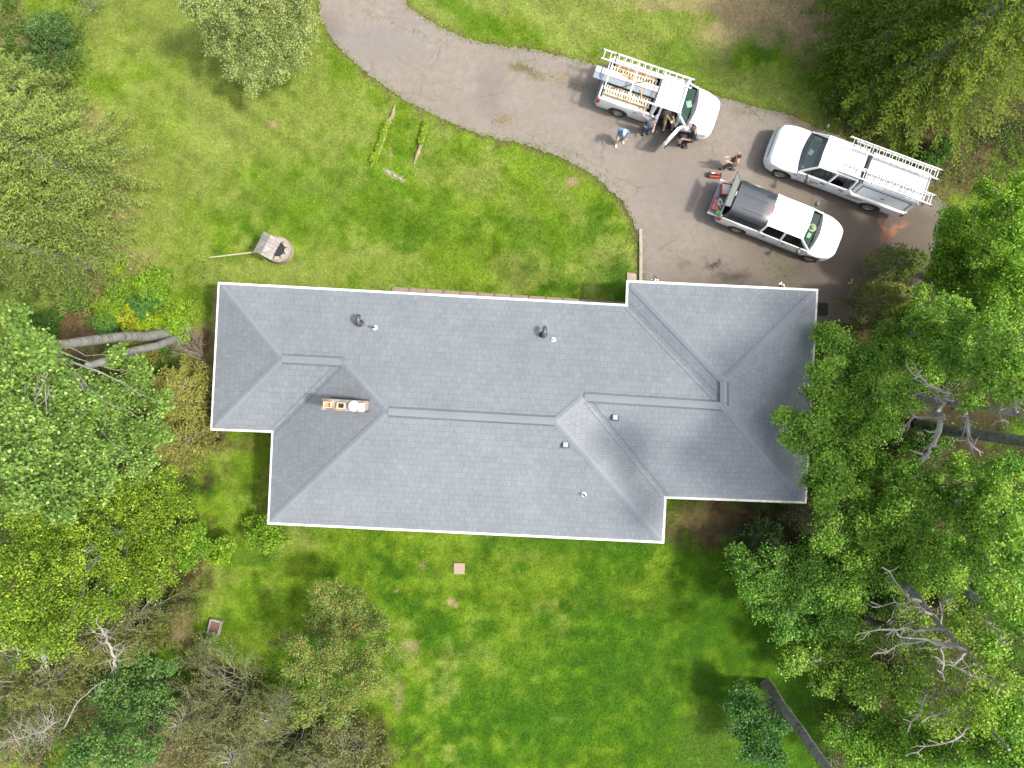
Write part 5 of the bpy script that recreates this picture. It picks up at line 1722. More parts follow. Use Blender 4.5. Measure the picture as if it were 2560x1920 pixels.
# raised turf rows
def mound(name, label, pts, w, mat):
    P = [dp(x, y, 0) for x, y in pts]; mb = MB(); r = random.Random(9)
    pp = []
    for a, b2 in zip(P, P[1:]):
        k = max(2, int((b2 - a).length / .12)); pp += [a.lerp(b2, t / k) for t in range(k)]
    pp.append(P[-1])
    for i, p in enumerate(pp):
        d = (pp[min(i + 1, len(pp) - 1)] - pp[max(i - 1, 0)]).normalized(); s = Vector((-d.y, d.x, 0)); e = min(1, i / 3, (len(pp) - 1 - i) / 3) * .7 + .3
        ww = w * e * r.uniform(.75, 1.2); h = .15 * e * r.uniform(.7, 1.2)
        for t in (-1, -.6, 0, .6, 1): q = p + s * ww * t; mb.v.append((q.x, q.y, -.04 + h * (1 - t * t) + (.0 if abs(t) == 1 else r.uniform(-.02, .05))))
    for i in range(len(pp) - 1):
        for k in range(4): a = i * 5 + k; mb.f.append([a, a + 1, a + 6, a + 5]); mb.mi.append(0)
    o = mb.build(name, mat, None, smooth=60); return tagp(o, label, "soil mound", "raised soil rows on the front lawn"), pp


m_soil = simple("dry_soil_crust", (.24, .19, .115), .95, 0, .35, 9, dirt=(.40, .33, .2), bmp=1.0)
_, r1 = mound("soil_mound", "long raised soil row with green weeds, the one nearer the wishing well", [(853, 225), (846, 252), (838, 262), (826, 300), (815, 330), (801, 358)], .12, m_soil)
_, r2 = mound("soil_mound", "shorter raised soil row with green weeds, the one nearer the driveway", [(921, 260), (915, 290), (908, 315), (900, 335), (893, 355)], .11, m_soil)
wx, wy = [], []
for pp, lo_, hi_ in ((r1, .34, .8), (r2, .1, .6), (r1, .85, .96)):
    for _ in range(1500):
        t = random.uniform(lo_, hi_) * (len(pp) - 1); p = pp[int(t)]; wx.append(p.x + random.gauss(.01, .06)); wy.append(p.y + random.gauss(0, .05))
_n = len(wx)
_o = leaves("row_weeds", np.stack([wx, wy, rng.uniform(.08, .22, _n)], -1), rng.normal(size=(_n, 3)), rng.normal(size=(_n, 3)) * .5 + np.array((0, 0, 1)), .08 * rng.uniform(.6, 1.3, _n), .04 * rng.uniform(.6, 1.3, _n), np.array((.20, .30, .03)) * rng.uniform(.6, 1.4, (_n, 1)), M['leaf'])
tagp(_o, "green weeds growing on the raised soil rows", kind="stuff")
for (x, y, r_, lb) in [(838, 371, .17, "flat pale stone in the bare patch, left of its two neighbours"), (852, 379, .14, "flat pale stone in the bare patch, between its two neighbours"), (864, 386, .12, "flat pale stone in the bare patch, nearest the house of the three"), (291 * .5 + 95, 786 * .86, .0, ""), ]:
    if r_ == 0: continue
    mb = MB().ell((0, 0, -.02), (r_ * .85, r_ * .38, .03), 12, 6); r = random.Random(int(x)); mb.v = [(a * r.uniform(.8, 1.2), b_ * r.uniform(.8, 1.2), z_) for a, b_, z_ in mb.v]
    o = mb.build("stone", simple("pale_stone", (.36, .3, .21), .95, 0, .2, 10), None, smooth=60); o.matrix_world = Matrix.Translation(dp(x, y, .0)) @ Matrix.Rotation(-.6, 4, 'Z'); tagp(o, lb, "stone", "pale stones on the front lawn")
mb = MB().ell((0, 0, 0), (.3, .26, .16), 14, 8); r = random.Random(8); mb.v = [(a * r.uniform(.85, 1.15), b_ * r.uniform(.85, 1.15), z_) for a, b_, z_ in mb.v]
o = mb.build("boulder", simple("tan_rock", (.34, .29, .22), .95, 0, .35, 5, dirt=(.52, .4, .22), bmp=.6), None, smooth=60); o.matrix_world = Matrix.Translation(dp(255, 685, .02)); tagp(o, "tan boulder half buried in the brown leaf litter", "boulder")
# hanging flower baskets under the garage eave
def basket(px, py, label, accent):
    c = at(px, py, 2.0)
    root = thing("flower_basket", label, "flower basket", (c.x, c.y, 1.75), 0, "flower baskets by the garage eave")
    MB().lathe([(.09, 0), (.17, .15), (.18, .17), (.15, .17), (.001, .14)], 16).build("basket_bowl", M['shoe_dark'], root, smooth=40)
    r = random.Random(px); fl = MB(); lf = MB()
    for _ in range(34):
        a = r.uniform(0, 6.28); q = r.uniform(0, .24)
        (fl if r.random() < .55 else lf).box((0, 0, 0), (.075, .05, .008), Matrix.Translation((q * math.cos(a), q * math.sin(a), .2 + r.uniform(0, .1))) @ Matrix.Rotation(r.uniform(0, 6), 4, 'Z') @ Matrix.Rotation(r.uniform(-.6, .6), 4, 'X'))
    fl.build("white_petals", M['white_clean'], root); lf.build("leaves", simple("basket_leaves", (.04, .12, .02), .6), root)
    a2 = MB()
    for _ in range(5): a2.ell((r.uniform(-.2, .2), r.uniform(-.1, .2), .24), (.035, .035, .02), 8, 6)
    a2.build("red_blooms", accent, root)
basket(1638, 704, "white flower basket by the garage eave nearest the lawn kerb", M['tail']); basket(1958, 719, "white and orange flower basket by the garage eave nearest the mat", simple("orange_bloom", (.5, .12, .03), .6))
b_ = MB().box((0, 0, 0), (.62, .08, .05)).build("wall_shelf", M['dark'], None); b_.matrix_world = Matrix.Translation(at(1672, 708, 2.1)) @ Matrix.Rotation(-.05, 4, 'Z'); tagp(b_, "narrow dark shelf jutting out beside the white flower basket", "shelf")


# ---------------------------------------------------------------- trees and shrubs
def sprig_cloud(lobes, dens, sr, nl, L, W, colA, colB, seed, up=1.0, jit=.25, ragged=.35, tip=None, flat=.7, elong=0):
    """lobes: (x,y,z,r). returns arrays for leaves() plus sprig centres"""
    g = np.random.default_rng(seed)
    C, Nn, Ax, Co, S = [], [], [], [], []
    for (x, y, z, r) in lobes:
        ns = int(9 + r * 7)
        d = unit(g.normal(size=(ns, 3)))
        sub = np.array((x, y, z)) + d * (r * np.array((.72, .72, flat * .72))) * g.uniform(.55, 1.15, (ns, 1))
        sub = np.vstack([sub, [(x, y, z)]])
        for k, sc_ in enumerate(sub):
            rr = min(.62, r * g.uniform(.30, .30 + ragged * .5))
            K = max(3, int(dens * rr * rr))
            dd = unit(g.normal(size=(K, 3)) + np.array((0, 0, .35)))
            sp = sc_ + dd * rr * np.array((1, 1, flat * .7)) * (g.random((K, 1)) ** .45)
            S.append(sp)
            base = colA + (colB - colA) * (g.random((K, 1)) * .5 + g.random() * .75)
            n = g.poisson(nl, K) + 2
            ii = np.repeat(np.arange(K), n)
            off = g.normal(size=(len(ii), 3)) * sr * np.array((1, 1, .55))
            c = sp[ii] + off
            outd = unit(c - sc_)
            nr = unit(outd * .45 + np.array((0, 0, up)) + g.normal(size=(len(ii), 3)) * .55)
            col = base[ii] * (1 + g.normal(size=(len(ii), 1)) * jit)
            if tip is not None:
                t = g.random((len(ii), 1)) < tip[1]
                col = np.where(t, np.array(tip[0]) * (1 + g.normal(size=(len(ii), 1)) * .15), col)
            if elong: ax_ = unit(off * np.array((1, 1, .6)) + outd * .3 + g.normal(size=off.shape) * .02)
            else: ax_ = g.normal(size=off.shape)
            C.append(c); Nn.append(nr); Co.append(col); Ax.append(ax_)
    return np.vstack(C), np.vstack(Ax), np.vstack(Nn), np.vstack(Co), np.vstack(S), g


def crooked(a, b, n, amp, r):
    a, b = Vector(a), Vector(b); L = (b - a).length; out = []
    for i in range(n + 1):
        t = i / n; p = a.lerp(b, t)
        if 0 < i < n: p += Vector((r.gauss(0, 1), r.gauss(0, 1), r.gauss(0, .6))) * amp * L
        out.append(p)
    return out


def broadleaf(name, label, base, height, lobes_px, colA, colB, seed, dens=58, sr=.17, nl=18, L=.10, W=.08, zmin=2.5, bark='bark_pale', tr=.2, twig=.35, twmat='twig_pale', group="trees around the house", tip=None, zfix=None, trunk_to=None, ragged=.35, cat="tree", elong=0, up=1.0, jit=.25, limb_t=None, reach=1.15, zmax=None, flat=.7):
    r = random.Random(seed)
    B = dp(*base)
    C0 = (1106.0, 829.5)
    bx, by = base[0] - C0[0], base[1] - C0[1]
    lobes = []
    for lo_ in lobes_px:
        x, y, rad = lo_[:3]
        if len(lo_) > 3: z = lo_[3]
        elif zfix is not None: z = zfix * r.uniform(.8, 1.2)
        else:
            vx, vy = x - C0[0], y - C0[1]
            k = (vx * bx + vy * by) / max(vx * vx + vy * vy, 1)
            z = CAM_H * (1 - k * reach ** 0)
            z = max(zmin, min(zmax or height * .92, z)) * r.uniform(.92, 1.06)
        p = dp(x, y, z)
        lobes.append((p.x, p.y, z, rad * DK * (CAM_H - z) / FPX))
    root = thing(name, label, cat, (B.x, B.y, 0), 0, group)
    lob = [(x - B.x, y - B.y, z, q) for x, y, z, q in lobes]
    cx = sum(l[0] for l in lob) / len(lob); cy = sum(l[1] for l in lob) / len(lob)
    topz = max(l[2] for l in lob)
    if trunk_to: q = dp(*trunk_to); top = Vector((q.x - B.x, q.y - B.y, q.z))
    else: top = Vector((cx * .7, cy * .7, sum(l[2] for l in lob) / len(lob) * .8))
    r_ = 0; topl = [] if trunk_to else [(top.x, top.y, top.z + .45, .8)]
    c, ax_, nr, co, S, g = sprig_cloud(lob + topl, dens, sr * .72, nl, L, W, np.array(colA), np.array(colB), seed, ragged=ragged, tip=tip, elong=elong, up=up, jit=jit, flat=flat)
    n = len(c)
    leaves("crown", c, ax_, nr, L * g.uniform(.7, 1.25, n), W * g.uniform(.7, 1.25, n), co, M['needle'] if elong else M['leaf'], root)
    tp = crooked((0, 0, -.1), top, 7, .005, r)
    tk = MB().tube(tp, [tr * (1 - (.35 if trunk_to else .8) * i / 7) * (1.25 if i == 0 else 1) for i in range(8)], 12)
    tk.build("trunk", M[bark], root, smooth=60)
    lm = MB(); tw = MB()
    for li, (x, y, z, q) in enumerate(lob):
        t = min(.9, max(.2, (z - q) / max(top.z, .1) * .55)); t = limb_t or t; i0 = int(t * 7); st = tp[i0].lerp(tp[min(7, i0 + 1)], t * 7 - i0)
        pts = crooked(st, (x, y, z), 5, .035, r)
        r0 = tr * (1 - .6 * t) * .28
        lm.tube(pts, [r0 * (1 - .7 * k / 5) for k in range(6)], 6)
    # twigs to the sprigs
    if twig > 0:
        LC = np.array([(x, y, z) for x, y, z, q in lob])
        sel = S[g.random(len(S)) < twig * .25]
        sel = sel[:700]
        for s_ in sel:
            i = int(np.argmin(((LC - s_) ** 2).sum(1)))
            a = Vector(LC[i]).lerp(Vector(s_), r.uniform(0, .35))
            pts = crooked(a, Vector(s_) + Vector((0, 0, .06)), 3, .07, r)
            r0 = r.uniform(.009, .02)
            tw.tube(pts, [r0, r0 * .8, r0 * .6, r0 * .3], 3, cap=False)
        tw.build("twigs", M[twmat], root, fix=False)
    lm.build("limbs", M[bark], root, smooth=60)
    return root


def conifer(name, label, base, H_, R_, colA, colB, seed, dens=24, droop=.28, lean=(0, 0), needle=(.125, .034), bark='bark_dark', bare=0.0, group="conifers around the house", per=5, z0=.6, twmat='twig_grey', cat="conifer", shape=.75, tipcol=None, twp=.35, rise=.12):
    g = np.random.default_rng(seed); r = random.Random(seed)
    B = dp(*base)
    root = thing(name, label, cat, (B.x, B.y, 0), 0, group)
    lx, ly = lean
    def trunk_at(z): return np.array((lx * z / H_, ly * z / H_, z))
    MB().tube([Vector(trunk_at(z)) for z in (0, H_ * .25, H_ * .5, H_ * .75, H_)], [R_ * .075 + .03, R_ * .06 + .02, R_ * .045 + .015, R_ * .03 + .01, .01], 8).build("trunk", M[bark], root, smooth=60)
    nb = int(H_ * dens)
    P, A_, Nr, Co = [], [], [], []
    tw = MB()
    for i in range(nb):
        z = z0 + (H_ - z0) * (i / nb) ** .9
        rel = (z - z0) / (H_ - z0)
        Lb = R_ * (1 - rel) ** shape * r.uniform(.62, 1.12) + .15
        a = i * 2.399 + r.uniform(-.4, .4)
        d = np.array((math.cos(a), math.sin(a), rise + .25 * rel))
        st = trunk_at(z)
        # sweeping branch points
        m_ = max(4, int(Lb / .16))
        ts = (np.arange(m_) + g.uniform(.1, .9, m_)) / m_
        dr = droop * Lb
        br = st + d * (ts[:, None] * Lb) + np.array((0, 0, -1)) * (dr * ts ** 1.8 - .18 * dr * ts ** 5)[:, None]
        keep = ts > (.22 + bare * r.random())
        side = np.array((-math.sin(a), math.cos(a), 0))
        if r.random() < twp:
            q = [Vector(st + d * (t * Lb) + np.array((0, 0, -1)) * dr * t ** 1.8) for t in (0, .35, .7, 1)]
            tw.tube(q, [.02, .015, .009, .003], 3, cap=False)
        base_c = colA + (colB - colA) * (r.random() * .6 + .4 * rel)
        for p, t in zip(br[keep], ts[keep]):
            wl = (.16 + .30 * (1 - t)) * min(1.0, .5 + Lb / 3)
            for sg in (-1, 1):
                ax0 = side * sg * .8 + d * .75
                ax0 = ax0 / np.linalg.norm(ax0)
                n = per + 2
                u = (np.arange(n) + .5) / n
                q = p + ax0 * (u[:, None] * wl) + np.array((0, 0, -1)) * (.25 * wl * u ** 2)[:, None] + g.normal(size=(n, 3)) * .02
                P.append(q); A_.append(np.tile(ax0, (n, 1)) + g.normal(size=(n, 3)) * .35 + side * sg * 0)
                Nr.append(np.tile((0, 0, 1.0), (n, 1)) + g.normal(size=(n, 3)) * .45)
                c_ = base_c * (1 + g.normal(size=(n, 1)) * .22)
                if tipcol is not None: c_ = c_ + (np.array(tipcol) - c_) * (u[:, None] * t) ** 1.5 * .8
                Co.append(c_)
    P = np.vstack(P); n = len(P)
    leaves("crown", P, np.vstack(A_), np.vstack(Nr), needle[0] * g.uniform(.7, 1.3, n), needle[1] * g.uniform(.7, 1.4, n), np.vstack(Co), M['needle'], root)
    tw.build("branches", M[twmat], root, fix=False)
    return root


def bare_shrub(name, label, base, H_, R_, seed, mat='twig_grey', nstem=12, depth=4, leaf=None, group="shrubs in the wood", cat="shrub", L0=.55, rad=.02, leafn=5, aim=None, splay=.9):
    g = np.random.default_rng(seed); r = random.Random(seed)
    B = dp(*base)
    root = thing(name, label, cat, (B.x, B.y, 0), 0, group)
    tw = MB(); tips = []
    sc_ = H_ / (L0 * 3.2)
    def grow(p, d, L, rd, k):
        q = p + d * L
        mid = p.lerp(q, .5) + Vector((r.gauss(0, 1), r.gauss(0, 1), r.gauss(0, .5))) * L * .07
        tw.tube([p, mid, q], [rd, rd * .85, rd * .65], 3 if k < depth - 1 else 4, cap=False)
        if k <= 0: tips.append(q); return
        if k <= 2: tips.append(mid)
        for _ in range(r.choice((2, 2, 3))):
            nd = (d + Vector((r.gauss(0, 1), r.gauss(0, 1), r.gauss(0, .6))) * .48 + Vector((0, 0, .05))).normalized()
            grow(q, nd, L * r.uniform(.6, .88), rd * .62, k - 1)
    for i in range(nstem):
        a = i * 2.399; s_ = r.uniform(.15, splay)
        d = Vector((math.cos(a) * s_, math.sin(a) * s_, 1)).normalized()
        if aim: d = (d + Vector(aim)).normalized()
        pr_ = R_ * .25 * math.sqrt(r.random())
        grow(Vector((pr_ * math.cos(a), pr_ * math.sin(a), 0)), d, L0 * sc_ * r.uniform(.8, 1.2), rad, depth)
    tw.build("twigs", M[mat], root, fix=False)
    if leaf:
        colA, colB, L, W, sr = leaf
        T_ = np.array([tuple(t) for t in tips]); ii = np.repeat(np.arange(len(T_)), leafn)
        c = T_[ii] + g.normal(size=(len(ii), 3)) * sr
        n = len(c)
        base_ = np.array(colA) + (np.array(colB) - np.array(colA)) * g.random((len(T_), 1))
        leaves("foliage", c, g.normal(size=(n, 3)), g.normal(size=(n, 3)) * .5 + np.array((0, 0, 1)), L * g.uniform(.7, 1.3, n), W * g.uniform(.7, 1.3, n), base_[ii] * (1 + g.normal(size=(n, 1)) * .2), M['leaf'], root)
    return root


POP_A, POP_B = (0.055, 0.155, 0.022), (0.21, 0.34, 0.06)
TIPY = ((0.30, 0.36, 0.10), .05)
RT = "bright green poplars east of the house"
# ---- poplars on the right
broadleaf("poplar_tree", "bright green poplar overhanging the roof's east edge", (1815, 880), 10, [(1772, 722, 20, 3.4), (1800, 740, 40, 4), (1830, 800, 55), (1785, 800, 40, 4.3), (1765, 840, 35, 4.5), (1880, 790, 60), (1725, 905, 32, 4.6), (1760, 915, 45, 4.8), (1690, 900, 20, 4.7), (1710, 945, 24, 4.6), (1740, 960, 30, 4.6), (1820, 880, 60), (1880, 880, 70), (1830, 940, 60), (1945, 850, 50), (1785, 870, 40, 4.6), (1920, 930, 45)], POP_A, POP_B, 11, tip=TIPY, group=RT)
broadleaf("poplar_tree", "bright green poplar beside the house's south-east corner", (1830, 1080), 10, [(1780, 1000, 40, 5), (1800, 1050, 50, 5), (1790, 1110, 38, 4.2), (1860, 1010, 70), (1900, 1060, 70), (1850, 1110, 60), (1790, 1170, 35, 4.5), (1950, 1010, 45), (1960, 1100, 70), (1900, 1150, 60), (1840, 1180, 50), (1765, 1040, 30, 4.4)], POP_A, POP_B, 12, tip=TIPY, group=RT)
broadleaf("poplar_tree", "dull green poplar with branch tips reaching over the back lawn", (1740, 1290), 8, [(1600, 1225, 42, 2.6), (1640, 1250, 50, 3), (1585, 1195, 25, 2.3), (1625, 1290, 34, 2.5), (1650, 1320, 26, 2.5), (1690, 1250, 45), (1705, 1300, 55), (1750, 1220, 50), (1770, 1280, 60), (1740, 1360, 45), (1695, 1365, 30, 4.8), (1800, 1340, 50), (1720, 1200, 30), (1760, 1170, 35), (1670, 1200, 28, 3)], (0.038, 0.12, 0.02), (0.13, 0.25, 0.045), 13, tip=TIPY, group=RT)
broadleaf("poplar_tree", "bright green poplar hiding its own stem among pale bare trunks", (1880, 1240), 12, [(1900, 1215, 60), (1960, 1230, 55), (2030, 1190, 60), (1850, 1290, 45), (2060, 1240, 50), (1985, 1170, 50), (1840, 1220, 50), (2110, 1180, 55)], POP_A, POP_B, 14, tip=TIPY, group=RT, tr=.22)
broadleaf("poplar_tree", "poplar with one yellow-green bough jutting onto the lawn", (1790, 1420), 10, [(1740, 1420, 42), (1715, 1430, 26, 4.8), (1790, 1400, 50), (1840, 1430, 50), (1860, 1380, 45), (1790, 1480, 38), (1700, 1440, 16, 5), (1810, 1340, 40), (1870, 1490, 45)], (0.05, 0.14, 0.02), (0.18, 0.29, 0.045), 15, tip=((.36, .40, .13), .12), group=RT)
broadleaf("poplar_tree", "sparse yellow-green poplar with many bare limbs showing", (1880, 1340), 12, [(1930, 1380, 40), (1980, 1330, 45), (2000, 1420, 50), (2070, 1360, 40), (1960, 1480, 45), (2060, 1480, 50), (2120, 1430, 45), (2050, 1290, 30), (2030, 1550, 50), (2100, 1540, 60), (2160, 1480, 50), (1900, 1450, 40), (1990, 1260, 40), (2140, 1350, 50)], (0.10, 0.19, 0.02), (0.22, 0.31, 0.05), 16, dens=30, nl=12, twig=1.2, tr=.26, group=RT)
broadleaf("poplar_tree", "bright green poplar spilling out of the bottom right corner", (1860, 1540), 11, [(1890, 1560, 50), (1930, 1610, 60), (1850, 1600, 40), (1990, 1610, 60), (2050, 1630, 60), (2110, 1600, 60), (2180, 1560, 60), (2190, 1640, 55), (1960, 1540, 40), (1880, 1650, 50), (2140, 1520, 50), (1800, 1580, 30), (2200, 1490, 40)], POP_A, (0.17, 0.29, 0.04), 17, tip=TIPY, group=RT, tr=.22)
broadleaf("poplar_tree", "tall poplar at the right edge, above the dark leaning log", (1960, 1010), 14, [(2070, 1010, 40), (2130, 1040, 60), (2190, 1010, 45), (2060, 1090, 50), (2110, 1110, 60), (2180, 1110, 60), (2180, 1200, 55), (2160, 1280, 55), (2200, 1350, 50), (2120, 1240, 40), (2010, 1050, 40), (2150, 1380, 40)], POP_A, POP_B, 18, tip=TIPY, group=RT, tr=.24)
broadleaf("poplar_tree", "bright green poplar between the cap truck and the pale snag", (1900, 700), 13, [(1960, 680, 50), (2010, 720, 60), (1940, 760, 50), (2060, 760, 60), (2120, 800, 60), (2060, 680, 55), (2180, 760, 60), (2000, 800, 50), (2190, 840, 45), (1985, 640, 30), (2100, 860, 30), (1910, 730, 40), (2140, 700, 50)], POP_A, POP_B, 19, tip=TIPY, group=RT, tr=.22)
broadleaf("poplar_tree", "bright green poplar leaning over the drive's end, near the utility truck's tail", (2015, 605), 14, [(2050, 540, 40), (2040, 500, 26, 3.4), (2030, 560, 40, 2.8), (2060, 470, 30, 4), (2100, 500, 55), (2150, 470, 50), (2080, 580, 60), (2150, 560, 70), (2200, 510, 50), (2050, 620, 50), (2130, 640, 60), (2200, 620, 60), (2125, 405, 22), (2190, 440, 40), (2030, 590, 30), (2205, 400, 36), (2195, 690, 40)], (0.055, 0.15, 0.018), (0.17, 0.29, 0.03), 20, tip=TIPY, group=RT, tr=.24)
broadleaf("poplar_tree", "low blue-green poplar with a thick bare grey stem on the back lawn", (1656, 1479), 9, [(1600, 1500, 32, 1.8), (1630, 1540, 40, 2), (1600, 1570, 28, 1.8), (1660, 1590, 36, 2.4), (1690, 1560, 22, 2.4), (1620, 1620, 34, 2), (1670, 1640, 30, 2.6), (1580, 1530, 20, 1.6)], (0.03, 0.09, 0.024), (0.075, 0.17, 0.05), 21, group=RT, tr=.24, trunk_to=(1800, 1675, 7.3), bark='bark_grey', twig=.8)


def bare_trunk(label, a, b, r0, r1, mat, seed, forks=(), group="bare trunks in the poplar grove", crown=None):
    r = random.Random(seed)
    A_, B_ = dp(*a), dp(*b)
    root = thing("bare_tree", label, "tree", (A_.x, A_.y, 0), 0, group)
    tp = crooked(Vector((0, 0, a[2] - .05)), B_ - Vector((A_.x, A_.y, 0)), 9, .004, r)
    MB().tube(tp, [r0 + (r1 - r0) * i / 9 for i in range(10)], 12).build("trunk", M[mat], root, smooth=60)
    lm = MB()
    for f in forks:
        t, pts, rr = f
        i0 = int(t * 9); st = tp[i0].lerp(tp[min(9, i0 + 1)], t * 9 - i0)
        P = [st] + [dp(*p) - Vector((A_.x, A_.y, 0)) for p in pts]
        Q = []
        for p, q in zip(P, P[1:]): Q += crooked(p, q, 4, .05, r)[:-1]
        Q.append(P[-1])
        lm.tube(Q, [rr * (1 - .75 * k / (len(Q) - 1)) for k in range(len(Q))], 6)
        for k in range(2, len(Q) - 1):
            for _ in range(2):
                d = (Q[k + 1] - Q[k]).normalized(); L = r.uniform(.15, .7)
                e = Q[k] + (d * .6 + Vector((r.gauss(0, 1), r.gauss(0, 1), r.gauss(0, .5)))).normalized() * L
                lm.tube(crooked(Q[k], e, 2, .1, r), [rr * .35, rr * .25, .004], 4)
    if forks: lm.build("limbs", M['twig_pale'], root, smooth=60)
    if crown:   # high crown beyond the frame whose shade falls on the roof and lawn
        lob = [(x - A_.x, y - A_.y, z, q) for x, y, z, q in crown]
        c, ax_, nr, co, S, g = sprig_cloud(lob, 40, .26, 15, .16, .13, np.array(POP_A), np.array(POP_B), seed)
        n = len(c)
        leaves("crown", c, ax_, nr, .16 * g.uniform(.7, 1.25, n), .13 * g.uniform(.7, 1.25, n), co, M['leaf'], root)
        t0 = B_ - Vector((A_.x, A_.y, 0)); mb = MB()
        cx = Vector((sum(l[0] for l in lob) / len(lob), sum(l[1] for l in lob) / len(lob), sum(l[2] for l in lob) / len(lob)))
        mb.tube(crooked(t0, cx, 4, .01, r), [r1, r1 * .8, r1 * .6, r1 * .4, r1 * .2], 8)
        for l in lob: mb.tube(crooked(t0.lerp(cx, .5), l[:3], 4, .03, r), [r1 * .35, r1 * .3, r1 * .2, r1 * .12, .01], 5)
        mb.build("upper_limbs", M[mat], root, smooth=60)
    return root


def shade(targets, z, rad):
    """crown lobes at height z whose shade falls on the target points (displayed px, height)"""
    out = []
    for x, y, h in targets:
        p = dp(x, y, h); k = (z - h) / math.tan(math.radians(SUN_EL)); a = math.radians(SUN_AZ)
        out.append((p.x + math.cos(a) * k, p.y + math.sin(a) * k, z + random.uniform(-.8, .8), rad))
    return out


bare_trunk("thick dark ringed trunk slanting right past the pale dead snag", (1985, 918, 0), (2260, 962, 7.0), .27, .22, 'bark_grey', 1, crown=shade([(1640, 800, 3), (1700, 760, 3), (1740, 700, 3), (1600, 860, 3.4), (1660, 880, 3), (1720, 850, 3), (1735, 780, 3), (1590, 940, 3.4), (1650, 960, 3), (1715, 940, 3), (1690, 1010, 3), (1735, 1000, 3), (1620, 900, 3.5), (1680, 820, 3), (1610, 810, 3.8), (1740, 900, 3)], 17, 1.75))
bare_trunk("pale dead snag with twisted broken limbs by the right edge", (1900, 845, 0), (2300, 912, 9.5), .2, .07, 'twig_grey', 2,
           [(.50, [(2050, 850, 7.2), (2000, 825, 7.6), (1968, 803, 8)], .08), (.55, [(2088, 900, 7.2), (2090, 950, 7.0), (2118, 985, 6.8)], .09), (.42, [(2030, 905, 6.6), (2018, 960, 6.4), (1990, 990, 6.2)], .15), (.8, [(2190, 880, 9.2), (2210, 862, 9.6)], .05), (.45, [(1975, 900, 6.8), (1945, 935, 6.5)], .06), (.7, [(2160, 905, 8.2), (2180, 915, 8.0)], .05), (.42, [(2010, 845, 7), (1985, 850, 7.2)], .03)])
bare_trunk("pale mottled trunk crossing the sparse poplar, thickest of the bare trunks below the snag", (1900, 1205, 0), (2120, 1440, 10), .2, .03, 'bark_pale', 3, forks=
           [(.5, [(1960, 1285, 6), (1905, 1225, 6.5)], .07), (.62, [(1990, 1310, 6.5), (1880, 1300, 6.2)], .07), (.75, [(1960, 1355, 7), (1850, 1370, 6.5)], .07), (.85, [(2030, 1400, 8), (2040, 1470, 8.5)], .09), (.9, [(2000, 1380, 8), (1900, 1360, 7.6)], .06), (.9, [(2060, 1440, 9), (2130, 1470, 9.5)], .06), (.8, [(1950, 1390, 7), (1880, 1420, 6.8)], .05), (.7, [(2030, 1300, 7), (2060, 1290, 7.4)], .05)])
bare_trunk("pale slim trunk at the right edge below the grove's yellow tree", (1980, 1190, 0), (2240, 1400, 9.5), .19, .12, 'bark_pale', 4, crown=shade([(1560, 1020, 3.3), (1630, 1040, 3), (1700, 1040, 3), (1520, 980, 3.5), (1390, 1080, 3), (1350, 1010, 3.4), (1310, 950, 3.7), (1400, 1110, 3), (1590, 1000, 3.3), (1660, 1070, 3), (1560, 950, 3.6), (1345, 960, 3.6)], 17.5, .85), forks=[(.8, [(2130, 1330, 9), (2180, 1400, 10)], .06)])
bare_trunk("slim forked pale trunk near the bottom right corner", (1950, 1370, 0), (2180, 1620, 8.5), .13, .05, 'bark_pale', 5, forks=
           [(.5, [(2080, 1440, 6), (2100, 1530, 7)], .05), (.7, [(2060, 1530, 7), (1990, 1560, 7)], .06), (.6, [(2000, 1500, 6.5), (1960, 1580, 6.8)], .06), (.6, [(2140, 1480, 7), (2200, 1480, 8)], .05), (.8, [(2060, 1600, 8), (1960, 1630, 7.5)], .05)])
bare_shrub("dead_shrub", "grey bare shrub at the bottom edge beside the thick grey stem", (1800, 1640), 2.2, .7, 31, 'twig_grey', 7, 3, L0=.6, aim=(0, -.2, 0))

# ---- conifers upper right
CA, CB = np.array((0.03, 0.07, 0.010)), np.array((0.155, 0.22, 0.032))
CG = "tall conifers above the utility truck"
conifer("cedar_tree", "tall olive cedar whose branches hang over the utility truck's ladders", (1905, 205), 13, 3.3, CA, CB, 41, 30, .42, per=5, group=CG, tipcol=(.24, .28, .05), bark='bark_grey')
conifer("cedar_tree", "tall olive cedar at the top right corner", (1990, 90), 14, 3.6, CA, CB, 42, 26, .42, per=5, group=CG, tipcol=(.27, .27, .05))
conifer("cedar_tree", "tall olive cedar at the right edge above the bare brown ground", (2010, 210), 13, 3.2, CA, CB * .95, 43, 28, .42, per=5, group=CG, tipcol=(.26, .27, .05))
conifer("cedar_tree", "darker green cedar closest to the dry lawn strip", (1850, 75), 11, 2.9, CA, CB * .85, 44, 30, .42, per=5, group=CG, tipcol=(.18, .25, .04))
conifer("cedar_tree", "olive cedar cut by the top edge of the photo", (1890, -60), 12, 3.4, CA, CB, 45, 24, .42, per=5, group=CG, tipcol=(.24, .25, .045))
conifer("cedar_tree", "green cedar whose boughs meet the lawn left of the tall ones", (1838, 150), 9, 2.6, CA, CB * .8, 51, 34, .42, per=5, group=CG, tipcol=(.16, .24, .035))
conifer("young_cedar", "short dark green cedar at the foot of the tall ones, beside the utility truck's hood", (1842, 215), 3.6, 1.9, CA, CB * .75, 46, 60, .3, per=5, group=CG, tipcol=(.09, .15, .025))
conifer("young_cedar", "short brownish cedar between the driveway and the house's north-east corner", (1850, 660), 4.2, 1.1, np.array((.045, .065, .018)), np.array((.12, .14, .04)), 47, 45, .2, per=4, group="small scruffy cedars by the drive", tipcol=(.17, .18, .05), bare=.3)
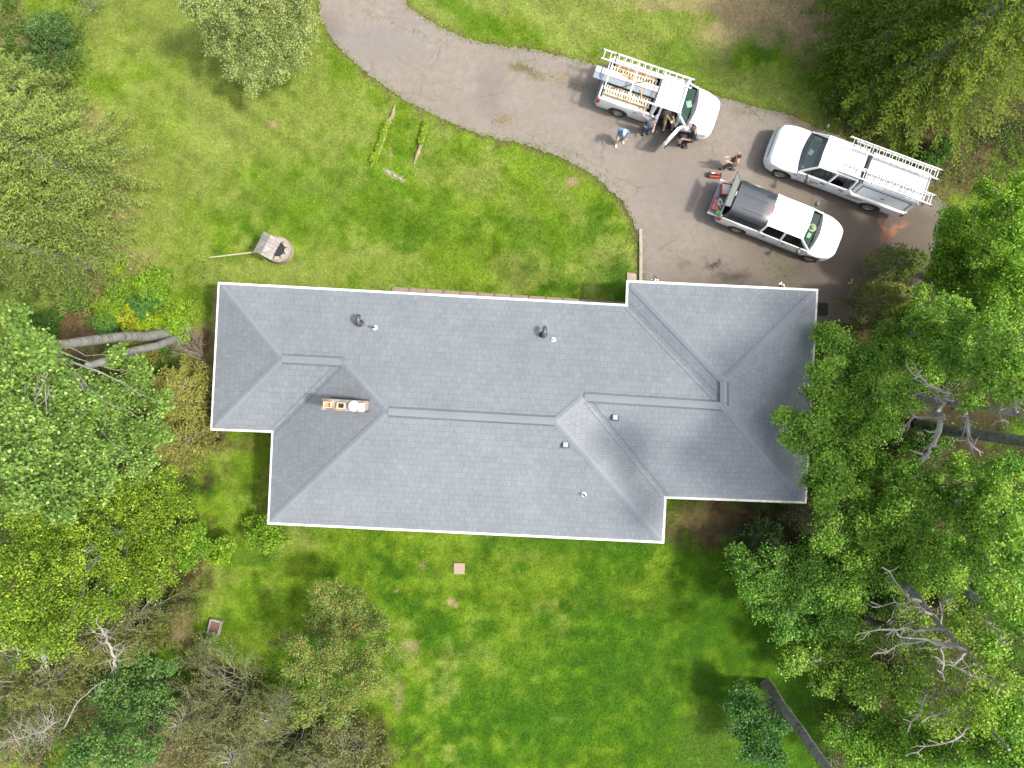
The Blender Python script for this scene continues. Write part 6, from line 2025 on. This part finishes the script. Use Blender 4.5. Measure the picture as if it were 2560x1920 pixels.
conifer("young_cedar", "scruffy brown-green cedar, the larger one tucked under the poplars by the drive", (1890, 590), 3.8, 1.15, np.array((.035, .06, .015)), np.array((.10, .145, .035)), 48, 38, .2, per=4, group="small scruffy cedars by the drive", tipcol=(.15, .16, .05), bare=.35)
conifer("young_cedar", "thin cedar sprig at the roof's south-east corner", (1705, 1095), 4.2, .9, np.array((.05, .055, .025)), np.array((.12, .125, .055)), 49, 50, .15, per=3, group="small scruffy cedars by the drive", bare=.4)
conifer("young_cedar", "dark cedar at the edge of the back lawn under the south poplars", (1625, 1170), 3.2, 1.7, np.array((.02, .04, .015)), np.array((.05, .085, .03)), 50, 55, .2, per=4, group="small scruffy cedars by the drive", bare=.3)
# forest-floor shrubs under the grove
for i, (x, y, hh, rr, lb) in enumerate([(2020, 330, 1.0, .9, "low green shrub in the brown clearing beneath the cedars"), (2000, 960, 2.0, 1.6, "dark green undergrowth bush beneath the pale snag"), (1960, 860, 2.2, 1.6, "dark green undergrowth bush between the roof and the snag"), (1900, 1300, 1.6, 1.7, "dark green undergrowth bush below the pale mottled trunk"),
                                         (1960, 1480, 1.8, 1.9, "dark green undergrowth bush under the bottom right poplars"), (2100, 1300, 2.0, 2.0, "dark green undergrowth bush at the right edge, lower half"), (2060, 760, 2.0, 1.8, "dark green undergrowth bush at the right edge above the snag")]):
    broadleaf("undergrowth_bush", lb, (x, y), hh, [(x, y, rr * 28, hh * .6), (x + 20, y - 15, rr * 18, hh * .7), (x - 18, y + 14, rr * 18, hh * .5)], (0.03, 0.075, 0.014), (0.08, 0.15, 0.03), 60 + i, dens=22, tr=.04, twig=.2, group="undergrowth bushes in the grove", cat="bush")

# ---- left side
LG = "trees along the west edge"
ASP = [(82, 742, 30, 10.6), (105, 770, 30, 10.4), (55, 735, 30, 10.8), (30, 690, 34), (70, 760, 55), (30, 830, 60), (120, 820, 60), (60, 910, 70), (150, 900, 70), (200, 830, 45), (235, 880, 55), (290, 845, 48), (300, 800, 30), (260, 940, 60), (180, 980, 70), (90, 1000, 70), (20, 990, 60), (330, 930, 48), (350, 870, 30), (300, 1000, 42), (220, 1040, 45), (130, 1060, 50), (40, 1070, 50), (5, 760, 40), (130, 1110, 30), (250, 770, 26)]
def mk_trunk2(): pass
broadleaf("aspen_tree", "large bright green aspen with two thick grey stems leaning west", (378, 722), 12, ASP, (0.060, 0.125, 0.028), (0.165, 0.255, 0.070), 71, dens=52, sr=.16, nl=17, L=.115, W=.10, zmin=6, tr=.24, twig=.45, group=LG, bark='bark_pale', trunk_to=(78, 746, 9.4), limb_t=.97, tip=((.33, .42, .16), .05))
bare_trunk("second grey aspen stem, the one below the larger stem by the house", (392, 728, 0), (190, 790, 7.5), .19, .13, 'bark_pale', 72, group=LG)
broadleaf("birch_tree", "yellow-green birch filling the left edge below the aspen", (325, 1085), 10, [(60, 1140, 60), (130, 1150, 60), (200, 1120, 55), (280, 1090, 60), (340, 1110, 55), (390, 1090, 34, 4), (30, 1220, 60), (110, 1230, 65), (190, 1200, 65), (270, 1180, 65), (350, 1170, 50), (400, 1160, 30, 3.5), (40, 1300, 60), (110, 1320, 60), (180, 1290, 60), (260, 1260, 60), (330, 1240, 50), (60, 1390, 50), (130, 1390, 45), (10, 1360, 40), (300, 1050, 40), (370, 1035, 36, 4), (230, 1320, 35)], (0.05, 0.115, 0.010), (0.18, 0.265, 0.03), 73, dens=60, sr=.15, nl=19, L=.095, W=.06, zmin=3.2, tr=.2, twig=.15, group=LG, tip=((.38, .40, .08), .06), jit=.32)
SA, SB = np.array((0.06, 0.095, 0.022)), np.array((0.215, 0.28, 0.085))
SG = "spruces along the west edge"
conifer("spruce_tree", "pale grey-green spruce with drooping boughs, its bare lower trunk showing", (190, 520), 12, 3.1, SA, SB, 81, 50, .36, per=5, group=SG, tipcol=(.26, .31, .10), bare=.1, twmat='twig_pale', bark='bark_grey')
conifer("spruce_tree", "pale grey-green spruce at the left edge above the bare-trunked one", (205, 395), 11, 3.3, SA, SB, 82, 50, .36, per=5, group=SG, tipcol=(.28, .32, .12), bare=.1, twmat='twig_pale', bark='bark_grey')
conifer("spruce_tree", "smaller pale spruce at the left edge, closest to the top corner clearing", (110, 265), 8, 2.3, SA, SB, 83, 52, .36, per=5, group=SG, tipcol=(.25, .29, .11), bark='bark_grey')
conifer("spruce_tree", "dull spruce with a pale bare trunk, right above the leafy groundcover", (205, 578), 10, 2.4, SA * .75, SB * .75, 84, 24, .4, per=4, group=SG, tipcol=(.19, .21, .07), bare=.5, z0=2.2, twmat='twig_pale', bark='twig_pale')
conifer("juniper_tree", "scraggly olive juniper between the aspen and the house wall", (435, 850), 4.6, 1.7, np.array((.10, .11, .03)), np.array((.26, .25, .08)), 85, 60, .12, per=4, group="olive junipers by the west wall", tipcol=(.27, .27, .08), bare=.45, twmat='twig_pale', z0=.8)
conifer("juniper_tree", "scraggly olive juniper below the first, next to the back lawn", (430, 945), 4.2, 1.6, np.array((.09, .10, .03)), np.array((.22, .215, .07)), 86, 60, .12, per=4, group="olive junipers by the west wall", tipcol=(.24, .24, .08), bare=.35, twmat='twig_grey', z0=.6)
conifer("juniper_tree", "thin olive juniper top poking through beside the larger aspen stem", (330, 765), 3.0, .8, np.array((.10, .11, .03)), np.array((.22, .22, .06)), 87, 60, .1, per=3, group="olive junipers by the west wall", bare=.3, z0=.6)
bare_shrub("dead_shrub", "pale bare twigs spreading beside the west wall, over the aspen roots", (440, 775), 1.9, .8, 88, 'twig_pale', 10, 4, L0=.5, aim=(-.3, .35, -.15), rad=.016)
# leafy groundcover bushes below the spruces
for i, (x, y, rr, zz, a_, b_2, lb) in enumerate([
    (330, 620, 50, .7, (.08, .165, .018), (.19, .30, .035), "fresh green fern-like bush, the largest in the bed by the spruces"), (265, 625, 42, .55, (.07, .14, .018), (.17, .26, .035), "mid green bush left of the largest in the bed"),
    (385, 680, 34, .5, (.09, .17, .018), (.2, .3, .03), "green bush nearest the house's north-west corner"), (300, 690, 26, .5, (.17, .23, .012), (.29, .31, .025), "bright yellow bush in the middle of the bed"), (345, 705, 28, .45, (.15, .25, .015), (.27, .37, .03), "lime bush beside the bright yellow one"),
    (240, 665, 30, .4, (.10, .19, .015), (.2, .3, .03), "yellow-green bush at the bed's left end"), (320, 660, 22, .6, (.04, .12, .03), (.08, .18, .05), "dark green bush hugging the yellow one"), (390, 715, 24, .5, (.1, .2, .02), (.2, .32, .03), "small lime bush by the aspen stems"),
    (250, 570, 20, .45, (.12, .22, .015), (.24, .33, .03), "lime bush alone above the bed, by the tan grass"), (155, 640, 34, .5, (.035, .10, .012), (.08, .17, .03), "dark green bush beneath the dull spruce"), (240, 700, 14, .4, (.05, .13, .02), (.1, .2, .04), "small green bush on the brown litter above the boulder"), (100, 700, 40, .6, (.03, .08, .012), (.07, .14, .03), "dark bush at the left edge beneath the spruces"),
    (345, 740, 18, .3, (.04, .11, .02), (.09, .18, .04), "small dark green bush at the foot of the aspen")]):
    broadleaf("leafy_bush", lb, (x, y), .9, [(x, y, rr, zz * .6), (x - rr * .5, y + rr * .3, rr * .6, zz * .45), (x + rr * .5, y - rr * .25, rr * .6, zz * .5), (x + rr * .3, y + rr * .5, rr * .5, zz * .4)], a_, b_2, 100 + i, dens=60, sr=.10, nl=12, L=.13, W=.05, tr=.02, twig=.1, group="leafy bushes in the bed west of the lawn", cat="bush", up=1.6, flat=.35)

# ---- top tree, top-left thicket
broadleaf("olive_tree", "dense grey-green tree cut by the top edge, left of the driveway", (575, 95), 7, [(430, 10, 40), (480, 50, 50), (540, 40, 60), (600, 50, 60), (650, 30, 45), (500, 100, 48), (560, 110, 55), (620, 100, 50), (665, 75, 30), (540, 160, 40), (590, 150, 40), (640, 130, 34), (545, 195, 18, 2.4), (470, 5, 50), (560, -10, 60), (640, -10, 50), (440, 60, 22, 3), (455, 105, 18, 3), (500, 150, 22, 2.6), (400, -5, 26)],
          (0.10, 0.145, 0.045), (0.26, 0.31, 0.13), 121, dens=80, sr=.13, nl=20, L=.10, W=.035, zmin=2.2, tr=.2, twig=.3, bark='bark_dark', group="trees along the driveway", elong=0, jit=.3, tip=((.40, .42, .26), .12))
conifer("dark_shrub", "dark blue-green low conifer at the top left corner", (130, 95), 1.8, 1.3, np.array((.035, .08, .025)), np.array((.10, .17, .06)), 122, 70, .1, per=4, group="low conifers in the top left thicket", cat="shrub", z0=.1)
conifer("dark_shrub", "dark low conifer just above the spruces, left edge", (110, 170), 1.6, 1.1, np.array((.04, .08, .025)), np.array((.11, .17, .06)), 123, 70, .1, per=4, group="low conifers in the top left thicket", cat="shrub", z0=.1)
bare_shrub("dead_shrub", "thin twiggy shrub at the top edge in the left thicket", (205, 15), 1.2, .5, 124, 'twig_grey', 7, 3, ((.09, .14, .05), (.18, .24, .09), .08, .04, .1))

# ---- small bushes at the south-west
SWG = "small bushes south-west of the house"
broadleaf("maple_sapling", "fresh green bush at the house's south-west corner", (583, 1148), 1.8, [(575, 1140, 36, 1.1), (560, 1165, 26, 1.0), (600, 1160, 28, 1.0), (545, 1130, 16, .8), (590, 1120, 20, 1.2), (575, 1185, 12, .8)], (.08, .16, .015), (.18, .29, .03), 131, dens=60, sr=.11, nl=12, tr=.03, twig=.1, group=SWG, cat="bush")
broadleaf("maple_sapling", "small bright sapling between the birch and the corner bush", (478, 1185), 1.8, [(478, 1188, 24, 1.2), (490, 1172, 14, 1.2), (468, 1205, 14, 1.0), (500, 1180, 8, 1.2)], (.10, .19, .015), (.21, .32, .03), 132, dens=60, sr=.1, nl=11, tr=.02, twig=.1, group=SWG, cat="bush")
broadleaf("maple_sapling", "leafy sapling touching the birch at the lawn's west edge", (425, 1185), 2.4, [(420, 1180, 30, 1.7), (440, 1175, 18, 1.6), (405, 1205, 22, 1.5), (425, 1140, 22, 1.6), (400, 1225, 14, 1.3)], (.065, .15, .016), (.15, .27, .03), 133, dens=60, sr=.11, nl=12, L=.12, W=.06, tr=.03, twig=.1, group=SWG, cat="bush")
broadleaf("pale_sapling", "wispy pale sapling drooping beside the square planter", (470, 1372), 1.2, [(445, 1388, 14, .8), (425, 1400, 9, .8), (460, 1378, 10, .7), (410, 1410, 6, .7)], (.16, .20, .07), (.32, .36, .2), 134, dens=50, sr=.08, nl=7, L=.08, W=.03, tr=.015, twig=1.5, group=SWG, cat="bush")

# ---- bottom left wood
BG = "trees in the south-west wood"
broadleaf("hawthorn_tree", "olive hawthorn tree with reddish shoots on the back lawn", (745, 1330), 5, [(700, 1290, 40, 3.2), (760, 1300, 42, 3), (690, 1350, 48), (750, 1360, 55), (800, 1340, 40), (820, 1400, 34), (650, 1400, 40), (700, 1420, 55), (770, 1430, 50), (640, 1450, 36), (690, 1490, 50), (750, 1500, 50), (620, 1380, 22, 2.8), (800, 1470, 34), (660, 1540, 36), (730, 1550, 34), (725, 1265, 16, 3), (590, 1390, 12, 2.6), (830, 1350, 16, 2.8)],
          (0.060, 0.125, 0.025), (0.19, 0.25, 0.075), 141, dens=80, sr=.12, nl=18, L=.085, W=.04, zmin=2, zmax=4.8, tr=.14, twig=.3, bark='bark_dark', group=BG, tip=((.34, .15, .08), .10), jit=.3)
broadleaf("alder_tree", "teal green tree at the bottom left, greenest in the wood", (350, 1440), 9, [(290, 1420, 30), (250, 1450, 36), (330, 1430, 28), (280, 1490, 44), (220, 1500, 40), (340, 1490, 30), (360, 1520, 22), (240, 1560, 48), (310, 1560, 44), (190, 1610, 45), (260, 1630, 50), (320, 1620, 34), (360, 1560, 24), (170, 1650, 30), (370, 1440, 14)], (.045, .105, .03), (.12, .21, .07), 142, dens=52, sr=.16, nl=17, zmin=2.5, tr=.15, twig=.2, group=BG)
conifer("cedar_tree", "dusky cedar below the birch, by the brown dirt path", (345, 1300), 6.5, 2.4, np.array((.045, .06, .02)), np.array((.13, .145, .05)), 143, 42, .25, per=4, group=BG, tipcol=(.17, .18, .07), bare=.3)
conifer("cedar_tree", "dusky cedar behind the teal green tree at the left edge", (260, 1370), 7, 2.4, np.array((.05, .065, .02)), np.array((.14, .15, .055)), 144, 38, .25, per=4, group=BG, tipcol=(.18, .18, .07), bare=.35)
conifer("cedar_tree", "dark cedar left of the teal green tree", (200, 1440), 6.5, 2.2, np.array((.045, .06, .02)), np.array((.11, .125, .045)), 145, 36, .25, per=4, group=BG, bare=.35)
BRL = ((.06, .075, .025), (.175, .20, .075), .10, .028, .07)
for i, (x, y, hh, rr, lb, lf_) in enumerate([
    (450, 1500, 3.0, 1.4, "grey-brown twiggy shrub below the dirt patch", BRL), (530, 1480, 3.2, 1.4, "grey-brown twiggy shrub left of the hawthorn", BRL), (560, 1560, 3.4, 1.5, "pale olive shrub with many bare limbs below the hawthorn", BRL), (480, 1590, 3.4, 1.5, "straw-coloured twiggy shrub at the bottom edge", ((.10, .095, .04), (.24, .215, .10), .10, .045, .13)),
    (400, 1570, 3.2, 1.3, "straw-brown twiggy shrub next to the teal green tree", ((.09, .085, .035), (.21, .19, .085), .10, .045, .13)), (640, 1590, 3.2, 1.4, "olive-brown shrub at the bottom edge under the hawthorn", BRL), (720, 1600, 3.0, 1.3, "olive-brown shrub at the bottom edge, second from the lawn", BRL), (785, 1600, 2.8, 1.2, "pale olive shrub at the bottom edge bordering the lawn", ((.09, .10, .035), (.2, .205, .08), .10, .045, .13)),
    (620, 1500, 2.6, 1.1, "brown twiggy shrub under the hawthorn's left side", BRL), (80, 1480, 4.2, 1.5, "grey bare thicket with rust-coloured leaves at the bottom left corner", ((.22, .10, .045), (.35, .17, .08), .10, .05, .05))]):
    if i % 2 or i == 9:
        bare_shrub("twiggy_shrub", lb, (x, y), hh, rr, 150 + i, 'twig_pale' if i % 3 else 'twig_grey', 16, 5, lf_, group="twiggy shrubs in the south-west wood", leafn=6 if i < 9 else 1, rad=.032, L0=.5, splay=1.3)
    else:
        conifer("larch_shrub", lb, (x, y), hh * 1.05, rr * 1.25, np.array(lf_[0]) * .9, np.array(lf_[1]), 150 + i, 38, .05, needle=(.09, .02), per=3, group="twiggy shrubs in the south-west wood", bare=.45, z0=.4, twmat='twig_pale', cat="shrub", shape=.6, tipcol=tuple(np.array(lf_[1]) * 1.35), twp=.9, rise=.55)


def snag(label, pts, rad, seed, twigs=26, L=.7, group="bleached dead boughs in the south-west wood"):
    r = random.Random(seed); P = [dp(*p) for p in pts]
    B = dp(pts[0][0] - 12, pts[0][1] + 8, 0); root = thing("dead_bough", label, "dead branch", (B.x, B.y, 0), 0, group)
    Q = []
    for a, b2 in zip(P, P[1:]): Q += crooked(a - Vector((B.x, B.y, 0)), b2 - Vector((B.x, B.y, 0)), 4, .04, r)[:-1]
    Q.append(P[-1] - Vector((B.x, B.y, 0)))
    mb = MB().tube([Vector((0, 0, 0)), Q[0]], [rad * .9, rad * .7], 6).tube(Q, [rad * (1 - .6 * k / (len(Q) - 1)) for k in range(len(Q))], 6)
    for _ in range(twigs):
        k = r.randrange(1, len(Q)); d = Vector((r.gauss(0, 1), r.gauss(0, 1), r.gauss(0, .4))).normalized(); l_ = L * r.uniform(.3, 1.1)
        p1 = Q[k] + d * l_; mb.tube(crooked(Q[k], p1, 3, .1, r), [rad * .35, rad * .28, rad * .2, .004], 4)
        for _ in range(2): mb.tube(crooked(p1.lerp(Q[k], .4), p1 + Vector((r.gauss(0, .25), r.gauss(0, .25), .05)), 2, .1, r), [rad * .2, rad * .12, .003], 3)
    mb.build("bare_wood", M['twig_pale'], root)


snag("bleached crooked bough between the birch and the teal tree", [(250, 1440, 6), (240, 1400, 6.2), (225, 1370, 6.4), (208, 1345, 6.5)], .06, 161)
snag("bleached bough spreading at the left edge below the birch", [(100, 1440, 7), (90, 1410, 7), (50, 1405, 7.2), (5, 1400, 7.4)], .06, 162)
snag("fan of bleached twigs near the bottom left corner", [(120, 1560, 6), (95, 1580, 6), (60, 1590, 6.2), (20, 1600, 6.4)], .03, 163, 60, .8)
snag("thin dead branch reaching up from the bottom left twigs", [(140, 1570, 6), (165, 1520, 6.3), (210, 1480, 6.6), (228, 1472, 6.7)], .03, 164, 6, .3)
# dense low cover on the wood floor: ground plants, uncountable
def cover(name, label, rects, n, L, W, cA, cB, h):
    C = []
    g = np.random.default_rng(len(label))
    for (x0, y0, x1, y1, w) in rects:
        m_ = int(n * w); xs = g.uniform(x0, x1, m_) + g.normal(size=m_) * 14; ys = g.uniform(y0, y1, m_) + g.normal(size=m_) * 14
        k = CAM_H / FPX
        C.append(np.stack([(xs * DK - 1280) * k, (960 - ys * DK) * k, g.uniform(0, h, m_)], -1))
    C = np.vstack(C)
    msk = fbm(C[:, 0], C[:, 1], 1.2, 71) > .5 + .06 * g.normal(size=len(C))
    C = C[msk]; m_ = len(C)
    t = g.random((m_, 1))
    o = leaves(name, C, g.normal(size=(m_, 3)), g.normal(size=(m_, 3)) * .5 + np.array((0, 0, 1.2)), L * g.uniform(.6, 1.3, m_), W * g.uniform(.6, 1.3, m_), (np.array(cA) * (1 - t) + np.array(cB) * t) * g.uniform(.7, 1.3, (m_, 1)), M['leaf'])
    tagp(o, label, kind="stuff")


cover("ground_cover", "low leafy plants on the shaded wood floors", [(1760, 700, 2212, 1659, 1.0), (0, 560, 440, 760, .12), (0, 760, 420, 1659, .8), (400, 1440, 840, 1659, .25), (1840, 240, 2212, 400, .12), (0, 0, 170, 180, .16)], 60000, .10, .06, (.03, .075, .014), (.10, .175, .03), .25)
